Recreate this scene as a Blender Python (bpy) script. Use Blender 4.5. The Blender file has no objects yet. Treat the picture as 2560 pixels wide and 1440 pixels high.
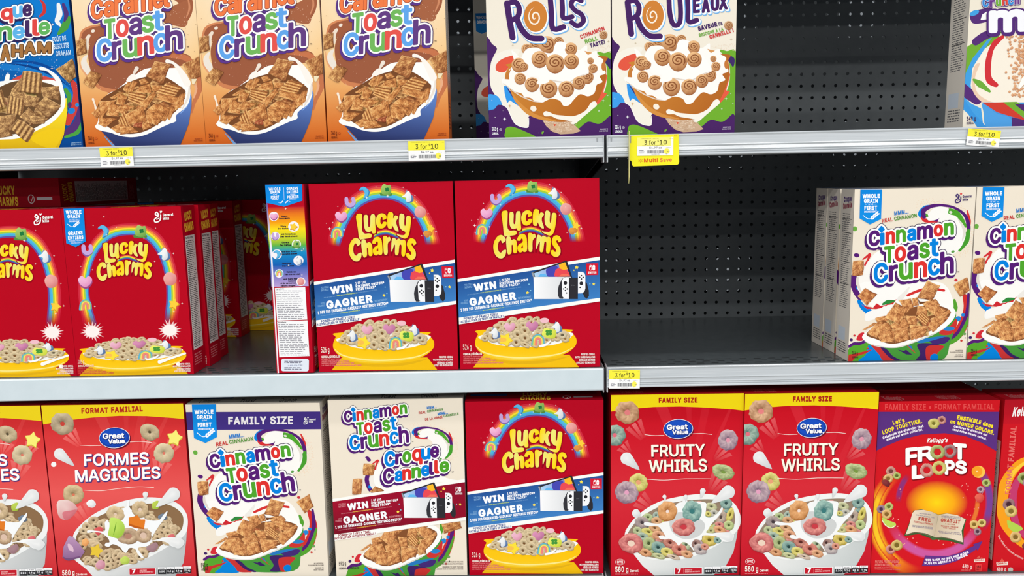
import bpy, bmesh, math, random, os
import numpy as np
from mathutils import Vector, Matrix
from mathutils.geometry import tessellate_polygon, delaunay_2d_cdt

S = bpy.context.scene
COL = S.collection

# ---------------------------------------------------------------- camera, world, lights, exposure
cam_d = bpy.data.cameras.new('camera')
cam_d.sensor_width = 36.0
cam_d.lens = 36.0 * 1950.0 / 2560.0
cam_d.clip_start = 0.02
cam = bpy.data.objects.new('camera', cam_d)
COL.objects.link(cam)
CR = Vector((0.99983718, 0.00728081, -0.01651076))
CU = Vector((0.01532524, 0.14043025, 0.98997196))
CF = Vector((-0.0095264, 0.9900638, -0.14029581))
cam.matrix_world = Matrix(((CR.x, CU.x, -CF.x, -0.19898788), (CR.y, CU.y, -CF.y, -1.32213801),
                           (CR.z, CU.z, -CF.z, 1.37843626), (0, 0, 0, 1)))
S.camera = cam

world = bpy.data.worlds.new('store_air')
S.world = world
world.use_nodes = True
world.node_tree.nodes['Background'].inputs[0].default_value = (0.86, 0.93, 1.0, 1)
world.node_tree.nodes['Background'].inputs[1].default_value = 0.25

# the store's long strip lights run along the aisles, parallel to the shelving
STRIPS = [(-0.85, 4.3, 150), (-4.05, 4.3, 330), (-5.05, 4.3, 310), (-7.9, 4.3, 270), (-11.9, 4.3, 220)]
for sy, sz, pw in STRIPS:
    l = bpy.data.lights.new('strip_light', 'AREA')
    l.shape = 'RECTANGLE'
    l.size = 16.0
    l.size_y = 0.16
    l.energy = pw
    l.color = (1.0, 0.985, 0.96)
    o = bpy.data.objects.new('strip_light', l)
    o.location = (-0.2, sy, sz)
    COL.objects.link(o)

S.view_settings.view_transform = 'Standard'
S.view_settings.look = 'None'
S.view_settings.gamma = 1.0
S.view_settings.use_curve_mapping = False
S.view_settings.exposure = 0.0

# ---------------------------------------------------------------- small helpers
def lin(c):
    out = []
    for v in c[:3]:
        v = max(0.0, min(255.0, v)) / 255.0
        out.append(v / 12.92 if v <= 0.04045 else ((v + 0.055) / 1.055) ** 2.4)
    return out

def mix(a, b, t):
    return tuple(a[i] + (b[i] - a[i]) * t for i in range(3))

def nt(name):
    m = bpy.data.materials.new(name)
    m.use_nodes = True
    t = m.node_tree
    return m, t, t.nodes['Principled BSDF']

def noisy(name, c1, c2, scale=30, rough=0.5, metal=0.0, spec=0.4, bump=0.0, bscale=200, coat=0.0, stretch=None):
    """procedural material: two tones mixed by noise, fine bump"""
    m, t, p = nt(name)
    tc = t.nodes.new('ShaderNodeTexCoord')
    n = t.nodes.new('ShaderNodeTexNoise')
    n.inputs['Scale'].default_value = scale
    n.inputs['Detail'].default_value = 3
    src = tc.outputs['Object']
    if stretch:
        mp = t.nodes.new('ShaderNodeMapping')
        mp.inputs['Scale'].default_value = stretch
        t.links.new(src, mp.inputs['Vector'])
        src = mp.outputs['Vector']
    t.links.new(src, n.inputs['Vector'])
    r = t.nodes.new('ShaderNodeValToRGB')
    r.color_ramp.elements[0].position = 0.3
    r.color_ramp.elements[1].position = 0.7
    r.color_ramp.elements[0].color = (*lin(c1), 1)
    r.color_ramp.elements[1].color = (*lin(c2), 1)
    t.links.new(n.outputs['Fac'], r.inputs['Fac'])
    t.links.new(r.outputs['Color'], p.inputs['Base Color'])
    p.inputs['Roughness'].default_value = rough
    p.inputs['Metallic'].default_value = metal
    p.inputs['Specular IOR Level'].default_value = spec
    p.inputs['Coat Weight'].default_value = coat
    if bump:
        n2 = t.nodes.new('ShaderNodeTexNoise')
        n2.inputs['Scale'].default_value = bscale
        t.links.new(tc.outputs['Object'], n2.inputs['Vector'])
        b = t.nodes.new('ShaderNodeBump')
        b.inputs['Strength'].default_value = bump
        b.inputs['Distance'].default_value = 0.001
        t.links.new(n2.outputs['Fac'], b.inputs['Height'])
        t.links.new(b.outputs['Normal'], p.inputs['Normal'])
    return m

def print_material(name, rough, spec):
    """ink on coated board: colour from the printed artwork, very slight unevenness of the board"""
    m, t, p = nt(name)
    a = t.nodes.new('ShaderNodeAttribute')
    a.attribute_name = 'Ink'
    t.links.new(a.outputs['Color'], p.inputs['Base Color'])
    p.inputs['Roughness'].default_value = rough
    p.inputs['Specular IOR Level'].default_value = spec
    tc = t.nodes.new('ShaderNodeTexCoord')
    n = t.nodes.new('ShaderNodeTexNoise')
    n.inputs['Scale'].default_value = 9
    t.links.new(tc.outputs['Object'], n.inputs['Vector'])
    b = t.nodes.new('ShaderNodeBump')
    b.inputs['Strength'].default_value = 0.25
    b.inputs['Distance'].default_value = 0.004
    t.links.new(n.outputs['Fac'], b.inputs['Height'])
    t.links.new(b.outputs['Normal'], p.inputs['Normal'])
    return m

INK = print_material('printed_ink', 0.42, 0.08)
INK_MATT = print_material('printed_paper', 0.6, 0.2)

def link(o, parent=None):
    COL.objects.link(o)
    if parent is not None:
        o.parent = parent
    return o

def mesh_obj(name, verts, faces, mat, parent=None, smooth=False):
    me = bpy.data.meshes.new(name)
    me.from_pydata([tuple(v) for v in verts], [], [tuple(f) for f in faces])
    if mat:
        me.materials.append(mat)
    if smooth:
        me.polygons.foreach_set('use_smooth', [True] * len(me.polygons))
    me.update()
    o = bpy.data.objects.new(name, me)
    return link(o, parent)

def bm_obj(name, bm, mat, parent=None, smooth=False):
    me = bpy.data.meshes.new(name)
    bm.normal_update()
    bm.to_mesh(me)
    bm.free()
    me.materials.append(mat)
    if smooth:
        me.polygons.foreach_set('use_smooth', [True] * len(me.polygons))
    o = bpy.data.objects.new(name, me)
    return link(o, parent)

def add_box(bm, x0, x1, y0, y1, z0, z1, bevel=0.0, seg=1):
    r = bmesh.ops.create_cube(bm, size=1.0)
    vs = r['verts']
    for v in vs:
        v.co = Vector((x0 if v.co.x < 0 else x1, y0 if v.co.y < 0 else y1, z0 if v.co.z < 0 else z1))
    if bevel:
        es = set()
        for v in vs:
            for e in v.link_edges:
                es.add(e)
        bmesh.ops.bevel(bm, geom=list(es), offset=bevel, segments=seg, affect='EDGES', profile=0.5)

def empty(name, loc, label=None, cat=None, group=None, kind=None, rot=(0, 0, 0)):
    o = bpy.data.objects.new(name, None)
    o.empty_display_size = 0.05
    o.location = loc
    o.rotation_euler = rot
    link(o)
    tag(o, label, cat, group, kind)
    return o

def tag(o, label=None, cat=None, group=None, kind=None):
    if label: o['label'] = label
    if cat: o['category'] = cat
    if group: o['group'] = group
    if kind: o['kind'] = kind
    return o

def dup(root, loc, label, group=None, rot=None):
    """copy of a thing with copies of its parts and sub-parts (mesh data shared)"""
    r = root.copy()
    COL.objects.link(r)
    r.location = loc
    if rot is not None:
        r.rotation_euler = rot
    r['label'] = label
    if group:
        r['group'] = group
    for ch in list(root.children):
        c = ch.copy()
        COL.objects.link(c)
        c.parent = r
        for g in list(ch.children):
            d = g.copy()
            COL.objects.link(d)
            d.parent = c
    return r
# ---------------------------------------------------------------- flat print as thin ink geometry
FONT = None
try:
    FONT = bpy.data.fonts.load(os.path.join(bpy.utils.system_resource('DATAFILES', path='fonts'), 'Inter.woff2'))
except Exception:
    FONT = None

_gl = {}
def glyphs(s, off=0.0):
    """outline of a string of type at size 1: verts, triangles, boundary loops, bounding box"""
    off = round(off * 200) / 200
    if (s, off) in _gl:
        return _gl[(s, off)]
    c = bpy.data.curves.new('type', 'FONT')
    c.body = s
    c.resolution_u = 2
    c.fill_mode = 'NONE'
    if FONT:
        c.font = FONT
    o = bpy.data.objects.new('type', c)
    me = bpy.data.meshes.new_from_object(o)
    P = [(p.co.x * 1000, p.co.y * 1000) for p in me.vertices]
    step = {e.vertices[0]: e.vertices[1] for e in me.edges}
    pts, faces, sign = [], [], []
    while step:                       # closed contours, each with its turning direction
        a = next(iter(step))
        lp = []
        while a in step:
            lp.append(a)
            a = step.pop(a)
        q = [P[k] for k in lp]
        q = [q[k] for k in range(len(q)) if math.hypot(q[k][0] - q[k - 1][0], q[k][1] - q[k - 1][1]) > .05]
        if len(q) < 3:
            continue
        ar = sum(q[k - 1][0] * q[k][1] - q[k][0] * q[k - 1][1] for k in range(len(q)))
        if ar < 0:
            q.reverse()
        faces.append(list(range(len(pts), len(pts) + len(q))))
        pts += [Vector(p) for p in q]
        sign.append(1 if ar > 0 else -1)
    v, f = np.zeros((0, 2)), []
    if faces:
        cv, ce, cf, ov, oe, of = delaunay_2d_cdt(pts, [], faces, 0, 1e-3)
        v = np.array([(p.x / 1000, p.y / 1000) for p in cv])
        T = np.array([t for t in cf], int).reshape(-1, 3)
        VV = np.array([(p.x, p.y) for p in cv])
        cen = VV[T].mean(1)
        wind = np.zeros(len(T), int)
        for fc, sg in zip(faces, sign):
            Q = np.array([(pts[k].x, pts[k].y) for k in fc])
            lo_, hi_ = Q.min(0), Q.max(0)
            sel = np.where((cen > lo_).all(1) & (cen < hi_).all(1))[0]
            if len(sel):
                x, y = cen[sel, 0][:, None], cen[sel, 1][:, None]
                x0, y0 = Q[:, 0], Q[:, 1]
                x1, y1 = np.roll(x0, -1), np.roll(y0, -1)
                dy = np.where(y1 == y0, 1e-12, y1 - y0)
                hit = ((y0 > y) != (y1 > y)) & (x < (x1 - x0) * (y - y0) / dy + x0)
                wind[sel] += sg * (hit.sum(1) % 2)
        f = [tuple(int(k) for k in t) for t, w in zip(T, wind) if w != 0]
    cnt = {}
    for p in f:
        for k in range(len(p)):
            cnt[(p[k], p[(k + 1) % len(p)])] = 1
    nxt = {}
    for (a, b) in cnt:
        if (b, a) not in cnt:
            nxt.setdefault(a, []).append(b)
    loops = []
    while nxt:
        a = next(iter(nxt))
        lp = [a]
        while True:
            b = nxt[a].pop()
            if not nxt[a]:
                del nxt[a]
            if b == lp[0] or b not in nxt:
                break
            lp.append(b)
            a = b
        if len(lp) > 2:
            loops.append(lp)
    bpy.data.objects.remove(o)
    bpy.data.meshes.remove(me)
    bpy.data.curves.remove(c)
    bb = (v[:, 0].min(), v[:, 1].min(), v[:, 0].max(), v[:, 1].max()) if len(v) else (0, 0, 1, 1)
    _gl[(s, off)] = (v, f, loops, bb)
    return _gl[(s, off)]

CAPH = glyphs('H')[3][3]
_bg, _adv = {}, {}
def advance(ch):
    if ch not in _adv:
        _adv[ch] = glyphs('H' + ch + 'H')[3][2] - glyphs('HH')[3][2]
    return _adv[ch]

def bold_string(t, q):
    """string set glyph by glyph in an emboldened cut, q = stroke added all round (em)"""
    q = max(.01, round(q * 80) / 80)
    V, F, x = [], [], 0.0
    for ch in t:
        if ch != ' ':
            if (ch, q) not in _bg:
                v, f, lo, bb = glyphs(ch)
                v = v * 1000
                polys = [[tuple(v[i]) for i in p] for p in f]
                for L in lo:
                    polys += fat_line([v[i] for i in L], q * 1000, True, .7)
                _bg[(ch, q)] = union(polys, 3.0)
            gv, gf = _bg[(ch, q)]
            b = len(V)
            V += [(px / 1000 + x, py / 1000) for px, py in gv]
            F += [tuple(b + i for i in p) for p in gf]
        x += advance(ch) + q * 1.7
    V = np.array(V)
    return V, F, [], (V[:, 0].min(), V[:, 1].min(), V[:, 0].max(), V[:, 1].max())

def homog(q, w, h):
    src = [tuple(p) for p in q]
    dst = [(0, h), (w, h), (w, 0), (0, 0)]
    A, b = [], []
    for (x, y), (u, v) in zip(src, dst):
        A.append([x, y, 1, 0, 0, 0, -u * x, -u * y]); b.append(u)
        A.append([0, 0, 0, x, y, 1, -v * x, -v * y]); b.append(v)
    m = np.linalg.solve(np.array(A, float), np.array(b, float))
    return np.append(m, 1).reshape(3, 3)

def affine3(src, dst):
    A = np.array([[x, y, 1] for x, y in src], float)
    return np.stack([np.linalg.solve(A, np.array([p[0] for p in dst], float)),
                     np.linalg.solve(A, np.array([p[1] for p in dst], float))])

def crom(pts, closed=True, n=5):
    P = [np.array(p, float) for p in pts]
    m = len(P)
    out = []
    rng = range(m) if closed else range(m - 1)
    for i in rng:
        if closed:
            a, b, c, d = P[(i - 1) % m], P[i], P[(i + 1) % m], P[(i + 2) % m]
        else:
            a, b, c, d = P[max(i - 1, 0)], P[i], P[i + 1], P[min(i + 2, m - 1)]
        for k in range(n):
            t = k / n
            out.append(0.5 * ((2 * b) + (-a + c) * t + (2 * a - 5 * b + 4 * c - d) * t * t + (-a + 3 * b - 3 * c + d) * t ** 3))
    if not closed:
        out.append(P[-1])
    return [tuple(p) for p in out]

def slim(X, T, tol):
    """same sheet with far fewer triangles: keep its outline only, drop nearly straight points, fill again"""
    nx = {}
    es = set()
    for t in T:
        es.update(((t[0], t[1]), (t[1], t[2]), (t[2], t[0])))
    for a, b in es:
        if (b, a) not in es:
            nx.setdefault(a, []).append(b)
    pts, edges = [], []
    while nx:
        a = s0 = next(iter(nx))
        lp = []
        while a in nx:
            lp.append(a)
            b = nx[a].pop()
            if not nx[a]:
                del nx[a]
            a = b
            if a == s0:
                break
        P = [np.array(X[i]) for i in lp]
        k = 0
        keep = []
        m = len(P)
        if m < 3:
            continue
        last = P[0]
        keep.append(P[0])
        i = 1
        run = []
        while i < m:
            run.append(P[i])
            nxt_ = P[(i + 1) % m]
            d = nxt_ - last
            L = math.hypot(d[0], d[1]) + 1e-9
            if max(abs(d[0] * (q[1] - last[1]) - d[1] * (q[0] - last[0])) / L for q in run) > tol or len(run) > 40:
                keep.append(P[i])
                last = P[i]
                run = []
            i += 1
        if len(keep) < 3:
            continue
        b0 = len(pts)
        pts += [Vector((q[0], q[1])) for q in keep]
        edges += [(b0 + j, b0 + (j + 1) % len(keep)) for j in range(len(keep))]
    if not edges:
        return X, T
    cv, ce, cf, ov, oe, of = delaunay_2d_cdt(pts, edges, [], 0, 1e-4)
    if not cf:
        return X, T
    T2 = np.array([t for t in cf], int)
    VV = np.array([(p.x, p.y) for p in cv])
    cen = VV[T2].mean(1)
    E = np.array(edges)
    Q = np.array([(p.x, p.y) for p in pts])
    x0, y0, x1, y1 = Q[E[:, 0], 0], Q[E[:, 0], 1], Q[E[:, 1], 0], Q[E[:, 1], 1]
    dy = np.where(y1 == y0, 1e-12, y1 - y0)
    keepm = np.zeros(len(T2), bool)
    for c0 in range(0, len(T2), 400):
        x, y = cen[c0:c0 + 400, 0][:, None], cen[c0:c0 + 400, 1][:, None]
        keepm[c0:c0 + 400] = (((y0 > y) != (y1 > y)) & (x < (x1 - x0) * (y - y0) / dy + x0)).sum(1) % 2 == 1
    return [tuple(p) for p in VV.tolist()], [tuple(t) for t in T2[keepm].tolist()]

def union(polys, tol=.5):
    """one flat sheet without overlaps from many overlapping polygons"""
    V, F = [], []
    for p in polys:
        a = sum(p[i][0] * p[(i + 1) % len(p)][1] - p[(i + 1) % len(p)][0] * p[i][1] for i in range(len(p)))
        if abs(a) < 1e-4:
            continue
        q = p if a > 0 else p[::-1]
        if len(q) == 4:
            sa = [(q[i][0] - q[i-1][0]) * (q[(i+1) % 4][1] - q[i][1]) - (q[i][1] - q[i-1][1]) * (q[(i+1) % 4][0] - q[i][0]) for i in range(4)]
            if min(sa) < 0:
                stack = [[q[0], q[1], q[2]], [q[0], q[2], q[3]]]
                for t in stack:
                    ta = (t[1][0] - t[0][0]) * (t[2][1] - t[0][1]) - (t[1][1] - t[0][1]) * (t[2][0] - t[0][0])
                    if abs(ta) > 1e-4:
                        b = len(V)
                        V += [Vector((x, y)) for x, y in (t if ta > 0 else t[::-1])]
                        F.append([b, b + 1, b + 2])
                continue
        b = len(V)
        V += [Vector((x, y)) for x, y in q]
        F.append(list(range(b, b + len(q))))
    if not F:
        return [], []
    v, e, f, ov, oe, of = delaunay_2d_cdt(V, [], F, 0, 1e-4)
    out = []
    X = [(p.x, p.y) for p in v]
    for t, o in zip(f, of):
        if not o:
            continue
        cx = (X[t[0]][0] + X[t[1]][0] + X[t[2]][0]) / 3
        cy = (X[t[0]][1] + X[t[1]][1] + X[t[2]][1]) / 3
        for k in o:
            g = F[k]
            ok = True
            p = V[g[-1]]
            for i in g:
                r = V[i]
                if (r.x - p.x) * (cy - p.y) - (r.y - p.y) * (cx - p.x) < -1e-6:
                    ok = False
                    break
                p = r
            if ok:
                out.append(tuple(t))
                break
    return slim(X, out, tol)

def thin(L, d):
    """closed or open line with points closer than d dropped, sharp corners kept"""
    P = [np.array(p, float) for p in L]
    m = len(P)
    out = []
    for i in range(m):
        a, b, c = P[i - 1], P[i], P[(i + 1) % m]
        u, v = b - a, c - b
        lu, lv = np.hypot(*u), np.hypot(*v)
        if lu < 1e-3:
            continue
        sharp = lv > 1e-3 and np.dot(u, v) / (lu * lv) < .75
        if not out or sharp or np.hypot(*(b - out[-1])) > d:
            out.append(b)
    return out if len(out) > 2 else P

def fat_line(L, hw, closed=True, fine=.6):
    """polygons that together make a round-jointed line of half width hw"""
    P = thin(L, hw * fine)
    m = len(P)
    out = []
    if m < 2:
        return out
    D = []
    for i in range(m):
        d = P[(i + 1) % m] - P[i]
        D.append(d / (np.hypot(*d) + 1e-9))
    for i in range(m if closed else m - 1):
        p, q = P[i], P[(i + 1) % m]
        nn = np.array([-D[i][1], D[i][0]]) * hw
        out.append([tuple(p + nn), tuple(q + nn), tuple(q - nn), tuple(p - nn)])
    for i in range(m):
        if not closed and i in (0, m - 1):
            turn = 1
        else:
            turn = abs(D[i - 1][0] * D[i][1] - D[i - 1][1] * D[i][0]) + (1 if np.dot(D[i - 1], D[i]) < 0 else 0)
        if turn > .02:
            k = 10 if turn > .3 else 6
            a0 = math.atan2(D[i][1], D[i][0])
            out.append([(P[i][0] + hw * math.cos(a0 + math.pi / 2 + 2 * math.pi * j / k), P[i][1] + hw * math.sin(a0 + math.pi / 2 + 2 * math.pi * j / k)) for j in range(k)])
    return out

class Art:
    """a printed panel; x right, y down on the sheet, laid on a w x h panel"""
    def __init__(s, w, h, quad, eps=4e-6):
        s.w, s.h, s.H, s.eps = w, h, homog(quad, w, h), eps
        s.z = 1
        s.data = {}
        s.order = []
        s.o = (0.0, 0.0, 1.0)
        s.A = None
        s.clip = None
        s.part('background')
    def part(s, n):
        if n not in s.data:
            s.data[n] = ([], [], [])
            s.order.append(n)
        s.cur = s.data[n]
        return s
    def view(s, v, src=None, dst=None):
        s.o = v
        s.A = affine3(src, dst) if src else None
        return s
    def mp(s, P):
        P = np.asarray(P, float).reshape(-1, 2)
        P = P / s.o[2] + np.array(s.o[:2])
        if s.A is not None:
            P = P @ s.A[:, :2].T + s.A[:, 2]
        h = np.concatenate([P, np.ones((len(P), 1))], 1) @ s.H.T
        return h[:, :2] / h[:, 2:3]
    def tris(s, P, F, C, bump=True):
        """P author points, F faces, C one colour or a list per point"""
        P = np.asarray(P, float).reshape(-1, 2)
        if callable(C):
            C = [C(x, y) for x, y in P]
        Q = s.mp(P)
        if len(Q) == 0:
            return
        C = [lin(c) for c in C] if isinstance(C, list) else [lin(C)] * len(Q)
        if bump:
            s.z += 1
        V, FF, CC = s.cur
        b = len(V)
        lo = Q.min(0); hi = Q.max(0)
        if hi[0] <= 0 or hi[1] <= 0 or lo[0] >= s.w or lo[1] >= s.h:
            return
        zz = s.z * s.eps
        if lo[0] >= 0 and lo[1] >= 0 and hi[0] <= s.w and hi[1] <= s.h:
            V.extend((q[0], q[1], zz) for q in Q)
            CC.extend(C)
            X = [(float(q[0]), float(q[1])) for q in Q]
            for f in F:
                a = 0.0
                p = X[f[-1]]
                for i in f:
                    r = X[i]
                    a += p[0] * r[1] - r[0] * p[1]
                    p = r
                if abs(a) < 1e-13:
                    continue
                FF.append(tuple(b + i for i in (f if a > 0 else f[::-1])))
            return
        X = [(float(q[0]), float(q[1])) for q in Q]
        for f in F:
            poly = [(*X[i], *C[i]) for i in f]
            if all(p[0] < 0 for p in poly) or all(p[1] < 0 for p in poly) or all(p[0] > s.w for p in poly) or all(p[1] > s.h for p in poly):
                continue
            for ax, lim, sg in ((0, 0, 1), (0, s.w, -1), (1, 0, 1), (1, s.h, -1)):
                out = []
                for i in range(len(poly)):
                    p, r = poly[i], poly[(i + 1) % len(poly)]
                    dp, dr = sg * (p[ax] - lim), sg * (r[ax] - lim)
                    if dp >= 0:
                        out.append(p)
                    if (dp >= 0) != (dr >= 0):
                        t = dp / (dp - dr)
                        out.append(tuple(p[k] + (r[k] - p[k]) * t for k in range(5)))
                poly = out
                if len(poly) < 3:
                    break
            if len(poly) < 3:
                continue
            a = sum(poly[i][0] * poly[(i + 1) % len(poly)][1] - poly[(i + 1) % len(poly)][0] * poly[i][1] for i in range(len(poly)))
            if abs(a) < 1e-13:
                continue
            if a < 0:
                poly = poly[::-1]
            b = len(V)
            V.extend((p[0], p[1], zz) for p in poly)
            CC.extend([p[2], p[3], p[4]] for p in poly)
            FF.append(tuple(range(b, b + len(poly))))
    def poly(s, pts, col, smooth=False, n=5, holes=None):
        if smooth:
            pts = crom(pts, True, n)
        loops = [pts] + (holes or [])
        F = tessellate_polygon([[Vector((p[0], p[1], 0)) for p in L] for L in loops])
        s.tris([p for L in loops for p in L], F, col)
    def rect(s, x0, y0, x1, y1, col):
        s.poly([(x0, y0), (x1, y0), (x1, y1), (x0, y1)], col)
    def rrect(s, x0, y0, x1, y1, r, col):
        pts = []
        for cx, cy, a in ((x1 - r, y0 + r, -90), (x1 - r, y1 - r, 0), (x0 + r, y1 - r, 90), (x0 + r, y0 + r, 180)):
            for k in range(5):
                t = math.radians(a + k * 22.5)
                pts.append((cx + r * math.cos(t), cy + r * math.sin(t)))
        s.poly(pts, col)
    def grid(s, x0, y0, x1, y1, nx, ny, fn):
        P = [(x0 + (x1 - x0) * i / nx, y0 + (y1 - y0) * j / ny) for j in range(ny + 1) for i in range(nx + 1)]
        F = [(j * (nx + 1) + i, j * (nx + 1) + i + 1, (j + 1) * (nx + 1) + i + 1, (j + 1) * (nx + 1) + i) for j in range(ny) for i in range(nx)]
        s.tris(P, F, fn)
    def ell(s, cx, cy, rx, ry, col, rot=0, n=28):
        c, sn = math.cos(rot), math.sin(rot)
        P = [(cx + rx * math.cos(2 * math.pi * k / n) * c - ry * math.sin(2 * math.pi * k / n) * sn,
              cy + rx * math.cos(2 * math.pi * k / n) * sn + ry * math.sin(2 * math.pi * k / n) * c) for k in range(n)]
        s.tris(P, [tuple(range(n))], col)
    def band(s, A, B, colA, colB=None):
        """strip between two polylines of equal length"""
        n = len(A)
        ca = colA if isinstance(colA, list) else [colA] * n
        cb = colB if isinstance(colB, list) else [colB if colB is not None else colA] * n
        if colB is None and isinstance(colA, list):
            cb = ca
        s.tris(list(A) + list(B), [(i, i + 1, n + i + 1, n + i) for i in range(n - 1)], ca + cb)
    def stroke(s, pts, w, col, smooth=True, closed=False, cap=True, n=5):
        if smooth:
            if isinstance(w, (list, tuple)):
                q = crom([(p[0], p[1]) for p in pts], closed, n)
                ws = np.interp(np.linspace(0, len(pts) - (0 if closed else 1), len(q)), range(len(w)), w)
                pts, w = q, list(ws)
            else:
                pts = crom(pts, closed, n)
        P = np.array(pts, float)
        m = len(P)
        W = np.full(m, float(w)) if not isinstance(w, (list, tuple, np.ndarray)) else np.array(w, float)
        T = np.zeros_like(P)
        for i in range(m):
            a = P[(i - 1) % m] if (closed or i > 0) else P[i]
            b = P[(i + 1) % m] if (closed or i < m - 1) else P[i]
            d = b - a
            T[i] = d / (np.hypot(*d) + 1e-9)
        N = np.stack([-T[:, 1], T[:, 0]], 1) * W[:, None] / 2
        V = [tuple(p) for p in P + N] + [tuple(p) for p in P - N]
        k = m if closed else m - 1
        F = [(i, (i + 1) % m, m + (i + 1) % m, m + i) for i in range(k)]
        if cap and not closed:
            for e, sg in ((0, 1), (m - 1, -1)):
                a0 = math.atan2(N[e][1], N[e][0])
                ids = [e]
                for j in range(1, 5):
                    a = a0 + sg * math.pi * j / 5
                    V.append((P[e][0] + math.cos(a) * W[e] / 2, P[e][1] + math.sin(a) * W[e] / 2))
                    ids.append(len(V) - 1)
                ids.append(m + e)
                F.append(tuple(ids))
        s.tris(*union([[V[i] for i in f] for f in F]), col)
    def contour(s, loops, hw, col, fill=()):
        """round-jointed line along closed loops, half width hw, merged with the polygons in fill"""
        polys = list(fill)
        for L in loops:
            polys += fat_line(L, hw, True, .8)
        s.tris(*union(polys), col)
    def shape(s, V, F, loops, col, bold=0, outl=()):
        """outl: list of (halfwidth, colour, dx, dy) drawn underneath, first is lowest"""
        fill = [[tuple(V[i]) for i in f] for f in F]
        lp = [[tuple(V[i]) for i in L] for L in loops]
        for hw, c, dx, dy in outl:
            s.contour([[(x + dx, y + dy) for x, y in L] for L in lp], hw, c, [[(x + dx, y + dy) for x, y in f] for f in fill])
        if bold:
            s.contour(lp, bold, col, fill)
        else:
            s.tris(V, F, col)
    def text(s, t, p0, p1, h, col, bold=0, outl=(), shear=0.0, curve=0.0):
        """type on the baseline p0 -> p1, filling its length, cap height h; curve bows the baseline upwards"""
        if bold and not outl:
            q = min(.06, bold / h * CAPH * .8)
            v, f, loops, bb = bold_string(t, q)
            bold = 0
        else:
            v, f, loops, bb = glyphs(t)
        if not len(v):
            return
        p0 = np.array(p0, float); p1 = np.array(p1, float)
        d = p1 - p0
        u = d / np.hypot(*d)
        up = np.array([u[1], -u[0]])
        fx = (v[:, 0] - bb[0]) / (bb[2] - bb[0])
        fy = v[:, 1] / CAPH * h
        lift = curve * (1 - (2 * fx - 1) ** 2)
        X = p0 + np.outer(fx, d) + np.outer(fy + lift, up) + np.outer(fy * shear, u)
        s.shape(X, f, loops, col, bold, outl)
    def letter(s, ch, xl, xr, yb, yt, slope, b):
        """one letter fitted in a box that rises with slope; returns its geometry"""
        v, f, loops, bb = glyphs(ch)
        fx = (v[:, 0] - bb[0]) / (bb[2] - bb[0])
        fy = (v[:, 1] - bb[1]) / (bb[3] - bb[1])
        x = xl + b + fx * (xr - xl - 2 * b)
        y = (yb - b) + fy * (yt + b - yb + b) + slope * (x - xl)
        return np.stack([x, y], 1), f, loops
    def build(s, name, place, parent, mat, depth=1):
        """place(u, v, n) -> xyz; first part is the panel, the others its children"""
        root = None
        for n in s.order:
            V, F, C = s.data[n]
            if not F:
                continue
            me = bpy.data.meshes.new(name if root is None else n)
            me.from_pydata([place(*v) for v in V], [], F)
            a = me.color_attributes.new('Ink', 'FLOAT_COLOR', 'POINT')
            a.data.foreach_set('color', np.array([(c[0], c[1], c[2], 1.0) for c in C], np.float32).ravel())
            me.materials.append(mat)
            me.update()
            o = bpy.data.objects.new(me.name, me)
            if root is None:
                link(o, parent)
                root = o
            else:
                link(o, root if depth else parent)
        return root

# ---------------------------------------------------------------- things drawn often in print
def word(A, letters, slope, b, white=0, cols=None, edge=None, shadow=None, hi=True):
    """fat colourful logo letters: letters = (char, xl, xr, ybottom, ytop, colour)"""
    G = []
    for L in letters:
        if L[0] == '<>':
            cx, cy, r = L[1], L[3], L[2]
            V = np.array([(cx, cy - r * 1.1), (cx + r, cy), (cx, cy + r * 1.1), (cx - r, cy)])
            G.append((V, [(0, 1, 2, 3)], [[0, 1, 2, 3]], L[5]))
        else:
            G.append((*A.letter(L[0], L[1], L[2], L[3], L[4], slope, b), L[5]))
    def halo(hw):
        polys = []
        for V, f, lo, _ in G:
            big = max(lo, key=lambda q: np.ptp(V[q][:, 0]) * np.ptp(V[q][:, 1]))
            q = thin([tuple(V[i]) for i in big], hw * .7)
            Q = [Vector((p[0], p[1], 0)) for p in q]
            polys += [[(q[i][0], q[i][1]) for i in t] for t in tessellate_polygon([Q])]
            polys += fat_line(q, hw, True, .75)
            for w in lo:
                if w is not big and len(G) and not hw > np.ptp(V[w][:, 0]) * .5:
                    polys += fat_line(thin([tuple(V[i]) for i in w], hw * .7), hw, True, .75)
        return union(polys)
    ed = edge or shadow
    if ed:
        V, F = halo(ed[0])
        for L in ([shadow] if shadow else []) + ([edge] if edge else []):
            A.tris([(x + L[2], y + L[3]) for x, y in V], F, L[1])
    if white:
        A.tris(*halo(white), (252, 251, 248))
    for V, f, lo, c in G:
        if not b:
            A.tris(V, f, c)
            continue
        polys = [[tuple(V[i]) for i in t] for t in f]
        for q in lo:
            polys += fat_line([V[i] for i in q], b, True, .8)
        A.tris(*union(polys), c)

def sparkle(A, x, y, r, col=(255, 250, 245)):
    P = []
    for k in range(8):
        rr = r if k % 2 == 0 else r * .22
        P.append((x + rr * math.sin(k * math.pi / 4), y - rr * math.cos(k * math.pi / 4)))
    A.tris(P, [(7, 0, 1), (1, 2, 3), (3, 4, 5), (5, 6, 7), (1, 3, 5, 7)], col)

def chaikin(P, n=2, r=.22):
    for _ in range(n):
        P = [q for i in range(len(P)) for q in (tuple(np.array(P[i]) * (1 - r) + np.array(P[(i + 1) % len(P)]) * r), tuple(np.array(P[i]) * r + np.array(P[(i + 1) % len(P)]) * (1 - r)))]
    return P

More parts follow.
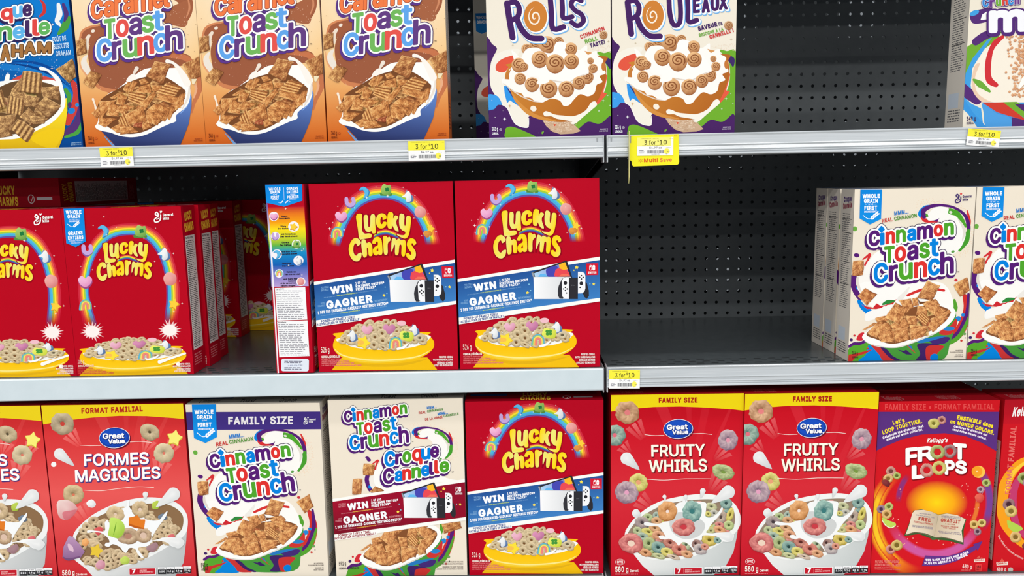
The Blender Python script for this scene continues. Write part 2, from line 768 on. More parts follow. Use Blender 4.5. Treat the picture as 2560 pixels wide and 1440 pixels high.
def star5(A, x, y, r, col, rot=0.0, k=.5):
    P = [(x + (r if i % 2 == 0 else r * k) * math.sin(rot + i * math.pi / 5), y - (r if i % 2 == 0 else r * k) * math.cos(rot + i * math.pi / 5)) for i in range(10)]
    A.poly(P, col)

def blob(A, pts, light, dark, smooth=True, n=4, ang=-2.2):
    """soft shaded piece: darker to the lower right, with a rim step"""
    q = crom(pts, True, n) if smooth else pts
    cx = sum(p[0] for p in q) / len(q); cy = sum(p[1] for p in q) / len(q)
    R = max(math.hypot(p[0] - cx, p[1] - cy) for p in q) + 1e-6
    V, C = [(cx, cy)], [mix(dark, light, .8)]
    m = len(q)
    for rr in (.62, 1.0):
        for p in q:
            x, y = (p[0] - cx) * rr, (p[1] - cy) * rr
            t = .5 + .5 * (x * math.cos(ang) + y * math.sin(ang)) / R * (1.0 if rr == 1.0 else .8)
            V.append((cx + x, cy + y)); C.append(mix(dark, light, max(0, min(1, t * 1.15))))
    F = [(0, 1 + i, 1 + (i + 1) % m) for i in range(m)] + [(1 + i, 1 + m + i, 1 + m + (i + 1) % m, 1 + (i + 1) % m) for i in range(m)]
    A.tris(V, F, C)

def ring(A, cx, cy, rx, ry, base, seed=0, hole=.34, rot=0.0, rough=.16, holecol=None, ang=-2.1, speck=.18):
    """loop-shaped cereal piece"""
    rnd = random.Random(seed)
    n = 28
    V, C = [], []
    dark = tuple(c * .66 for c in base); lite = mix(base, (255, 244, 216), .46)
    c_, s_ = math.cos(rot), math.sin(rot)
    wob = [1 + rnd.uniform(-.06, .06) for _ in range(n)]
    prof = [(hole, .10), (hole * .75 + .15, .45), (hole * .5 + .32, .85), (.66, 1.0), (.80, .88), (.92, .55), (1.0, .22)]
    if holecol is None:
        holecol = tuple(c * .45 for c in base)
    for r, hgt in prof:
        for k in range(n):
            a = 2 * math.pi * k / n
            w = r * wob[k] if r > .5 else r
            x, y = rx * w * math.cos(a), ry * w * math.sin(a)
            mid = (hole + 1) / 2
            sl = (r - mid) / (1 - mid)
            d = math.cos(a - ang) * sl
            t = .56 + .42 * d + .22 * (hgt - .5) + rnd.uniform(-rough, rough)
            col = mix(dark, lite, max(0, min(1, t)))
            V.append((cx + x * c_ - y * s_, cy + x * s_ + y * c_)); C.append(col)
    F = []
    for j in range(len(prof) - 1):
        for k in range(n):
            F.append((j * n + k, j * n + (k + 1) % n, (j + 1) * n + (k + 1) % n, (j + 1) * n + k))
    A.ell(cx, cy, rx * (hole + .03), ry * (hole + .03), holecol, rot, 12)
    A.tris(V, F, C)

def csq(A, q, base=(196, 132, 80), seed=0, edge=True, ridge=False, bow=.06, n=18):
    """toasted cinnamon square from its four corners, streaky with sugar"""
    rnd = random.Random(seed)
    q = [np.array(p, float) for p in q]
    V, C = [], []
    ph = rnd.uniform(0, 6)
    cen = sum(q) / 4
    for j in range(n + 1):
        for i in range(n + 1):
            u, v = i / n, j / n
            p = (q[0] * (1 - u) + q[1] * u) * (1 - v) + (q[3] * (1 - u) + q[2] * u) * v
            e = min(u, 1 - u, v, 1 - v)
            wob = bow * math.sin(u * 5 + ph) * (1 if j in (0, n) else .3) + bow * math.sin(v * 6 + ph * 2) * (1 if i in (0, n) else .3)
            p = p + (p - cen) * wob * .6
            t = .5 + .24 * math.sin(u * 9 + v * 4 + ph) * math.sin(v * 8 - u * 3 + ph) + rnd.uniform(-.32, .32) - .26 * (v - .5) - .15 * (u - .5)
            if ridge:
                t = .5 + .34 * (1 if (i // 2) % 2 else -1) + rnd.uniform(-.2, .2)
            t = max(0, min(1, t))
            dk = (base[0] * .62, base[1] * .52, base[2] * .46)
            c = mix(dk, base, t / .55) if t < .55 else mix(base, (246, 198, 128), (t - .55) / .45)
            if e == 0 and edge:
                c = mix(c, (238, 196, 140), .5) if (j == 0 or i == 0) else mix(c, (92, 48, 22), .5)
            V.append(tuple(p)); C.append(c)
    F = [(j * (n + 1) + i, j * (n + 1) + i + 1, (j + 1) * (n + 1) + i + 1, (j + 1) * (n + 1) + i) for j in range(n) for i in range(n)]
    A.tris(V, F, C)

def roll(A, cx, cy, r, seed=0, base=(228, 160, 100)):
    """tiny cinnamon swirl"""
    rnd = random.Random(seed)
    n = 20
    V, C = [], []
    for j, rr in enumerate((0, .45, .8, 1.0)):
        for k in range(n):
            a = 2 * math.pi * k / n
            x, y = rr * r * math.cos(a), rr * r * math.sin(a) * (.95 if math.sin(a) < 0 else 1.12)
            t = .62 - .42 * (y / r) * rr - .12 * (x / r) - (.15 if j == 3 else 0) + rnd.uniform(-.1, .1)
            V.append((cx + x, cy + y)); C.append(mix((150, 88, 48), mix(base, (255, 222, 172), .6), max(0, min(1, t))))
    F = [(j * n + k, j * n + (k + 1) % n, (j + 1) * n + (k + 1) % n, (j + 1) * n + k) for j in range(3) for k in range(n)]
    A.tris(V, F, C)
    a0 = rnd.uniform(0, 6)
    sp = []
    for k in range(26):
        a = a0 + k * .5
        rr = r * (.08 + .72 * k / 25)
        sp.append((cx + rr * math.cos(a), cy - r * .08 + rr * .88 * math.sin(a)))
    A.stroke(sp, r * .12, (136, 78, 44), smooth=False)

def drop(A, x0, y0, x1, y1, r, col=(246, 246, 246), dark=(200, 204, 206)):
    """milk drop: round end at x0,y0, tail at x1,y1"""
    d = np.array([x1 - x0, y1 - y0], float); L = np.hypot(*d); u = d / L; nrm = np.array([-u[1], u[0]])
    c = np.array([x0, y0], float)
    P = []
    for k in range(9):
        a = math.pi / 2 + math.pi * k / 8
        P.append(tuple(c + u * r * math.cos(a) + nrm * r * math.sin(a)))
    P.append(tuple(c + d * .45 - nrm * r * .62))
    P.append(tuple(c + d))
    P.append(tuple(c + d * .45 + nrm * r * .62))
    blob(A, P, col, dark, n=2)

def lines(A, x0, y0, x1, y1, n, col, seed=0, fill=.5, dx=0.0):
    """rows of small illegible type as broken dashes"""
    rnd = random.Random(seed)
    h = (y1 - y0) / n
    V, F = [], []
    for j in range(n):
        x = x0
        end = x1 - rnd.uniform(0, .25) * (x1 - x0)
        while x < end:
            w = rnd.uniform(.8, 3.2) * h
            xe = min(x + w, end)
            y = y0 + j * h
            b = len(V)
            V += [(x + dx * j, y), (xe + dx * j, y), (xe + dx * j, y + h * fill), (x + dx * j, y + h * fill)]
            F.append((b, b + 1, b + 2, b + 3))
            x = xe + h * .45
    A.tris(V, F, col)

def badge(A, P, tilt=0):
    """blue ribbon for whole grain; P = five corners: top left, top right, lower right, tip, lower left"""
    A.part('whole_grain_badge')
    A.poly(P, lambda x, y: mix((0, 122, 214), (18, 146, 232), .5 + .5 * (y - P[0][1]) / (P[3][1] - P[0][1] + 1e-6)))

WH = (250, 252, 255)

def heap(A, cx, cy, rx, ry, tilt, size, count, base, seed):
    """layer of squares under the ones drawn singly"""
    rnd = random.Random(seed)
    P = []
    for k in range(count):
        a, r = rnd.uniform(0, 6.283), math.sqrt(rnd.uniform(0, 1)) * .9
        x, y = rx * r * math.cos(a), ry * r * math.sin(a)
        P.append((cx + x * math.cos(tilt) - y * math.sin(tilt), cy + x * math.sin(tilt) + y * math.cos(tilt)))
    P.sort(key=lambda p: p[1])
    for i, (x, y) in enumerate(P):
        t, s_, k = rnd.uniform(0, 6.283), size * rnd.uniform(.7, 1.1), rnd.uniform(.55, 1)
        q = [(x + s_ * math.cos(t + j * 1.571), y + s_ * k * math.sin(t + j * 1.571)) for j in range(4)]
        csq(A, q, tuple(c * rnd.uniform(.72, .92) for c in base), seed * 100 + i, ridge=rnd.random() < .2, n=9)
# ---------------------------------------------------------------- artwork: red rainbow cereal
V1 = (1140, 440, 6.546); V2 = (1140, 640, 6.919); V3 = (1140, 750, 6.919)
LC_RED = (186, 4, 34)
LCL = {
 'L': [(733,580),(845,562),(846,640),(836,906),(990,888),(996,968),(850,986),(785,1000),(768,800)],
 'u': [(865,590),(948,588),(938,770),(952,800),(975,765),(980,580),(1062,575),(1055,760),(1072,890),(1005,900),(998,852),(950,877),(900,860),(875,795)],
 'c': [(1248,655),(1243,600),(1205,566),(1150,562),(1095,595),(1066,670),(1072,745),(1100,800),(1150,818),(1205,800),(1240,755),(1248,704),(1186,700),(1178,735),(1155,748),(1140,705),(1148,640),(1170,622),(1182,640),(1176,680)],
 'k': [(1262,540),(1363,548),(1350,668),(1383,588),(1452,622),(1390,702),(1452,875),(1380,850),(1330,745),(1330,825),(1250,812)],
 'y': [(1462,560),(1545,580),(1530,730),(1543,785),(1560,740),(1568,600),(1650,610),(1637,760),(1612,900),(1580,965),(1530,985),(1430,938),(1395,902),(1440,915),(1500,928),(1540,915),(1553,868),(1500,850),(1455,795),(1446,690)],
 'C': [(822,1058),(798,1000),(740,962),(680,985),(630,1060),(608,1140),(615,1230),(650,1310),(700,1350),(758,1355),(808,1310),(828,1200),(757,1225),(740,1262),(705,1250),(682,1185),(690,1100),(718,1055),(742,1060),(752,1112)],
 'h': [(812,1000),(885,985),(908,1062),(940,1032),(982,1050),(1000,1110),(1003,1262),(935,1272),(930,1135),(915,1125),(908,1140),(912,1275),(838,1300)],
 'a': [(1000,1062),(1000,1030),(1030,968),(1080,945),(1130,960),(1160,1010),(1168,1240),(1106,1250),(1096,1230),(1060,1260),(1018,1242),(1000,1175),(1028,1118),(1092,1092),(1094,1040),(1076,1022),(1060,1040),(1056,1064)],
 'r': [(1172,935),(1240,935),(1252,965),(1290,942),(1308,1005),(1262,1040),(1250,1080),(1252,1245),(1185,1247),(1180,1080)],
 'm': [(1320,958),(1384,975),(1395,1006),(1438,972),(1480,1010),(1528,990),(1556,1040),(1535,1280),(1468,1265),(1482,1092),(1462,1072),(1442,1090),(1426,1255),(1364,1250),(1376,1082),(1360,1074),(1305,1240)],
 's': [(1730,1062),(1700,990),(1640,968),(1585,1000),(1562,1080),(1590,1150),(1638,1208),(1634,1250),(1610,1240),(1592,1208),(1543,1226),(1560,1290),(1612,1332),(1670,1327),(1712,1268),(1710,1190),(1672,1130),(1640,1080),(1648,1052),(1668,1060),(1676,1096)],
}
def lucky_logo(A, src=None, dst=None, dim=1.0):
    A.part('title_lettering')
    A.view(V1, src, dst)
    def shine(x, y):
        t = .5 + .5 * math.sin(x * .012 + y * .004)
        return mix((252, 214, 12), (238, 232, 128), t)
    up = [(1030,905),(1090,862),(1180,838),(1260,838),(1340,866),(1430,905),(1520,925)]
    cols = [(214, 60, 70), (240, 150, 50), (250, 225, 60), (120, 190, 70), (60, 110, 190), (86, 66, 150)]
    for i, c in enumerate(cols):
        A.stroke([(x, y + 14 * i) for x, y in up], [6, 15, 18, 18, 18, 16, 10], c)
    for ch in 'LuckyCharms':
        P = LCL[ch]
        A.contour([[(x + 3, y + 7) for x, y in P]], 13, (148, 0, 26))
    for ch in 'LuckyCharms':
        P = LCL[ch]
        A.poly(chaikin(P), shine, holes=[[(1066,1168),(1094,1132),(1096,1178),(1078,1192)]] if ch == 'a' else None)

def arch(A, out, inn, cols, fade0, fade1, bg):
    """concentric bands between two curves, fading at both feet"""
    o = crom(out, False, 6); i = crom(inn, False, 6)
    n = len(o)
    for k in range(len(cols)):
        a, b = k / len(cols), (k + 1) / len(cols)
        PA = [(o[j][0] + (i[j][0] - o[j][0]) * a, o[j][1] + (i[j][1] - o[j][1]) * a) for j in range(n)]
        PB = [(o[j][0] + (i[j][0] - o[j][0]) * b, o[j][1] + (i[j][1] - o[j][1]) * b) for j in range(n)]
        C = []
        for j in range(n):
            f = min(1, j / (fade0 * n), (n - 1 - j) / (fade1 * n))
            C.append(mix(bg, cols[k], f))
        A.band(PA, PB, C)

RB = [(205, 40, 62), (222, 84, 72), (242, 150, 62), (250, 224, 52), (160, 204, 66), (78, 184, 226), (70, 172, 220), (98, 80, 164)]

def heart(A, x, y, r, c, d):
    blob(A, [(x, y - r * .45), (x + r * .5, y - r * .8), (x + r, y - r * .3), (x + r * .7, y + r * .4), (x, y + r * .8), (x - r * .7, y + r * .4), (x - r, y - r * .3), (x - r * .5, y - r * .8)], c, d)

def marsh_heart(A, x, y, r): 
    heart(A, x + r * .05, y + r * .28, r, (176, 92, 150), (150, 70, 130)); heart(A, x, y, r, (244, 190, 220), (222, 140, 190))
def marsh_shoe(A, x, y, r):
    A.stroke([(x - r * .7, y - r * .5), (x - r * .6, y + r * .4), (x, y + r * .85), (x + r * .65, y + r * .3), (x + r * .55, y - r * .5)], r * .75, (130, 100, 170))
    A.stroke([(x - r * .7, y - r * .62), (x - r * .6, y + r * .2), (x, y + r * .6), (x + r * .65, y + r * .15), (x + r * .55, y - r * .62)], r * .7, (196, 166, 220))
def marsh_moon(A, x, y, r):
    A.stroke([(x - r * .75, y - r * .5), (x - r * .1, y - r * .7), (x + r * .5, y - r * .1), (x + r * .35, y + r * .6), (x - r * .05, y + r)], [r * .3, r * .7, r * .95, r * .7, r * .25], (46, 132, 190))
    A.stroke([(x - r * .7, y - r * .6), (x - r * .1, y - r * .75), (x + r * .4, y - r * .2), (x + r * .3, y + r * .45), (x - r * .05, y + r * .85)], [r * .25, r * .6, r * .75, r * .55, r * .2], (92, 184, 230))
def marsh_hat(A, x, y, r):
    A.stroke([(x - r * .9, y + r * .75), (x + r * .8, y + r * .8)], r * .5, (84, 140, 62))
    blob(A, [(x - r * .7, y + r * .7), (x - r * .85, y - r * .3), (x - r * .4, y - r), (x + r * .2, y - r * .8), (x + r * .8, y - r * .75), (x + r * .75, y + r * .75)], (176, 208, 110), (104, 158, 70))
    for a in range(4):
        A.ell(x + r * .15 + r * .2 * math.cos(a * 1.57 + .6), y + r * .2 * math.sin(a * 1.57 + .6) - r * .05, r * .2, r * .18, (30, 120, 62), 0, 12)
def marsh_unicorn(A, x, y, r):
    blob(A, [(x - r * .2, y - r * .5), (x + r * .8, y - r * .2), (x + r, y + r * .7), (x + r * .3, y + r * 1.1), (x - r * .3, y + r * .9)], (120, 150, 196), (70, 100, 150))
    A.poly([(x - r * .45, y - r * .5), (x - r * .1, y - r * 1.2), (x + r * .05, y - r * .5)], (130, 150, 190))
    blob(A, [(x - r, y + r * .05), (x - r * .5, y - r * .35), (x + r * .1, y - r * .95), (x + r * .5, y - r * .5), (x + r * .6, y + r * .6), (x + r * .1, y + r), (x - r * .3, y + r * .8), (x - r * .3, y + r * .2)], (250, 250, 248), (206, 212, 220))
def marsh_balloon(A, x, y, r):
    blob(A, [(x - r, y - r * .1), (x - r * .6, y - r * .85), (x + r * .1, y - r), (x + r * .9, y - r * .5), (x + r * .9, y + r * .4), (x + r * .3, y + r * .95), (x - r * .6, y + r * .85)], (240, 176, 170), (210, 120, 120))
def marsh_rainbow(A, x, y, r):
    for k, c in enumerate([(86, 176, 214), (150, 200, 120), (246, 222, 110), (236, 160, 90), (236, 128, 130)]):
        q = r * (1 - k * .17)
        A.stroke([(x - q, y + r * .7), (x - q * .8, y - q * .45), (x, y - q * .95), (x + q * .8, y - q * .45), (x + q * .9, y + r * .5)], r * .24, c)
def marsh_star(A, x, y, r):
    star5(A, x, y + r * .15, r * 1.05, (212, 140, 30), .3, .55); star5(A, x, y, r, (248, 206, 62), .3, .55)

def lucky_bowl(A, src=None, dst=None, seed=5):
    """yellow bowl heaped with toasted loops and marshmallow shapes"""
    A.part('bowl_picture')
    A.view(V3, src, dst)
    Y = lambda x, y: mix((250, 196, 12), (238, 216, 96), max(0, 1 - abs(x - 1150) / 850))
    A.poly([(480,950),(420,1010),(300,1168),(2130,1168),(2010,1010),(1960,950)], lambda x, y: mix((242, 188, 14), (240, 222, 104), max(0, 1 - abs(x - 1150) / 850)))
    A.stroke([(470,985),(700,1050),(1000,1085),(1400,1080),(1700,1040),(1960,975)], [10, 40, 50, 50, 40, 10], (226, 176, 20))
    A.poly([(460,520),(380,600),(332,720),(345,815),(420,905),(560,975),(800,1025),(1080,1040),(1400,1025),(1700,985),(1900,925),(2020,845),(2080,760),(2075,660),(1990,560),(1900,510)], Y, smooth=True)
    A.stroke([(350,800),(470,900),(700,965),(1050,1000),(1450,985),(1800,930),(2010,830)], [8, 22, 26, 26, 26, 22, 8], (250, 232, 140))
    A.poly([(445,610),(438,690),(520,700),(640,760),(860,800),(1180,818),(1420,800),(1640,785),(1850,730),(1990,640),(1960,560),(1200,500)], (246, 246, 244), smooth=True)
    rnd = random.Random(seed)
    pile = []
    for row in range(9):
        y = 345 + row * 50
        half = 420 + 330 * math.sin(min(1, (row + .6) / 5.5) * 1.57)
        if row > 6: half = 620 - (row - 6) * 90
        k = int(half * 2 / 118)
        for i in range(k):
            pile.append((1200 - half + (i + rnd.uniform(.1, .9)) * 2 * half / k, y + rnd.uniform(-16, 16) + 70 * ((i / max(1, k - 1) - .5) ** 2) * 4 * (1 if row < 6 else -.6), rnd.uniform(66, 84)))
    pile.sort(key=lambda t: t[1])
    for i, (x, y, r) in enumerate(pile):
        ring(A, x, y, r, r * rnd.uniform(.62, .9), (222, 192, 142), seed * 99 + i, hole=.26, rot=rnd.uniform(-.6, .6), rough=.08, holecol=(150, 110, 66))
    heart(A, 930, 470, 100, (240, 190, 208), (214, 140, 168)); heart(A, 1315, 455, 108, (222, 150, 186), (178, 104, 146)); A.ell(1530, 355, 78, 46, (240, 190, 200))
    for x, y in ((1060, 600), (1190, 535), (1195, 660), (1040, 735), (1195, 778), (1335, 772), (640, 660)):
        ring(A, x, y, 92, 78 if y < 760 else 40, (222, 192, 142), int(x + y), hole=.27, rot=.5, rough=.08, holecol=(120, 84, 48))
    marsh_unicorn(A, 665, 570, 95); marsh_unicorn(A, 1740, 470, 95)
    marsh_rainbow(A, 1420, 705, 108)
    blob(A, [(1490,560),(1530,490),(1620,500),(1720,520),(1735,590),(1700,660),(1610,665),(1500,620)], (236, 240, 110), (196, 206, 60))
    for a in range(4):
        A.ell(1605 + 36 * math.cos(a * 1.57 + .7), 565 + 32 * math.sin(a * 1.57 + .7), 32, 27, (70, 150, 62), 0, 12)
    star5(A, 860, 695, 128, (240, 190, 20), .4, .6); star5(A, 860, 685, 122, (250, 222, 60), .4, .6); A.ell(815, 690, 60, 40, (246, 190, 80))
    A.stroke([(1450,800),(1560,770),(1640,700)], [40, 46, 10], (248, 248, 250)); ring(A, 1840, 610, 80, 60, (226, 204, 160), 7, rough=.08)

def console(A, src=None, dst=None, dark=(24, 62, 132)):
    """photo of the prize: games console in a white dock with two white controllers"""
    A.part('prize_picture')
    A.view(V2, src, dst)
    A.poly([(1303,292),(1320,280),(1900,82),(1920,90),(2010,372),(1350,384)], (44, 44, 50))
    A.poly([(1303,292),(1335,286),(1362,372),(1340,384)], (150, 158, 170))
    scr = [(1350,300),(1886,110),(1976,356),(1368,362)]
    A.poly(scr, lambda x, y: mix((176, 214, 246), (84, 84, 190), max(0, min(1, (x - 1380) / 260))))
    A.poly([(1570,222),(1700,176),(1760,200),(1740,300),(1760,359),(1600,360),(1560,300)], (70, 72, 178), smooth=True)
    A.poly([(1700,330),(1720,240),(1800,196),(1900,210),(1950,285),(1974,355),(1712,359)], (232, 74, 84))
    A.poly([(1770,359),(1830,310),(1930,310),(1974,355)], (240, 110, 90))
    A.poly([(1776,149),(1886,110),(1930,230),(1860,246),(1790,215)], (252, 186, 40))
    A.poly([(1420,361),(1460,310),(1540,310),(1590,359)], (98, 182, 240), smooth=False)
    A.poly([(1340,378),(1355,364),(1985,362),(1965,745),(1350,746)], lambda x, y: mix((248, 248, 250), (206, 210, 214), max(0, min(1, (x - 1340) / 760))))
    A.poly([(1760,600),(1775,520),(1830,400),(1870,372),(1950,372),(1850,742),(1790,740),(1766,690)], (52, 52, 58))
    A.poly([(1828,440),(1850,390),(1900,372),(1952,374),(1952,744),(1880,740),(1838,700)], (244, 245, 248))
    A.rect(1950, 374, 2106, 746, (46, 46, 52))
    A.poly([(2190,640),(2240,560),(2236,450),(2262,470),(2296,600),(2298,690),(2262,742),(2220,710)], (46, 46, 52))
    A.poly([(2108,274),(2185,276),(2222,300),(2236,345),(2236,560),(2222,612),(2185,646),(2108,650)], (244, 245, 248))
    bt = [(1890,468,32),(2166,475,32),(1890,545,13),(1860,572,13),(1921,572,13),(1890,600,13),(2168,340,13),(2137,370,13),(2198,370,13),(2168,398,13),(1912,642,12),(2145,545,13),(2130,313,8)]
    for x, y, r in bt:
        A.ell(x, y, r, r, (38, 38, 44), 0, 14)
    A.text('Pro', (2000, 522), (2050, 518), 22, (120, 122, 130))

def switch_badge(A, src=None, dst=None, box=True):
    A.part('prize_badge')
    A.view(V2, src, dst)
    if box:
        A.poly([(2248,132),(2456,128),(2456,328),(2256,334)], (214, 26, 50))
    A.rrect(2304, 158, 2350, 252, 22, WH); A.rrect(2313, 168, 2342, 242, 14, (214, 26, 50) if box else (150, 12, 40)); A.ell(2327, 188, 9, 9, WH)
    A.rrect(2358, 158, 2404, 252, 22, WH); A.ell(2382, 208, 9, 9, (214, 26, 50))
    A.text('NINTENDO', (2288, 280), (2424, 278), 14, WH)
    A.text('SWITCH', (2286, 306), (2426, 303), 22, WH, 2)

def contest(A, blue, src=None, dst=None, label=(56, 84, 148), light=(140, 186, 226), yel=(200, 222, 90)):
    """slanted prize banner with its two languages of type"""
    A.part('prize_banner')
    A.view(V2, src, dst)
    A.poly([(20,402),(2495,12),(2495,785),(845,1040),(20,1160)], (248, 248, 244))
    A.poly([(20,456),(2495,70),(2495,726),(20,1072)], blue)
    A.view(V3, src, dst)
    A.poly([(40,318),(836,204),(838,308),(40,424)], (250, 248, 244))
    A.part('banner_lettering')
    A.text('POWER-UP FAMILY TIME!', (136, 346), (725, 268), 40, label, 4)
    A.text('FAITES LE PLEIN DE TEMPS EN FAMILLE !', (70, 402), (820, 298), 34, label, 4)
    A.view(V2, src, dst)
    W = (246, 248, 252)
    A.text('YOU COULD', (150, 520), (286, 502), 32, light, 1)
    A.text('INSTANTLY', (152, 565), (286, 547), 32, light, 1)
    A.text('WIN', (318, 606), (700, 554), 110, W, 13)
    A.text('1 OF 100', (752, 446), (936, 420), 38, W, 5)
    A.text('NINTENDO SWITCH®', (754, 500), (1250, 428), 36, W, 5)
    A.text('PRIZE PACKS*', (756, 552), (1104, 503), 38, W, 5)
    A.text('With each unique code at', (196, 684), (412, 652), 18, light)
    A.text('www.powerupfamilytime.ca', (420, 650), (780, 596), 20, yel, 1.5)
    A.text('Contest ends December 31, 2023.', (792, 594), (1130, 545), 18, light)
    A.text('GAGNER', (240, 860), (1042, 746), 116, W, 13)
    A.text('VOUS', (140, 790), (205, 780), 28, light, 1)
    A.text('POURRIEZ', (90, 836), (206, 822), 28, light, 1)
    A.text('INSTANTANÉMENT', (1075, 750), (1300, 720), 32, light, 1)
    A.text('1 DES 100 ENSEMBLES-CADEAUX* NINTENDO SWITCH*', (86, 958), (1312, 790), 44, W, 5)
    A.text('Probablement de réponse à votre', (140, 996), (460, 948), 18, light)
    A.text('www.powerupfamilytime.ca', (470, 950), (820, 898), 20, yel, 1.5)
    A.text('Le concours prend fin le 31 décembre', (834, 894), (1280, 830), 18, light)
    A.part('star_print')
    for x, y, r in ((2085, 200, 36), (2038, 250, 16), (2380, 488, 28), (1237, 635, 30)):
        star5(A, x, y, r, (250, 226, 80), .1, .55)
    for x, y in ((2315, 485), (1262, 490), (1290, 600)):
        A.ell(x, y, 10, 10, (150, 214, 240), 0, 12)

def art_lc526(w, h):
    A = Art(w, h, [(1136.5, 452.9), (1498.0, 445.3), (1500.5, 917.3), (1151.1, 923.8)])
    A.view(V1)
    A.rect(-200, -100, 2600, 3300, LC_RED)
    A.part('rainbow_print')
    out = [(275,1080),(300,900),(420,600),(640,310),(900,150),(1220,100),(1540,150),(1820,360),(2010,690),(2090,940),(2120,1080)]
    inn = [(470,1120),(500,1010),(600,760),(760,520),(960,385),(1210,335),(1450,390),(1660,560),(1800,790),(1850,960),(1870,1090)]
    arch(A, out, inn, RB, .09, .09, LC_RED)
    marsh_heart(A, 500, 615, 100); marsh_shoe(A, 655, 380, 88); marsh_moon(A, 890, 225, 92); marsh_hat(A, 1250, 180, 95)
    marsh_unicorn(A, 1600, 290, 95); marsh_balloon(A, 1800, 545, 95); marsh_rainbow(A, 430, 890, 95); marsh_star(A, 1965, 815, 70); blob(A, [(1840,900),(1880,850),(1960,870),(1985,915),(1900,965)], (232, 160, 74), (190, 110, 50))
    for x, y, r in ((305,815,30),(315,930,14),(360,715,14),(255,728,10),(450,452,14),(725,475,20),(930,310,26),(1085,132,14),(1275,280,28),(1145,262,14),(1530,140,14),(1720,272,14),(1745,375,14),(1795,510,14),(1930,570,18),(1695,642,14),(2050,860,20),(1815,930,12),(1948,942,22),(1830,655,16),(490,965,14),(545,835,22)):
        sparkle(A, x, y, r)
    lucky_logo(A)
    lucky_bowl(A)
    contest(A, lambda x, y: mix((30, 72, 142), (62, 128, 196), max(0, min(1, (y - 300 + x * .16) / 760))))
    console(A)
    switch_badge(A)
    A.part('weight_lettering')
    A.view(V3)
    pk = (232, 120, 124)
    A.text('526 g', (124, 862), (268, 858), 92, (248, 226, 214), 4)
    A.text('CEREAL/CÉRÉALES', (127, 954), (450, 948), 34, (248, 230, 222), 4)
    for t, y, x in (('ENLARGED TO SHOW TEXTURE', 992, 465), ('AGRANDI POUR EN MONTRER LA TEXTURE', 1026, 598), ('MARSHMALLOW SHAPES AND COLOURS MAY VARY', 1060, 690), ('LES FORMES ET COULEURS DES GUIMAUVES PEUVENT VARIER', 1098, 815)):
        A.text(t, (128, y), (x, y - 4), 22, pk, 2)
    for t, y, x in (('FROSTED CEREAL', 956, 2165), ('WITH MARSHMALLOWS', 1004, 2060), ('CÉRÉALES GIVRÉES', 1056, 2130), ('AVEC DES GUIMAUVES', 1100, 2080)):
        A.text(t, (x, y), (2404, y - 3), 30, (246, 236, 232), 3)
    return A

def gm_logo(A, x, y, s, c, heartc, word=True):
    """looped script initials with a small heart"""
    A.part('maker_mark')
    A.stroke([(x - .25 * s, y - .75 * s), (x - .5 * s, y - 1.0 * s), (x - .72 * s, y - .7 * s), (x - .4 * s, y - .45 * s), (x - .15 * s, y - .75 * s), (x - .3 * s, y - .3 * s), (x - .8 * s, y + .1 * s), (x - .75 * s, y + .55 * s), (x - .2 * s, y + .5 * s), (x + .12 * s, y + .1 * s), (x + .15 * s, y - .55 * s)], .2 * s, c)
    A.stroke([(x - .45 * s, y + .15 * s), (x - .1 * s, y - .05 * s)], .16 * s, c)
    A.poly([(x + .15 * s, y - .8 * s), (x - .02 * s, y - 1.05 * s), (x + .05 * s, y - 1.25 * s), (x + .18 * s, y - 1.12 * s), (x + .34 * s, y - 1.25 * s), (x + .4 * s, y - 1.05 * s)], heartc)
    if word:
        A.text('General', (x + .5 * s, y - .35 * s), (x + 2.15 * s, y - .45 * s), .4 * s, c, .035 * s)
        A.text('Mills', (x + .5 * s, y + .22 * s), (x + 1.5 * s, y + .16 * s), .4 * s, c, .035 * s)

def wheat(A, x0, y0, x1, y1, c):
    A.stroke([(x0, y0), (x0 + (x1 - x0) * .3, y0 + (x1 - x0) * .22), (x0 + (x1 - x0) * .55, y0 + (x1 - x0) * .2)], (x1 - x0) * .04, c)
    d = x1 - x0
    for k in range(4):
        bx, by = x0 + d * (.55 + .12 * k), y0 + d * (.18 - .1 * k)
        A.ell(bx, by - d * .07, d * .1, d * .05, c, -1.0, 10); A.ell(bx + d * .05, by + d * .04, d * .1, d * .05, c, -.3, 10)

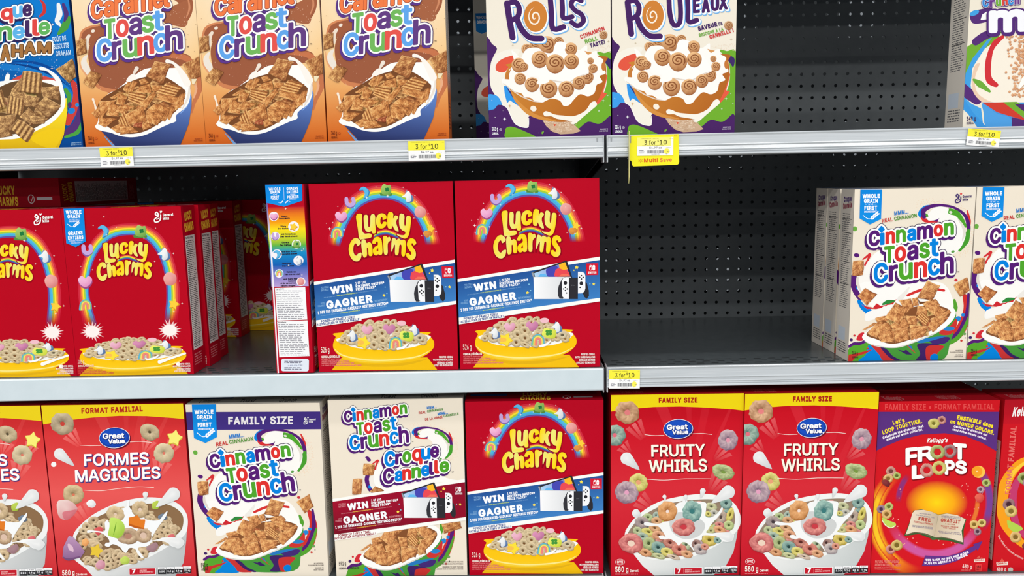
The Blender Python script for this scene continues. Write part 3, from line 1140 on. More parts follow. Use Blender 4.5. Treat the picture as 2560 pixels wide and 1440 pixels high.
def art_lc300(w, h):
    A = Art(w, h, [(151.3, 522.4), (452.2, 516.1), (485.8, 934.9), (193.8, 940.4)])
    c5 = (0, 400, 2.4)
    A.view(c5)
    A.rect(300, 200, 1300, 1400, (184, 4, 30))
    A.part('rainbow_print')
    out = [(500,1000),(470,800),(490,640),(550,490),(650,405),(775,382),(890,400),(985,475),(1050,620),(1080,800),(1065,980)]
    inn = [(592,1010),(545,860),(535,720),(575,580),(660,480),(775,452),(870,475),(945,560),(990,690),(1000,830),(985,980)]
    arch(A, out, inn, RB, .06, .06, (184, 4, 30))
    for f, x, y, r in ((marsh_moon, 620, 430, 36), (marsh_hat, 845, 430, 38), (marsh_shoe, 525, 540, 34), (marsh_unicorn, 985, 565, 38), (marsh_heart, 512, 730, 42), (marsh_balloon, 1022, 715, 40), (marsh_rainbow, 515, 875, 36), (marsh_star, 1045, 865, 34)):
        f(A, x, y, r)
    for x, y, r in ((624,342,6),(560,395,5),(640,450,7),(700,405,5),(865,470,9),(935,410,5),(1042,562,7),(1080,728,6),(1095,862,7),(570,880,7),(555,660,5),(486,640,5),(600,600,5),(930,610,6),(1045,910,7),(470,575,5)):
        sparkle(A, x, y, r)
    A.part('burst_print')
    for cx, cy in ((555, 1030), (1020, 1022)):
        rnd = random.Random(int(cx))
        P = []
        for k in range(36):
            r = (72 if k % 2 else 42) * rnd.uniform(.8, 1.15)
            P.append((cx + r * math.cos(k * math.pi / 18), cy + r * .85 * math.sin(k * math.pi / 18)))
        A.poly(P, (244, 206, 206)); A.ell(cx, cy, 42, 34, (252, 240, 236))
    src = [(1140 + 608 / 6.546, 440 + 540 / 6.546), (1140 + 1735 / 6.546, 440 + 540 / 6.546), (1140 + 608 / 6.546, 440 + 1355 / 6.546)]
    dst = [(578 / 2.4, 400 + 490 / 2.4), (917 / 2.4, 400 + 484 / 2.4), (580 / 2.4, 400 + 728 / 2.4)]
    lucky_logo(A, src, dst)
    src = [(1140 + 330 / 6.919, 750 + 1165 / 6.919), (1140 + 2110 / 6.919, 750 + 1165 / 6.919), (1140 + 330 / 6.919, 750 + 300 / 6.919)]
    dst = [(480 / 2.4, 400 + 1302 / 2.4), (1130 / 2.4, 400 + 1290 / 2.4), (477 / 2.4, 400 + 1072 / 2.4)]
    lucky_bowl(A, src, dst, 8)
    A.view(c5)
    A.stroke([(960,1212),(1040,1185),(1115,1160)], [22, 14, 12], (250, 248, 242)); A.ell(1073, 1225, 14, 10, (250, 250, 248))
    badge(A, [(384, 289), (505, 287), (517, 490), (458, 523), (401, 500)])
    A.text('WHOLE', (398, 326), (492, 322), 20, WH, 2.4); A.text('GRAIN', (408, 350), (484, 347), 19, WH, 2.4)
    A.text('IS THE FIRST', (418, 363), (480, 361), 7, WH); A.text('INGREDIENT', (416, 374), (480, 372), 8, WH, .5)
    wheat(A, 408, 385, 480, 400, WH)
    A.text('GRAINS', (412, 451), (499, 446), 19, WH, 2.2); A.text('ENTIERS', (412, 478), (504, 473), 19, WH, 2.2)
    A.text('COMME PREMIER', (420, 491), (502, 486), 7, WH); A.text('INGRÉDIENT', (428, 503), (492, 499), 7, WH)
    gm_logo(A, 962, 352, 38, (250, 246, 244), (252, 248, 246))
    A.part('weight_lettering')
    A.text('300 g', (470, 1226), (508, 1224), 26, (244, 200, 190), 1)
    A.text('CEREAL/CÉRÉALES', (472, 1242), (566, 1239), 10, (244, 210, 200), 1)
    for t, y, x in (('ENLARGED TO SHOW TEXTURE', 1254, 560), ('AGRANDI POUR EN MONTRER LA TEXTURE', 1264, 615), ('MARSHMALLOW SHAPES MAY VARY', 1273, 640), ('LES FORMES DES GUIMAUVES PEUVENT VARIER', 1282, 684)):
        A.text(t, (474, y), (x, y - 2), 6, (214, 80, 74), .5)
    for t, y, x in (('FROSTED CEREAL', 1229, 1072), ('WITH MARSHMALLOWS', 1243, 1040), ('CÉRÉALES GIVRÉES', 1258, 1065), ('AVEC DES GUIMAUVES', 1272, 1050)):
        A.text(t, (x, y), (1146, y - 2), 9, (246, 226, 222), .8)
    return A

def nutrition(A, x0, y0, x1, y1, bg, ink, seed=1, title='Nutrition Facts'):
    """table of nutrition facts"""
    A.part('nutrition_table')
    A.rect(x0, y0, x1, y1, bg)
    w = x1 - x0
    A.text(title, (x0 + .06 * w, y0 + .14 * w), (x0 + .8 * w, y0 + .14 * w), .09 * w, ink, .008 * w)
    lines(A, x0 + .06 * w, y0 + .22 * w, x1 - .1 * w, y1 - .05 * w, int((y1 - y0) / (.085 * w)), mix(bg, ink, .75), seed, .42)
    for f in (.16, .38, .6, .86, .95):
        A.rect(x0 + .04 * w, y0 + (y1 - y0) * f, x1 - .04 * w, y0 + (y1 - y0) * f + .016 * w, ink)

def art_lc_side(w, h):
    """red side: little logo above the facts table (units: 100 wide)"""
    H = 100 * h / w
    A = Art(w, h, [(0, 0), (100, 0), (100, H), (0, H)])
    A.rect(0, 0, 100, H, (176, 6, 34))
    A.part('title_lettering')
    A.text('LUCKY', (22, H * .085), (80, H * .075), 24, (246, 200, 60), 3)
    A.text('CHARMS', (16, H * .15), (86, H * .14), 24, (246, 200, 60), 3)
    nutrition(A, 12, H * .175, 88, H * .86, (222, 222, 218), (30, 30, 32), 3)
    A.part('small_print')
    lines(A, 14, H * .885, 84, H * .96, 5, (214, 120, 124), 9)
    return A

def art_lc526_side(w, h):
    """ingredients side with the rainbow list of marshmallow shapes"""
    A = Art(w, h, [(659.5, 462.5), (755, 460.5), (790, 932), (695.5, 934)])
    A.view((650, 450, 2.939))
    A.rect(-40, -20, 480, 1500, (186, 8, 36))
    A.part('shape_list_print')
    st = [(200, (196, 30, 44)), (250, (232, 120, 30)), (310, (246, 160, 20)), (360, (250, 220, 30)), (420, (206, 212, 40)), (480, (90, 180, 70)), (530, (24, 140, 200)), (620, (20, 96, 180)), (690, (120, 120, 196)), (780, (186, 160, 214))]
    for (ya, ca), (yb, cb) in zip(st[:-1], st[1:]):
        xa, xb = 42 + (ya - 200) * .075, 42 + (yb - 200) * .075
        A.tris([(xa - 3, ya), (xa + 275, ya - 8), (xb + 275, yb - 8), (xb - 3, yb)], [(0, 1, 2, 3)], [ca, ca, cb, cb])
    A.poly([(20, 40), (34, 180), (70, 480), (140, 1425), (150, 1425), (82, 480), (48, 180), (32, 40)], lambda x, y: (120, 90, 170) if y < 300 else (240, 236, 244))
    for f, x, y, r in ((marsh_heart, 95, 264, 28), (marsh_star, 242, 338, 32), (marsh_shoe, 108, 408, 26), (marsh_hat, 265, 465, 27), (marsh_moon, 122, 540, 30), (marsh_unicorn, 282, 585, 30), (marsh_rainbow, 140, 680, 26), (marsh_balloon, 303, 740, 27)):
        A.ell(x, y, r * 1.25, r * 1.2, (244, 240, 244)); f(A, x, y, r)
    A.part('shape_list_lettering')
    dk = (40, 30, 50)
    for t, x, y, x1, y1 in (('Hearts', 148, 268, 195, 270), ('Des cœurs', 134, 285, 212, 282), ('Stars', 145, 340, 186, 341), ('Des étoiles', 126, 358, 204, 356), ('and Horseshoes', 150, 398, 258, 396), ('Des fers à cheval', 146, 416, 272, 412), ('Clovers', 156, 458, 208, 458), ('Des trèfles', 142, 478, 224, 476), ('and Blue Moons', 156, 526, 268, 522), ('Des lunes bleues', 154, 544, 272, 538), ('Unicorns', 162, 612, 228, 612), ('Des licornes', 164, 630, 250, 628), ('Rainbows', 196, 674, 268, 672), ('Des arcs-en-ciel', 182, 692, 294, 688), ('and tasty Red', 174, 726, 276, 722), ('Balloons!', 210, 741, 270, 739), ('et de savoureux', 152, 758, 266, 754), ('ballons rouges !', 154, 776, 268, 772)):
        A.text(t, (x, y), (x1, y1), 10, dk, 1.2)
    for x, y in ((210, 620), (306, 512), (318, 500), (310, 690), (182, 208), (300, 560)):
        sparkle(A, x, y, 9)
    A.part('ingredients_print')
    A.poly([(110, 788), (336, 780), (356, 1020), (130, 1030)], (246, 246, 248)); A.poly([(130, 1036), (357, 1026), (377, 1292), (151, 1303)], (246, 246, 248))
    A.text('Ingredients:', (116, 800), (180, 797), 8, (30, 30, 36), .8); A.text('Ingrédients :', (136, 1047), (204, 1044), 8, (30, 30, 36), .8)
    lines(A, 118, 806, 330, 1022, 16, (140, 140, 148), 4, .38, 1.3); lines(A, 140, 1054, 352, 1296, 18, (140, 140, 148), 7, .38, 1.25)
    A.rrect(166, 1314, 374, 1408, 16, (226, 232, 244))
    lines(A, 190, 1330, 350, 1352, 2, (110, 110, 130), 5, .5); A.text('1-800-516-7780', (216, 1370), (326, 1366), 9, (110, 120, 160), .5); lines(A, 190, 1378, 350, 1400, 2, (110, 110, 130), 6, .5)
    badge(A, [(22, 36), (300, 28), (304, 150), (170, 194), (36, 166)])
    for t, x, y, x1, y1, hh in (('WHOLE', 56, 80, 142, 75, 21), ('GRAIN', 66, 100, 136, 96, 17), ('IS THE', 88, 110, 116, 109, 6), ('FIRST', 72, 136, 132, 133, 18), ('INGREDIENT', 78, 146, 128, 144, 6), ('GRAINS', 186, 74, 272, 70, 19), ('ENTIERS', 188, 98, 274, 92, 17), ('COMME', 214, 107, 252, 105, 6), ('PREMIER', 192, 134, 276, 128, 18), ('INGRÉDIENT', 206, 142, 262, 140, 6)):
        A.text(t, (x, y), (x1, y1), hh, WH, 1.6 if hh > 10 else .4)
    A.stroke([(165, 54), (169, 145)], 2, WH, smooth=False)
    wheat(A, 124, 160, 162, 168, WH); wheat(A, 216, 160, 178, 168, WH)
    return A

def art_lc_top(w, d):
    A = Art(w, d, [(0, 0), (100, 0), (100, 100 * d / w), (0, 100 * d / w)])
    H = 100 * d / w
    A.rect(0, 0, 100, H, (168, 6, 30))
    A.rect(3, H * .3, 30, H * .5, (30, 96, 180))
    A.part('title_lettering')
    A.text('LUCKY', (42, H * .55), (60, H * .55), H * .28, (250, 208, 60), .6); A.text('CHARMS', (40, H * .92), (62, H * .92), H * .28, (250, 208, 60), .6)
    A.part('small_print')
    A.ell(74, H * .72, 3, H * .16, (230, 230, 230)); A.ell(74, H * .72, 2.4, H * .13, (168, 6, 30)); A.stroke([(73, H * .7), (74, H * .8), (76, H * .58)], .7, (240, 240, 240), smooth=False)
    A.rect(79, H * .66, 93, H * .76, (214, 214, 220))
    return A
# ---------------------------------------------------------------- artwork: cinnamon squares
V4 = (2100, 470, 5.76); V5 = (2100, 690, 6.546)
PUR, BLU, RED_, GRN = (86, 28, 116), (0, 130, 222), (222, 50, 46), (78, 164, 44)
CREAM = (238, 227, 209)

def ctc_logo(A, src=None, dst=None, cols=(PUR, BLU, RED_, GRN), white=42, first=True):
    P, B, R, G = cols
    A.part('title_lettering')
    A.view(V4, src, dst)
    s = -.115
    L1 = [('C',406,572,852,622,P),('<>',595,34,598,0,B),('ı',572,640,828,652,B),('n',650,793,815,632,R),('n',803,948,795,605,G),('a',962,1096,776,590,B),('m',1103,1333,752,556,P),('o',1343,1482,712,533,R),('n',1495,1638,692,508,G)]
    L2 = [('T',632,785,1092,846,G),('o',783,950,1074,850,R),('a',962,1126,1052,826,P),('s',1135,1292,1024,798,G),('t',1288,1422,998,738,B)]
    L3 = [('C',482,690,1385,1090,B),('r',697,832,1358,1118,P),('u',848,1046,1334,1088,G),('n',1060,1252,1304,1068,R),('c',1262,1440,1274,1026,B),('h',1440,1637,1250,926,P)]
    ALL = (L1 if first else []) + L2 + L3
    word(A, ALL, s, 14, white=white, edge=(white + 9, (50, 26, 74), 0, 0), shadow=(white + 9, (84, 30, 118), -20, 32))
    A.text('TM', (1690, 1220), (1716, 1216), 16, (40, 30, 50), 1)

def ctc_swirl(A, src=None, dst=None, upper=True, lower=True):
    """ribbons of milk and colour looping round the logo"""
    A.part('swirl_print')
    rnd = random.Random(3)
    if upper:
        A.view(V4, src, dst)
        V, F = [], []
        for gx in range(70):
            for gy in range(60):
                x, y = 1000 + gx * 14 + rnd.uniform(0, 5), 150 + gy * 14 + rnd.uniform(0, 5)
                rr = math.hypot((x - 1350) / .95, (y - 640) / .72)
                if 550 < rr < 690 and x > 1100 and rnd.random() < .16 * (1 - abs(rr - 610) / 110) * 3:
                    b = len(V); V += [(x, y), (x + 7, y), (x + 7, y + 6), (x, y + 6)]; F.append((b, b + 1, b + 2, b + 3))
        A.tris(V, F, (236, 196, 156))
        A.stroke([(1240,470),(1150,380),(1230,280),(1400,255)], [30, 60, 50, 16], BLU)
        A.stroke([(1180,420),(1230,470),(1400,480),(1500,470)], [40, 60, 40, 16], (214, 44, 50))
        A.stroke([(1830,330),(1862,470),(1860,600)], [20, 44, 20], (214, 52, 50))
        A.stroke([(1210,410),(1200,330),(1320,265),(1480,255),(1650,290),(1800,400),(1850,560),(1850,700)], [70, 70, 50, 36, 34, 46, 60, 30], PUR)
        A.stroke([(1580,340),(1680,370),(1760,470),(1810,560)], [90, 80, 60, 30], GRN)
        A.stroke([(1850,620),(1810,760),(1720,900)], [50, 96, 40], (70, 156, 46))
        A.poly([(1255,400),(1340,300),(1450,270),(1560,300),(1560,370),(1680,420),(1760,540),(1810,660),(1770,800),(1700,900),(1600,960),(1400,900),(1500,600),(1400,480),(1270,470)], (248, 246, 242), smooth=True)
        A.stroke([(1690,440),(1760,540),(1790,640),(1760,760)], [10, 36, 44, 12], (226, 220, 210))
        A.poly([(1320,480),(1400,455),(1430,435),(1400,490)], PUR); A.poly([(1228,395),(1250,365),(1275,410),(1250,425)], GRN)
        A.ell(1592, 352, 24, 18, (222, 224, 208), .3); A.ell(1625, 920, 26, 18, (96, 160, 76), -.3); A.ell(212, 592, 34, 36, (106, 172, 66))
        A.ell(238, 972, 40, 30, PUR, .2)
    if lower:
        A.view(V4, src, dst)
        A.stroke([(330,1030),(400,980),(430,960),(400,1040),(370,1110)], [20, 34, 40, 30, 50], (212, 48, 54))
        A.poly([(350,1180),(420,1050),(520,930),(640,930),(760,1300),(560,1420),(380,1420),(320,1300)], (250, 248, 245), smooth=True)
        A.stroke([(200,1270),(185,1370),(230,1500),(290,1600)], [80, 86, 84, 60], PUR)
        A.ell(262, 1440, 30, 34, BLU)
        A.poly([(240,1290),(330,1200),(420,1050),(500,1300),(560,1440),(420,1560),(330,1560),(250,1450)], (246, 243, 238), smooth=True)
        A.stroke([(258,1290),(250,1380),(300,1480)], [20, 46, 30], (224, 216, 206))
        A.view(V5, src, dst)
        A.poly([(330,130),(600,100),(1200,100),(1600,100),(1760,200),(1850,400),(1880,560),(1700,700),(900,560),(540,520),(420,380)], (249, 247, 243), smooth=True)
        A.stroke([(310,420),(380,520),(470,580)], [60, 90, 100], BLU); A.ell(478, 600, 68, 44, BLU, -.1)
        A.poly([(350,470),(420,500),(540,520),(600,450),(660,490),(740,500),(930,380),(860,470),(740,480),(640,550),(540,540),(440,545)], (206, 40, 48))
        A.stroke([(700,465),(780,430),(880,415)], [30, 70, 30], (48, 136, 60))
        A.poly([(420,620),(540,560),(700,520),(860,470),(860,620),(600,700),(420,740)], (246, 244, 240), smooth=True)
        A.stroke([(1105,320),(1300,240),(1480,210),(1700,240)], [40, 44, 40, 40], (212, 48, 48))
        A.stroke([(980,380),(1060,290),(1130,190)], [90, 60, 22], (236, 232, 226))

def ctc_bowl(A, src=None, dst=None, base=True, seed=11):
    """white bowl swirled with colour, heaped with cinnamon squares"""
    A.part('bowl_picture')
    A.view(V5, src, dst)
    sw = [(2040,330),(2080,520),(2050,700),(1960,900),(1850,1000),(1600,1090)]
    A.stroke(sw, [70, 120, 150, 170, 160, 120], (206, 48, 46))
    A.stroke([(2100,300),(2090,560),(2030,760),(1920,960),(1700,1080)], [40, 70, 80, 90, 60], PUR)
    A.stroke([(2120,640),(2040,840),(1920,1020),(1720,1120),(1500,1130)], [30, 60, 70, 60, 40], (84, 160, 46))
    A.stroke([(1870,400),(1890,520),(1860,620)], [40, 70, 40], (84, 160, 46))
    A.stroke([(1790,780),(1860,730),(1940,700)], [40, 76, 80], (34, 134, 214))
    A.poly([(375,960),(500,1110),(700,1280),(860,1385),(1640,1385),(1800,1100),(1880,760),(1800,600),(900,900)], (70, 150, 58), smooth=True)
    A.poly([(150,1180),(260,1090),(400,1080),(520,1110),(560,1200),(480,1385),(130,1385)], (86, 164, 46), smooth=True)
    A.stroke([(140,1160),(230,1110),(320,1110),(430,1060)], [40, 50, 44, 50], PUR)
    A.poly([(470,1130),(560,1200),(680,1290),(700,1400),(400,1400),(300,1385),(420,1290)], (0, 132, 218), smooth=True)
    A.poly([(500,1120),(640,1160),(760,1260),(920,1385),(860,1400),(700,1385),(640,1290),(560,1200)], (198, 52, 52), smooth=True)
    A.poly([(660,1170),(760,1200),(860,1310),(1000,1385),(940,1395),(800,1330)], (58, 32, 96), smooth=True)
    A.poly([(140,1290),(260,1270),(540,1200),(420,1270),(260,1320),(200,1400),(130,1400)], (196, 50, 46))
    A.poly([(1260,1130),(1400,1100),(1640,1130),(1440,1180),(1400,1260),(1420,1385),(1240,1385),(1310,1280)], (62, 34, 100), smooth=True)
    A.poly([(1400,1200),(1480,1140),(1700,1150),(1600,1260),(1520,1385),(1420,1385)], (198, 50, 48), smooth=True)
    A.ell(1540, 1335, 70, 60, (0, 124, 212), -.4)
    A.poly([(1450,1050),(1560,1020),(1760,1000),(1790,1040),(1700,1110),(1520,1110)], (66, 40, 116), smooth=True)
    A.poly([(1240,1060),(1480,1010),(1760,980),(1500,1060),(1320,1100)], (36, 120, 190), smooth=True)
    A.poly([(1640,900),(1800,820),(1900,700),(1900,840),(1800,960),(1640,960)], (204, 52, 48), smooth=True)
    A.poly([(1700,850),(1800,830),(1880,860),(1800,900),(1700,890)], (40, 130, 200), smooth=True)
    A.poly([(1080,1130),(1150,1160),(1250,1280),(1160,1210)], (196, 60, 48)); A.poly([(1110,1140),(1170,1150),(1190,1220)], (40, 120, 190))
    A.poly([(940,1205),(1040,1230),(1080,1210),(1180,1290),(1080,1285)], (58, 34, 96))
    for x, y, r, c in ((235, 978, 20, (208, 50, 60)), (182, 1048, 28, (62, 34, 100)), (455, 1190, 18, (206, 60, 46)), (1985, 1060, 20, (200, 60, 50)), (2035, 950, 26, (110, 160, 90)), (2050, 1016, 9, (30, 30, 40)), (1895, 70, 28, (206, 50, 60)), (2012, 640, 32, (30, 130, 214))):
        A.ell(x, y, r, r * .85, c, 0, 16)
    A.poly([(270,1050),(290,980),(330,940),(390,930),(400,1000),(360,1060)], (210, 44, 56), smooth=True)
    A.poly([(360,1010),(400,940),(480,880),(700,700),(1300,450),(1700,450),(1880,560),(1860,700),(1700,860),(1500,960),(1250,1060),(1000,1150),(800,1165),(560,1130),(430,1080)], (250, 249, 246), smooth=True)
    A.stroke([(400,1070),(560,1140),(800,1172),(1000,1156),(1260,1066),(1520,962),(1720,850)], [6, 14, 18, 18, 16, 14, 6], (222, 218, 212))
    A.poly([(430,960),(600,800),(1000,560),(1500,480),(1790,560),(1760,700),(1600,840),(1300,980),(1000,1090),(800,1110),(600,1040)], (132, 80, 46), smooth=True)
    b = (216, 146, 90)
    heap(A, 1130, 830, 620, 220, -.32, 120, 26, b, seed + 7)
    sq = [([(1180,370),(1260,350),(1290,480),(1190,500)], 0), ([(1330,430),(1560,380),(1640,480),(1420,540)], 0), ([(960,400),(1160,370),(1200,520),(1080,610)], 0), ([(1270,490),(1440,520),(1420,640),(1240,640)], 0),
          ([(570,690),(740,650),(800,730),(600,760)], 0), ([(360,885),(560,760),(600,790),(420,880)], 0), ([(1080,650),(1240,660),(1260,800),(1110,800)], 0), ([(1410,540),(1560,470),(1740,560),(1600,690)], 0), ([(1530,690),(1790,550),(1810,600),(1620,720)], 0),
          ([(1480,690),(1760,640),(1700,760),(1540,900)], 0), ([(1240,690),(1350,580),(1470,700),(1400,820)], 1), ([(440,940),(620,740),(760,760),(600,1020)], 0), ([(820,800),(1060,690),(1140,830),(900,930)], 0), ([(1440,820),(1530,680),(1640,800),(1520,930)], 0),
          ([(560,830),(780,760),(870,900),(650,1060)], 0), ([(1130,800),(1450,830),(1390,950),(1160,1060)], 0), ([(850,880),(1100,850),(1130,1040),(900,1100)], 0), ([(740,680),(900,440),(1120,530),(960,800)], 0), ([(660,1080),(740,880),(900,900),(880,1090)], 0)]
    for i, (q, rg) in enumerate(sq):
        csq(A, q, b, seed + i, ridge=bool(rg))
    A.poly([(1260,350),(1300,420),(1420,430),(1300,470)], (112, 66, 36))
    csq(A, [(1420,80),(1640,160),(1500,410),(1262,360)], (206, 140, 88), seed + 40)
    csq(A, [(1850,150),(2080,10),(2125,240),(1960,350)], (204, 136, 82), seed + 41)
    csq(A, [(285,330),(410,205),(600,300),(440,490)], (206, 130, 78), seed + 42)
    A.view(V4, src, dst)
    csq(A, [(180,1055),(345,1040),(330,1260),(172,1270)], (206, 136, 86), seed + 43)

def ctc_badge(A, src=None, dst=None):
    A.view(V4, src, dst)
    badge(A, [(292, 28), (602, 28), (588, 450), (430, 528), (280, 440)])
    for t, x0, x1, y, hh, b in (('WHOLE', 322, 572, 146, 50, 5.5), ('GRAIN', 342, 544, 217, 49, 5.5), ('IS THE', 404, 476, 250, 19, .8), ('FIRST', 348, 534, 315, 49, 5.5), ('INGREDIENT', 346, 526, 358, 25, 1.6)):
        A.text(t, (x0, y), (x1, y - 4), hh, WH, b)
    A.rect(358, 238, 388, 242, WH); A.rect(494, 236, 524, 240, WH)
    wheat(A, 330, 396, 556, 420, WH)

def ctc_tagline(A, src=None, dst=None):
    A.part('tagline_lettering')
    A.view(V4, src, dst)
    A.text('MMM...', (780, 395), (984, 368), 54, (30, 120, 206), 3, shear=.1)
    A.text('REAL', (606, 500), (756, 478), 50, (204, 60, 56), 3); A.text('CINNAMON', (782, 472), (1106, 420), 50, (88, 150, 60), 3)

def ctc_smallprint(A, wt, src=None, dst=None):
    A.part('weight_lettering')
    A.view(V5, src, dst)
    A.text(wt, (196, 1292), (288, 1288), 56, (60, 40, 40), 2); A.text('CEREAL', (198, 1345), (296, 1342), 28, (60, 40, 40), 2)
    for t, y, x in (('NO ARTIFICIAL', 1230, 1890), ('FLAVOURS OR COLOURS', 1258, 1800), ('ENLARGED TO', 1302, 1890), ('SHOW TEXTURE', 1330, 1870)):
        A.text(t, (x, y), (2010, y - 2), 17, (120, 110, 104), 1)

def art_ctc(w, h):
    A = Art(w, h, [(2136.8, 474.2), (2440.4, 467.8), (2413.8, 898.1), (2119.5, 903.6)])
    A.view(V4)
    A.rect(-200, -200, 2600, 3000, CREAM)
    ctc_swirl(A); ctc_bowl(A); ctc_logo(A); ctc_tagline(A); ctc_badge(A)
    A.view(V4)
    gm_logo(A, 1725, 170, 78, (66, 46, 110), (222, 70, 70))
    ctc_smallprint(A, '354 g')
    return A

def pxof(v, x, y):
    return (v[0] + x / v[2], v[1] + y / v[2])

d2, d3 = (440, 960, 3), (800, 960, 3)
FS_SRC = [pxof(V4, 1640, 690), pxof(V4, 485, 1380), pxof(V5, 985, 1150)]
FS_DST = [pxof(d2, 866, 550), pxof(d2, 333, 886), pxof(d2, 582, 1308)]

def art_fs(w, h):
    A = Art(w, h, [(463.5, 1011.9), (799.2, 1007.3), (822.1, 1441.8), (497.2, 1445.7)])
    A.view(d2)
    A.rect(-200, -200, 1600, 1800, CREAM)
    ctc_swirl(A, FS_SRC, FS_DST)
    A.view(d2)
    A.part('banner_print')
    A.poly([(60, 212), (1110, 208), (1114, 340), (66, 347)], (66, 48, 128))
    A.text('FAMILY SIZE', (392, 303), (878, 298), 52, (238, 234, 236), 5)
    ctc_bowl(A, FS_SRC, FS_DST, seed=61); ctc_logo(A, FS_SRC, FS_DST)
    A.view(d2)
    A.part('tagline_lettering')
    A.text('MMM...', (398, 412), (512, 396), 29, (40, 124, 206), 2, shear=.1); A.text('REAL', (304, 468), (392, 454), 28, (204, 60, 56), 2); A.text('CINNAMON', (402, 450), (582, 424), 28, (88, 150, 60), 2)
    badge(A, [(120, 152), (300, 152), (308, 398), (222, 443), (136, 406)])
    for t, x0, x1, y, hh, b in (('WHOLE', 140, 282, 224, 26, 3), ('GRAIN', 156, 272, 262, 26, 3), ('IS THE', 196, 234, 280, 10, .4), ('FIRST', 164, 268, 320, 27, 3), ('INGREDIENT', 166, 268, 346, 13, .8)):
        A.text(t, (x0, y), (x1, y - 2), hh, WH, b)
    wheat(A, 160, 366, 288, 380, WH)
    gm_logo(A, 985, 284, 30, (238, 236, 240), (238, 236, 240))
    A.part('weight_lettering')
    A.text('591 g', (190, 1374), (240, 1372), 30, (60, 40, 40), 1); A.text('CEREAL', (192, 1398), (242, 1396), 14, (60, 40, 40), 1)
    for t, y, x in (('NO ARTIFICIAL', 1350, 1036), ('FLAVOURS OR COLOURS', 1364, 994), ('ENLARGED TO', 1384, 1044), ('SHOW TEXTURE', 1398, 1034)):
        A.text(t, (x, y), (1108, y - 1), 9, (120, 110, 104), .5)
    return A

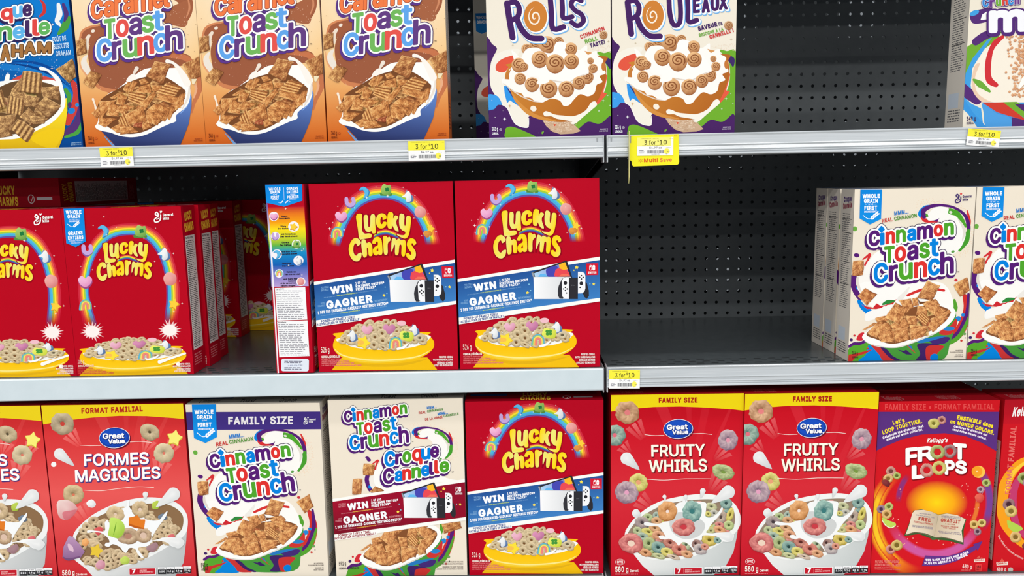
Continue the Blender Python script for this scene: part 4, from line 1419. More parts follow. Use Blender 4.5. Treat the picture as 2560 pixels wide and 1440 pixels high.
def art_croq(w, h):
    A = Art(w, h, [(819.0, 1001.1), (1156.9, 996.4), (1168.4, 1437.8), (841.6, 1441.6)])
    V6 = (820, 990, 5.76)
    A.view(d3)
    A.rect(-200, -200, 1600, 1800, CREAM)
    src = [pxof(V4, 1700, 255), pxof(V4, 1850, 700), pxof(V4, 1160, 450)]
    dst = [pxof(V6, 1640, 470), pxof(V6, 1780, 770), pxof(V6, 1240, 580)]
    ctc_swirl(A, src, dst, lower=False)
    A.view(V6)
    A.poly([(640,1240),(680,1060),(800,920),(1000,900),(1500,1000),(1700,1180),(1960,1230),(1500,1260),(1000,1400),(800,1440),(640,1400)], (249, 247, 243), smooth=True)
    A.stroke([(640,980),(700,940),(720,935),(690,1010),(680,1050)], [14, 26, 30, 22, 34], (212, 48, 54))
    A.stroke([(570,1150),(560,1220),(600,1340),(640,1380)], [60, 62, 60, 40], PUR); A.ell(604, 1312, 26, 26, BLU)
    A.stroke([(640,1150),(630,1250),(680,1350)], [30, 70, 60], (240, 234, 226))
    A.ell(588, 922, 32, 24, PUR, .3)
    csq(A, [(510,970),(680,985),(655,1150),(500,1140)], (204, 140, 84), 70); csq(A, [(600,1380),(680,1300),(810,1360),(760,1440)], (190, 124, 74), 71)
    # bowl, mostly under the banner
    src = [pxof(V5, 985, 1150), pxof(V5, 1880, 560), pxof(V5, 430, 960)]
    dst = [pxof(d3, 545, 1385), pxof(d3, 908, 1110), pxof(d3, 325, 1290)]
    ctc_bowl(A, src, dst, seed=81)
    A.view(d3)
    csq(A, [(915,1052),(1050,1032),(1066,1082),(930,1122)], (190, 122, 72), 72)
    # first logo, same letters shifted to the upper left
    src = [pxof(V4, 1638, 692), pxof(V4, 483, 1385), pxof(V4, 408, 850)]
    dst = [pxof(V6, 1146, 268), pxof(V6, 318, 790), pxof(V6, 236, 388)]
    ctc_logo(A, src, dst)
    A.view(V6)
    s = -.1
    P, B, R, G = PUR, BLU, RED_, GRN
    L4 = [('C',812,975,1030,800,B),('r',968,1066,992,832,P),('o',1072,1200,972,800,G),('q',1210,1362,1002,768,R),('u',1340,1480,925,758,B),('e',1472,1600,898,728,P)]
    L5 = [('C',790,956,1275,1045,P),('a',960,1082,1240,1080,B),('n',1070,1200,1218,1055,R),('n',1203,1340,1190,1030,G),('e',1340,1470,1165,1000,B),('l',1455,1532,1142,952,P),('l',1530,1604,1125,928,R),('e',1604,1745,1110,945,G)]
    word(A, L4 + L5, s, 13, white=34, edge=(42, (50, 26, 74), 0, 0), shadow=(42, (84, 30, 118), -16, 26))
    A.text('MC', (1784, 1100), (1812, 1096), 13, (40, 30, 50), 1)
    A.part('tagline_lettering')
    A.text('MMM...', (1426, 192), (1564, 172), 36, (40, 124, 206), 3, shear=.1); A.text('REAL', (1310, 262), (1414, 250), 32, (196, 60, 56), 2); A.text('CINNAMON', (1430, 240), (1656, 206), 32, (88, 146, 70), 2)
    A.text('MIAM...', (1580, 280), (1730, 258), 36, (40, 124, 206), 3, shear=.1); A.text('DE LA VRAIE', (1400, 356), (1652, 318), 32, (196, 60, 56), 2); A.text('CANNELLE', (1668, 306), (1884, 272), 32, (88, 146, 70), 2)
    src = [pxof(V2, 35, 400), pxof(V2, 2490, 12), pxof(V2, 50, 1070)]
    dst = [pxof(d3, 92, 862), pxof(d3, 1092, 712), pxof(d3, 104, 1130)]
    contest(A, lambda x, y: mix((178, 14, 50), (120, 12, 34), max(0, min(1, (y - 200 + x * .16) / 900))) if x < 1500 else (142, 12, 42), src, dst, label=(150, 20, 44), light=(226, 150, 160), yel=(250, 196, 80))
    console(A, src, dst); switch_badge(A, src, dst, False)
    A.view(d3)
    A.part('weight_lettering')
    A.text('591 g', (144, 1360), (196, 1358), 28, (60, 50, 50), 1); A.text('CEREAL / CÉRÉALES', (144, 1390), (294, 1386), 14, (60, 50, 50), 1)
    for t, y, x in (('NO ARTIFICIAL FLAVOURS OR COLOURS', 1338, 880), ('SANS ARÔMES NI COLORANTS ARTIFICIELS', 1354, 868), ('ENLARGED TO SHOW TEXTURE', 1376, 920), ('AGRANDI POUR EN MONTRER LA TEXTURE', 1392, 872)):
        A.text(t, (x, y), (1074, y - 1), 9, (124, 112, 106), .5)
    return A

def art_ctc_side(w, h):
    H = 100 * h / w
    A = Art(w, h, [(0, 0), (100, 0), (100, H), (0, H)])
    A.rect(0, 0, 100, H, (226, 218, 206))
    A.part('title_lettering')
    A.text('Croque', (22, H * .075), (80, H * .065), 16, (86, 60, 120), 4); A.text('Cannelle', (16, H * .115), (86, H * .1), 16, (150, 60, 80), 4)
    A.part('small_print')
    lines(A, 16, H * .14, 86, H * .7, 46, (110, 108, 108), 5, .4)
    for f in (.17, .25, .42, .55):
        A.rect(14, H * f, 88, H * f + 2, (60, 58, 58))
    A.rect(14, H * .81, 70, H * .89, (206, 216, 228)); lines(A, 14, H * .9, 86, H * .97, 5, (110, 108, 108), 8, .45)
    return A

def art_plain_top(w, d, bg, ink, blue=None, words=('',)):
    A = Art(w, d, [(0, 0), (100, 0), (100, 100 * d / w), (0, 100 * d / w)])
    H = 100 * d / w
    A.rect(0, 0, 100, H, bg)
    if blue:
        A.rect(0, H * .1, 30, H * .5, blue)
    A.part('title_lettering')
    x = 8
    for t in words:
        A.text(t, (x, H * .86), (x + 5.2 * math.sqrt(len(t)), H * .86), H * .3, ink, .25)
        x += 90 / len(words)
    return A

# ---------------------------------------------------------------- artwork: caramel squares
W1 = (480, 0, 6.546); W2 = (480, 150, 6.546)
def art_caramel(w, h):
    A = Art(w, h, [(478.0, -121.3), (790.5, -129.0), (816.6, 355.6), (514.5, 362.3)])
    A.view(W1)
    def bg(x, y):
        t = max(0, min(1, (y + 700) / 3100))
        c = mix((250, 236, 212), (244, 196, 130), min(1, t * 1.7)) if t < .59 else mix((244, 196, 130), (206, 92, 24), (t - .59) / .41)
        g = max(0, 1 - math.hypot((x - 1100) / 1100, (y - 500) / 1100))
        return mix(c, (255, 250, 240), .6 * g)
    A.grid(-200, -900, 2500, 2500, 16, 24, bg)
    A.part('swirl_print')
    CA = (160, 92, 62)
    A.stroke([(1300,-300),(1700,-200),(1900,-60),(1930,120),(1860,280)], [120, 260, 240, 200, 170], CA)
    A.poly([(1500,150),(1700,60),(1960,-40),(2010,100),(1930,250),(1945,330),(1880,400),(1700,370),(1560,330)], (166, 98, 66), smooth=True)
    A.stroke([(1960,-60),(1980,90),(1930,240)], [20, 34, 16], (206, 136, 98))
    A.poly([(170,560),(260,440),(420,370),(620,360),(700,560),(500,700),(330,700),(300,640)], CA, smooth=True)
    A.stroke([(165,600),(210,470),(330,400),(500,370)], [30, 36, 34, 20], (214, 136, 90))
    A.poly([(300,800),(380,620),(560,560),(1300,700),(1900,840),(1990,940),(1950,1000),(1600,1100),(1200,1300),(900,1480),(620,1480),(400,1260),(320,1050)], (156, 90, 62), smooth=True)
    A.stroke([(1500,860),(1800,880),(1960,950),(2100,1150),(2130,1330),(2080,1500),(2020,1640),(1980,1800)], [60, 90, 100, 130, 120, 90, 60, 30], (198, 116, 76))
    A.stroke([(2000,1250),(2060,1400),(2020,1560)], [20, 46, 20], (232, 172, 132))
    A.stroke([(330,1240),(460,1380),(640,1440),(800,1430)], [20, 60, 70, 20], (206, 128, 84))
    A.poly([(180,960),(230,880),(290,860),(270,960),(330,1100),(290,1190),(240,1150),(190,1060)], (236, 226, 214), smooth=True)
    A.stroke([(150,900),(170,1050),(260,1190),(340,1280)], [10, 24, 30, 20], (228, 162, 116))
    A.stroke([(320,540),(280,620),(290,760)], [50, 70, 30], (238, 222, 204)); A.ell(386, 465, 32, 26, (240, 226, 210), -.5)
    rnd = random.Random(4)
    for k in range(90):
        x, y = rnd.uniform(340, 1950), rnd.uniform(850, 1450) if k % 3 else rnd.uniform(100, 380)
        if k % 3 == 0: x = rnd.uniform(1560, 1950)
        A.ell(x, y, 5, 5, (240, 200, 170), 0, 6)
    for k in range(40):
        A.ell(rnd.uniform(100, 2150), rnd.uniform(300, 900), 6, 5, (190, 150, 110), 0, 6)
    A.part('bowl_picture')
    A.view(W2)
    A.poly([(420,1050),(560,1200),(660,1300),(740,1400),(1760,1400),(1850,1200),(1930,1000),(1980,720),(1985,560),(1950,450),(1200,900)], lambda x, y: mix((100, 140, 212), (44, 54, 104), max(0, min(1, (y - 500 + (1500 - x) * .15) / 900))))
    A.stroke([(540,1210),(640,1320),(720,1400)], [10, 30, 40], (110, 160, 216)); A.stroke([(1970,560),(1900,720),(1800,830)], [10, 20, 10], (130, 170, 230))
    A.poly([(390,1050),(440,960),(500,640),(640,500),(760,440),(1100,180),(1300,90),(1640,90),(1800,100),(1880,200),(1960,380),(1960,560),(1900,720),(1730,860),(1720,960),(1600,1010),(1400,1100),(1200,1190),(1000,1225),(800,1205),(640,1150),(460,1110)], (252, 250, 246), smooth=True)
    A.stroke([(1960,330),(1930,560),(1830,760)], [20, 40, 20], (232, 222, 212))
    drop(A, 1095, 95, 1000, 260, 34, (248, 238, 224), (220, 200, 184)); A.poly([(920,310),(970,220),(1050,190),(1080,280)], (248, 242, 234), smooth=True)
    A.stroke([(1600,-20),(1700,10),(1790,110),(1860,220),(1920,340)], [70, 40, 80, 110, 120], (248, 242, 234)); A.stroke([(365,600),(390,680),(410,760)], [40, 26, 40], (246, 230, 210))
    A.poly([(470,640),(760,440),(1100,270),(1500,220),(1840,420),(1880,520),(1760,760),(1500,960),(1200,1130),(900,1170),(640,1080),(450,900)], (120, 72, 40), smooth=True)
    b = (210, 138, 78)
    heap(A, 1180, 690, 680, 370, -.3, 130, 34, b, 27)
    sq = [([(1130,290),(1220,260),(1300,330),(1160,370)],0), ([(860,440),(940,320),(1010,310),(930,500)],0), ([(940,470),(1030,290),(1110,320),(990,520)],0), ([(1320,370),(1500,380),(1480,460),(1340,470)],0), ([(1390,500),(1580,330),(1840,400),(1700,580)],1), ([(640,580),(800,490),(880,480),(720,600)],0),
          ([(1060,500),(1120,400),(1310,330),(1330,500)],0), ([(740,680),(780,500),(940,560),(860,700)],0), ([(470,640),(760,610),(620,760),(460,980)],0), ([(930,620),(960,480),(1240,520),(1170,740)],1), ([(1400,600),(1430,510),(1880,580),(1780,700)],0), ([(1130,680),(1370,470),(1410,520),(1220,780)],0), ([(1640,830),(1800,520),(1890,500),(1850,690)],0),
          ([(340,830),(460,720),(500,860),(410,900)],0), ([(570,860),(660,650),(800,720),(780,890)],0), ([(730,800),(830,680),(1060,720),(850,840)],0), ([(1540,880),(1600,720),(1720,740),(1620,950)],0), ([(1230,800),(1390,660),(1640,760),(1540,980)],0), ([(440,1010),(500,900),(760,920),(560,1060)],0), ([(1240,990),(1230,800),(1540,830),(1420,1030)],0), ([(760,960),(900,780),(1000,1040),(800,1060)],1), ([(900,850),(1190,700),(1240,960),(940,1020)],0), ([(640,1080),(800,1000),(960,1060),(760,1160)],0), ([(1160,1010),(1240,970),(1330,1060),(1180,1110)],0), ([(800,1060),(980,1040),(1120,1140),(800,1180)],0)]
    for i, (q, rg) in enumerate(sq):
        csq(A, q, b, 200 + i, ridge=bool(rg))
    csq(A, [(1400,-30),(1650,40),(1520,360),(1240,230)], (184, 118, 70), 230)
    csq(A, [(190,330),(340,130),(520,200),(370,430)], (188, 128, 76), 231)
    csq(A, [(1850,30),(2130,-110),(2150,220),(1990,290)], (180, 116, 68), 232); A.poly([(1990,270),(2080,270),(2030,360),(2000,350)], (240, 226, 190))
    A.view(W1)
    csq(A, [(100,620),(270,590),(280,820),(120,880)], (178, 120, 72), 233)
    cols = ((98, 60, 130), (96, 164, 234), (228, 84, 76), (112, 182, 92))
    P, B, R, G = cols
    s = -.13
    L0 = [('C',362,570,286,-40,(240,122,70)),('a',574,752,248,-20,(240,122,70)),('r',752,858,222,-70,(240,122,70)),('a',902,1074,196,-100,(240,122,70)),('m',1074,1380,170,-130,(240,122,70)),('e',1380,1560,110,-190,(240,122,70)),('l',1560,1670,86,-330,(240,122,70))]
    L1 = [('T',572,760,610,276,G),('o',764,980,582,286,R),('a',984,1202,548,252,P),('s',1190,1400,508,222,G),('t',1370,1560,476,146,B)]
    L2 = [('C',440,700,990,600,B),('r',690,860,946,640,P),('u',870,1142,918,606,G),('n',1112,1392,872,560,R),('c',1380,1612,830,512,B),('h',1572,1864,796,380,P)]
    A.part('title_lettering')
    word(A, L0 + L1 + L2, s, 17, white=46, edge=(56, (62, 40, 100), 0, 0), shadow=(56, (92, 54, 140), -22, 38))
    G0 = [(*A.letter(L[0], L[1], L[2], L[3], L[4], s, 17),) for L in L0]
    for V, f, lo in G0:
        A.contour([[tuple(V[i]) for i in q] for q in lo], 24, (150, 52, 40))
    for V, f, lo in G0:
        A.contour([[tuple(V[i]) for i in q] for q in lo], 15, (240, 124, 70), [[tuple(V[i]) for i in t] for t in f])
    A.text('TM', (1926, 738), (1960, 732), 20, (70, 50, 50), 1)
    A.part('weight_lettering')
    A.view(W2)
    A.text('340 g', (272, 1276), (366, 1270), 62, (110, 40, 20), 2); A.text('CEREAL', (276, 1334), (376, 1328), 28, (110, 44, 22), 2); A.ell(404, 1248, 18, 18, (170, 60, 30)); A.ell(404, 1248, 13, 13, (204, 96, 34))
    A.text('ENLARGED TO', (2024, 1262), (2150, 1258), 18, (150, 60, 30), 1); A.text('SHOW TEXTURE', (2008, 1292), (2152, 1288), 18, (150, 60, 30), 1)
    return A

def art_car_side(w, h):
    H = 100 * h / w
    A = Art(w, h, [(0, 0), (100, 0), (100, H), (0, H)])
    A.grid(0, 0, 100, H, 1, 8, lambda x, y: (222, 210, 196) if y < H * .72 else (206, 100, 40))
    A.part('small_print')
    lines(A, 14, H * .2, 88, H * .7, 50, (120, 110, 104), 5, .4); lines(A, 14, H * .8, 80, H * .95, 8, (130, 56, 30), 8, .45)
    return A

def art_graham(w, h):
    A = Art(w, h, [(-145.0, -121.9), (161.1, -129.6), (209.5, 369.1), (-86.3, 375.7)])
    c1 = (0, 0, 3.2734)
    A.view(c1)
    A.grid(-600, -500, 800, 1300, 8, 10, lambda x, y: mix((0, 122, 206), (0, 66, 140), max(0, min(1, (y - x * .3) / 1100))))
    A.part('swirl_print')
    rnd = random.Random(12)
    for k, c in enumerate([(0, 70, 150), (10, 110, 196), (0, 60, 132), (20, 120, 200)]):
        A.stroke([(-100, 560 - 16 * k), (200, 500 + 16 * k), (420, 560 + 24 * k), (560, 740), (600, 900)], [60, 50, 50, 60, 40], c)
    A.stroke([(330,100),(365,60),(360,0),(330,-40)], [18, 30, 26, 10], (206, 52, 50))
    A.stroke([(480,0),(490,80),(470,140),(500,180)], [30, 50, 40, 20], (238, 240, 240)); A.stroke([(560,120),(530,190),(480,250)], [50, 66, 20], (72, 156, 62)); A.stroke([(520,0),(545,80),(530,140)], [26, 40, 16], (78, 50, 120))
    A.stroke([(600,660),(640,760),(610,880),(560,1000)], [40, 76, 70, 50], (204, 62, 56)); A.stroke([(665,880),(640,1000),(560,1080),(500,1110)], [50, 66, 60, 30], (84, 48, 116)); A.stroke([(540,720),(570,780),(560,860)], [30, 40, 20], (72, 156, 60)); A.stroke([(680,980),(640,1080),(540,1120)], [16, 36, 20], (76, 160, 66))
    A.stroke([(80,660),(200,610),(340,620),(480,650)], [20, 40, 40, 20], (214, 76, 66))
    A.ell(590, 900, 30, 24, (30, 130, 210), -.4); A.ell(636, 850, 16, 16, (40, 140, 214)); A.ell(575, 850, 16, 26, (80, 50, 112))
    for k in range(110):
        A.ell(rnd.uniform(0, 640), rnd.uniform(430, 700), 2.2, 2.2, (200, 224, 244), 0, 6)
    for x, y, r in ((435, 170, 12), (430, 540, 12), (132, 600, 12), (470, 470, 7)):
        sparkle(A, x, y, r)
    A.part('bowl_picture')
    A.poly([(-500,1000),(-200,1200),(-100,1260),(470,1260),(530,1100),(558,900),(552,790),(300,900)], lambda x, y: mix((246, 218, 40), (222, 176, 20), max(0, min(1, (y - 900) / 320))))
    A.poly([(260,1140),(380,1060),(520,1060),(480,1180),(420,1220)], (240, 200, 24), smooth=True)
    A.poly([(-400,900),(-200,700),(100,640),(300,640),(440,640),(510,700),(542,800),(520,900),(430,1000),(320,1060),(200,1120),(60,1140),(-200,1120)], (248, 248, 244), smooth=True)
    A.stroke([(70,600),(60,650),(40,720)], [34, 40, 110], (246, 246, 242)); A.stroke([(340,540),(400,560),(480,640),(500,760)], [30, 20, 40, 70], (246, 247, 246))
    A.poly([(-300,900),(0,700),(200,640),(440,680),(500,760),(480,900),(300,1040),(100,1100),(-100,1100)], (104, 74, 46), smooth=True)
    b = (170, 128, 84)
    heap(A, 180, 880, 300, 190, -.1, 80, 14, b, 29)
    for i, (q, rg) in enumerate([([(100,720),(180,620),(180,720),(120,760)],0), ([(340,700),(490,690),(490,810),(360,790)],0), ([(190,560),(355,580),(345,760),(165,730)],1), ([(-120,740),(20,720),(60,850),(-60,900)],1), ([(110,750),(220,750),(210,860),(130,850)],0), ([(210,760),(330,790),(300,870),(200,860)],0), ([(80,770),(205,800),(190,940),(60,920)],1), ([(380,780),(505,860),(400,960),(280,860)],0), ([(170,950),(240,870),(320,940),(250,1000)],0), ([(250,940),(400,960),(370,1010),(260,1010)],0), ([(0,940),(140,930),(110,1060),(0,1080)],0), ([(150,960),(300,1060),(230,1170),(90,1050)],1), ([(-100,1060),(60,1010),(110,1110),(-60,1140)],0)]):
        csq(A, q, b, 300 + i, ridge=bool(rg))
    csq(A, [(460,548),(600,458),(640,600),(570,670)], (164, 124, 76), 320)
    A.part('title_lettering')
    s = -.1
    R, B, P, G = (224, 70, 66), (92, 178, 232), (66, 40, 96), (96, 178, 92)
    word(A, [('o',-110,0,150,50,R),('q',10,112,166,38,R),('u',108,190,116,16,B),('e',188,266,108,0,P),('n',-20,105,312,190,G),('e',108,208,296,190,B),('l',208,270,280,136,P),('l',268,330,270,126,R),('e',318,414,262,150,G)], s, 8, white=20, edge=(24, (40, 30, 80), 0, 0), shadow=(24, (40, 34, 90), -8, 16))
    word(A, [('R',-80,0,490,350,(150,100,56)),('A',10,92,478,340,(150,100,56)),('H',98,196,448,336,(150,100,56)),('A',200,300,420,312,(150,100,56)),('M',310,425,414,314,(150,100,56))], .02, 9, white=26, edge=(13, (54, 34, 24), 0, 0), shadow=(34, (54, 40, 90), -4, 14))
    G0 = [('R',-80,0,490,350),('A',10,92,478,340),('H',98,196,448,336),('A',200,300,420,312),('M',310,425,414,314)]
    for L in G0:
        V, f, lo = A.letter(*L, .02, 9)
        A.contour([[tuple(V[i]) for i in q] for q in lo], 13, (54, 34, 24)); A.contour([[tuple(V[i]) for i in q] for q in lo], 8, (166, 114, 62), [[tuple(V[i]) for i in t] for t in f])
    A.part('tagline_lettering')
    for t, x0, x1, y in (('GOÛT DE', 434, 548, 318), ('BISCUITS', 446, 572, 378), ('GRAHAM', 464, 588, 438)):
        A.text(t, (x0, y), (x1, y - 14), 40, (206, 232, 250), 2)
    A.part('weight_lettering')
    A.text('AGRANDI POUR EN', (592, 1176), (672, 1170), 9, (150, 190, 226), .5); A.text('MONTRER LA TEXTURE', (588, 1192), (674, 1186), 9, (150, 190, 226), .5)
    return A
# ---------------------------------------------------------------- artwork: cinnamon swirls
W3 = (1210, 90, 5.539); c3 = (1160, 0, 3.2729)
def swirl_box(A, off, cer):
    """shared picture; off = sideways shift of the second box on the shelf (in sheet units)"""
    o = (W3[0] + off[0], W3[1] + off[1], W3[2])
    A.view(o)
    A.rect(-300, -1400, 2200, 1700, (240, 232, 216))
    rnd = random.Random(9)
    A.part('swirl_print')
    A.poly([(-100,-100),(50,20),(110,110),(180,180),(125,300),(85,450),(80,600),(100,720),(170,850),(250,950),(320,1010),(380,1140),(430,1220),(520,1265),(620,1262),(612,1100),(900,1100),(1700,900),(1900,900),(1950,1250),(1900,1700),(900,1720),(-200,1700),(-260,700),(-200,-100)], (74, 36, 100), smooth=True)
    A.poly([(130,300),(85,450),(80,600),(105,740),(180,850),(260,950),(340,1000),(380,1130),(440,1225),(530,1265),(618,1255),(612,1140),(632,1085),(540,960),(420,800),(320,700),(300,560),(360,400),(500,200),(300,200)], (243, 238, 226), smooth=True)
    A.stroke([(250,955),(330,1010),(375,1120),(430,1215),(520,1262),(610,1260),(620,1140)], 8, (250, 250, 248))
    A.poly([(50,830),(130,815),(200,850),(248,950),(190,960),(150,1010),(100,1025),(40,1020)], (62, 158, 234), smooth=True)
    A.poly([(275,690),(330,705),(400,850),(500,985),(440,950),(360,895),(320,935),(285,800)], (50, 150, 232))
    A.poly([(300,700),(360,760),(480,930),(600,1050),(560,1000),(400,860)], (62, 40, 110))
    A.poly([(430,275),(330,290),(230,335),(170,400),(165,470),(220,505),(290,500),(340,440),(400,380)], (226, 88, 66), smooth=True)
    A.poly([(1560,230),(1660,240),(1800,290),(1800,1100),(1740,1110),(1600,1220),(1440,1190),(1300,1290),(1250,1230),(1560,950),(1690,700),(1690,400)], (112, 174, 48), smooth=True)
    A.poly([(1590,280),(1700,300),(1770,350),(1750,460),(1700,400),(1640,330)], (64, 44, 104), smooth=True)
    A.poly([(1600,540),(1700,545),(1690,640),(1655,780),(1700,800),(1640,880),(1560,960),(1500,900),(1560,760)], (230, 92, 66), smooth=True)
    A.poly([(292,1330),(310,1275),(370,1258),(460,1280),(600,1340),(720,1400),(700,1440),(320,1420)], (112, 174, 46), smooth=True)
    A.poly([(795,1350),(800,1330),(830,1322),(825,1345),(805,1365)], (120, 180, 50))
    A.poly([(810,1170),(860,1250),(950,1330),(1060,1365),(1240,1355),(1340,1320),(1250,1230),(1220,1150)], (206, 172, 142))
    V, F, C = [], [], []
    for gx in range(36):
        for gy in range(12):
            x, y = 825 + gx * 14 + rnd.uniform(0, 4), 1185 + gy * 14 + rnd.uniform(0, 5)
            if rnd.random() < .6 and (x - 1060) ** 2 / 235 ** 2 + (y - 1170) ** 2 / 170 ** 2 < 1:
                b = len(V); V += [(x, y), (x + 9, y), (x + 9, y + 8), (x, y + 8)]; F.append((b, b + 1, b + 2, b + 3)); C += [rnd.choice([(232, 208, 180), (186, 148, 116), (240, 224, 204)])] * 4
    A.tris(V, F, C)
    A.poly([(965,1220),(995,1225),(985,1255),(968,1245)], (220, 90, 60))
    V, F = [], []
    for gx in range(34):
        for gy in range(9):
            x, y = 1390 + gx * 12 + rnd.uniform(0, 3), 130 + gy * 12 + rnd.uniform(0, 4)
            if rnd.random() < .4 and abs(y - 180) < 60 * (x - 1300) / 500:
                b = len(V); V += [(x, y), (x + 8, y), (x + 8, y + 7), (x, y + 7)]; F.append((b, b + 1, b + 2, b + 3))
    A.tris(V, F, (234, 212, 190))
    A.part('bowl_picture')
    A.poly([(290,560),(340,440),(400,380),(1600,280),(1680,380),(1690,560),(1660,700),(1560,920),(1400,1080),(1240,1170),(1060,1195),(860,1170),(680,1100),(540,980),(420,830),(330,700)], lambda x, y: mix((204, 132, 52), (180, 102, 36), max(0, min(1, (x - 400 + (y - 600) * .3) / 1100))), smooth=True)
    A.stroke([(370,760),(450,900),(600,1050),(760,1130),(1000,1180)], [10, 40, 60, 50, 10], (214, 144, 66))
    A.poly([(255,660),(250,600),(330,580),(345,480),(420,380),(380,210),(440,240),(520,300),(700,150),(1000,80),(1130,100),(1300,200),(1420,130),(1440,230),(1560,210),(1570,280),(1650,330),(1640,420),(1685,520),(1600,560),(1640,640),(1560,680),(1530,790),(1440,840),(1330,810),(1240,890),(1180,960),(1100,970),(1050,900),(940,870),(860,900),(800,925),(700,900),(640,860),(560,850),(520,800),(420,770),(330,700)], (250, 247, 242), smooth=True, n=4)
    A.stroke([(270,660),(350,720),(440,790),(540,850),(680,905),(800,925)], [8, 14, 16, 16, 14, 6], (226, 212, 198))
    A.poly([(285,600),(320,520),(380,450),(345,540),(350,605)], (196, 122, 56)); A.poly([(1390,210),(1500,235),(1440,268)], (214, 150, 86)); A.ell(1655, 425, 30, 62, (198, 122, 56))
    for i, (x, y, r) in enumerate([(590,180,72),(720,110,85),(1030,80,72),(1200,180,90),(480,400,100),(545,420,70),(870,120,122),(1475,345,45),(1510,450,64),(1430,570,88)]):
        roll(A, x, y, r, 500 + i)
    A.poly([(530,280),(600,180),(740,165),(780,200),(880,240),(990,230),(1100,190),(1140,240),(1200,300),(1320,300),(1410,420),(1450,520),(1340,560),(1240,600),(1180,645),(1050,630),(900,610),(760,675),(730,640),(760,580),(640,560),(600,520),(620,420),(560,360)], (251, 249, 245), smooth=True)
    A.stroke([(740,670),(880,615),(1040,635),(1170,645),(1300,570),(1440,520)], [6, 14, 16, 16, 14, 6], (224, 212, 200))
    A.poly([(990,110),(1060,80),(1125,110),(1120,190),(1040,230),(960,240)], (252, 250, 247), smooth=True)
    for i, (x, y, r) in enumerate([(770,320,115),(1210,350,105),(985,380,130),(500,590,80),(665,670,100),(895,730,122),(1140,730,110),(1315,650,90)]):
        roll(A, x, y, r, 520 + i)
    A.poly([(730,640),(800,590),(900,600),(880,650),(760,675)], (251, 249, 245), smooth=True); A.poly([(660,200),(740,165),(790,190),(740,215)], (251, 249, 245))
    A.ell(684, 1010, 44, 38, (246, 236, 220), .5)
    A.poly([(820,1080),(850,1045),(910,1060),(980,1090),(1100,1105),(1250,1110),(1400,1040),(1480,930),(1540,910),(1562,960),(1500,1020),(1380,1120),(1260,1220),(1190,1210),(1220,1190),(1130,1170),(1010,1150),(930,1115),(850,1115)], (247, 242, 230), smooth=True)
    A.part('star_print')
    for x, y, r, c in ((285, 1152, 26, WH), (154, 1130, 10, WH), (110, 893, 10, WH), (262, 1040, 6, WH), (358, 972, 26, (206, 160, 80)), (1650, 900, 26, WH), (1590, 1042, 16, WH), (1745, 965, 12, WH), (1715, 830, 10, WH), (760, 1345, 6, WH), (398, 132, 20, (206, 190, 160)), (1722, 80, 22, (196, 180, 150)), (955, 1200, 9, (250, 240, 230))):
        sparkle(A, x, y, r, c)
    A.part('weight_lettering')
    A.text('303 g', (112, 1318), (194, 1312), 48, WH, 3); A.text(cer, (114, 1370), (202 if cer == 'CEREAL' else 218, 1366), 28, WH, 3)
    A.ell(230, 1298, 17, 17, (220, 214, 230)); A.ell(230, 1298, 13, 13, (74, 36, 100)); A.text('U', (224, 1305), (236, 1305), 14, (220, 214, 230), 1)
    if cer == 'CEREAL':
        a, b = 'ENLARGED TO', 'SHOW TEXTURE'
    else:
        a, b = 'AGRANDI POUR EN', 'MONTRER LA TEXTURE'
    A.text(a, (1606, 1304), (1716, 1300), 16, (206, 196, 216), 1); A.text(b, (1594, 1330), (1716, 1326), 16, (206, 196, 216), 1)

def fat(A, items, b, col, sh):
    """tall title letters with a white and blue drop edge; items give boxes or stroke paths"""
    for hw, c, dx, dy in ((b + 8, sh, 14, 14), (b + 5, (250, 250, 250), 9, 9), (b, col, 0, 0)):
        polys = []
        for it in items:
            if it[0] == 'S':
                polys += fat_line([(x + dx, y + dy) for x, y in crom(it[1], False, 6)], it[2] / 2 + hw - b, False)
            else:
                V, f, lo = A.letter(*it[:5], -.06, b)
                W = [(x + dx, y + dy) for x, y in V]
                polys += [[W[i] for i in t] for t in f]
                for q in lo:
                    polys += fat_line([W[i] for i in q], hw)
        A.tris(*union(polys), c)

def spiral_o(A, cx, cy, rx, ry):
    A.ell(cx + 10, cy + 10, rx + 8, ry + 8, (110, 180, 240)); A.ell(cx + 6, cy + 6, rx + 6, ry + 6, (250, 250, 250))
    A.ell(cx, cy, rx, ry, (208, 130, 54))
    sp = [(cx - 4 + rx * (.06 + .56 * k / 24) * math.cos(.5 + k * .43), cy + 4 + ry * (.06 + .56 * k / 24) * math.sin(.5 + k * .43)) for k in range(25)]
    A.stroke(sp, [4] * 4 + [12] * 16 + [10, 8, 6, 4, 2], (250, 240, 224), smooth=False)

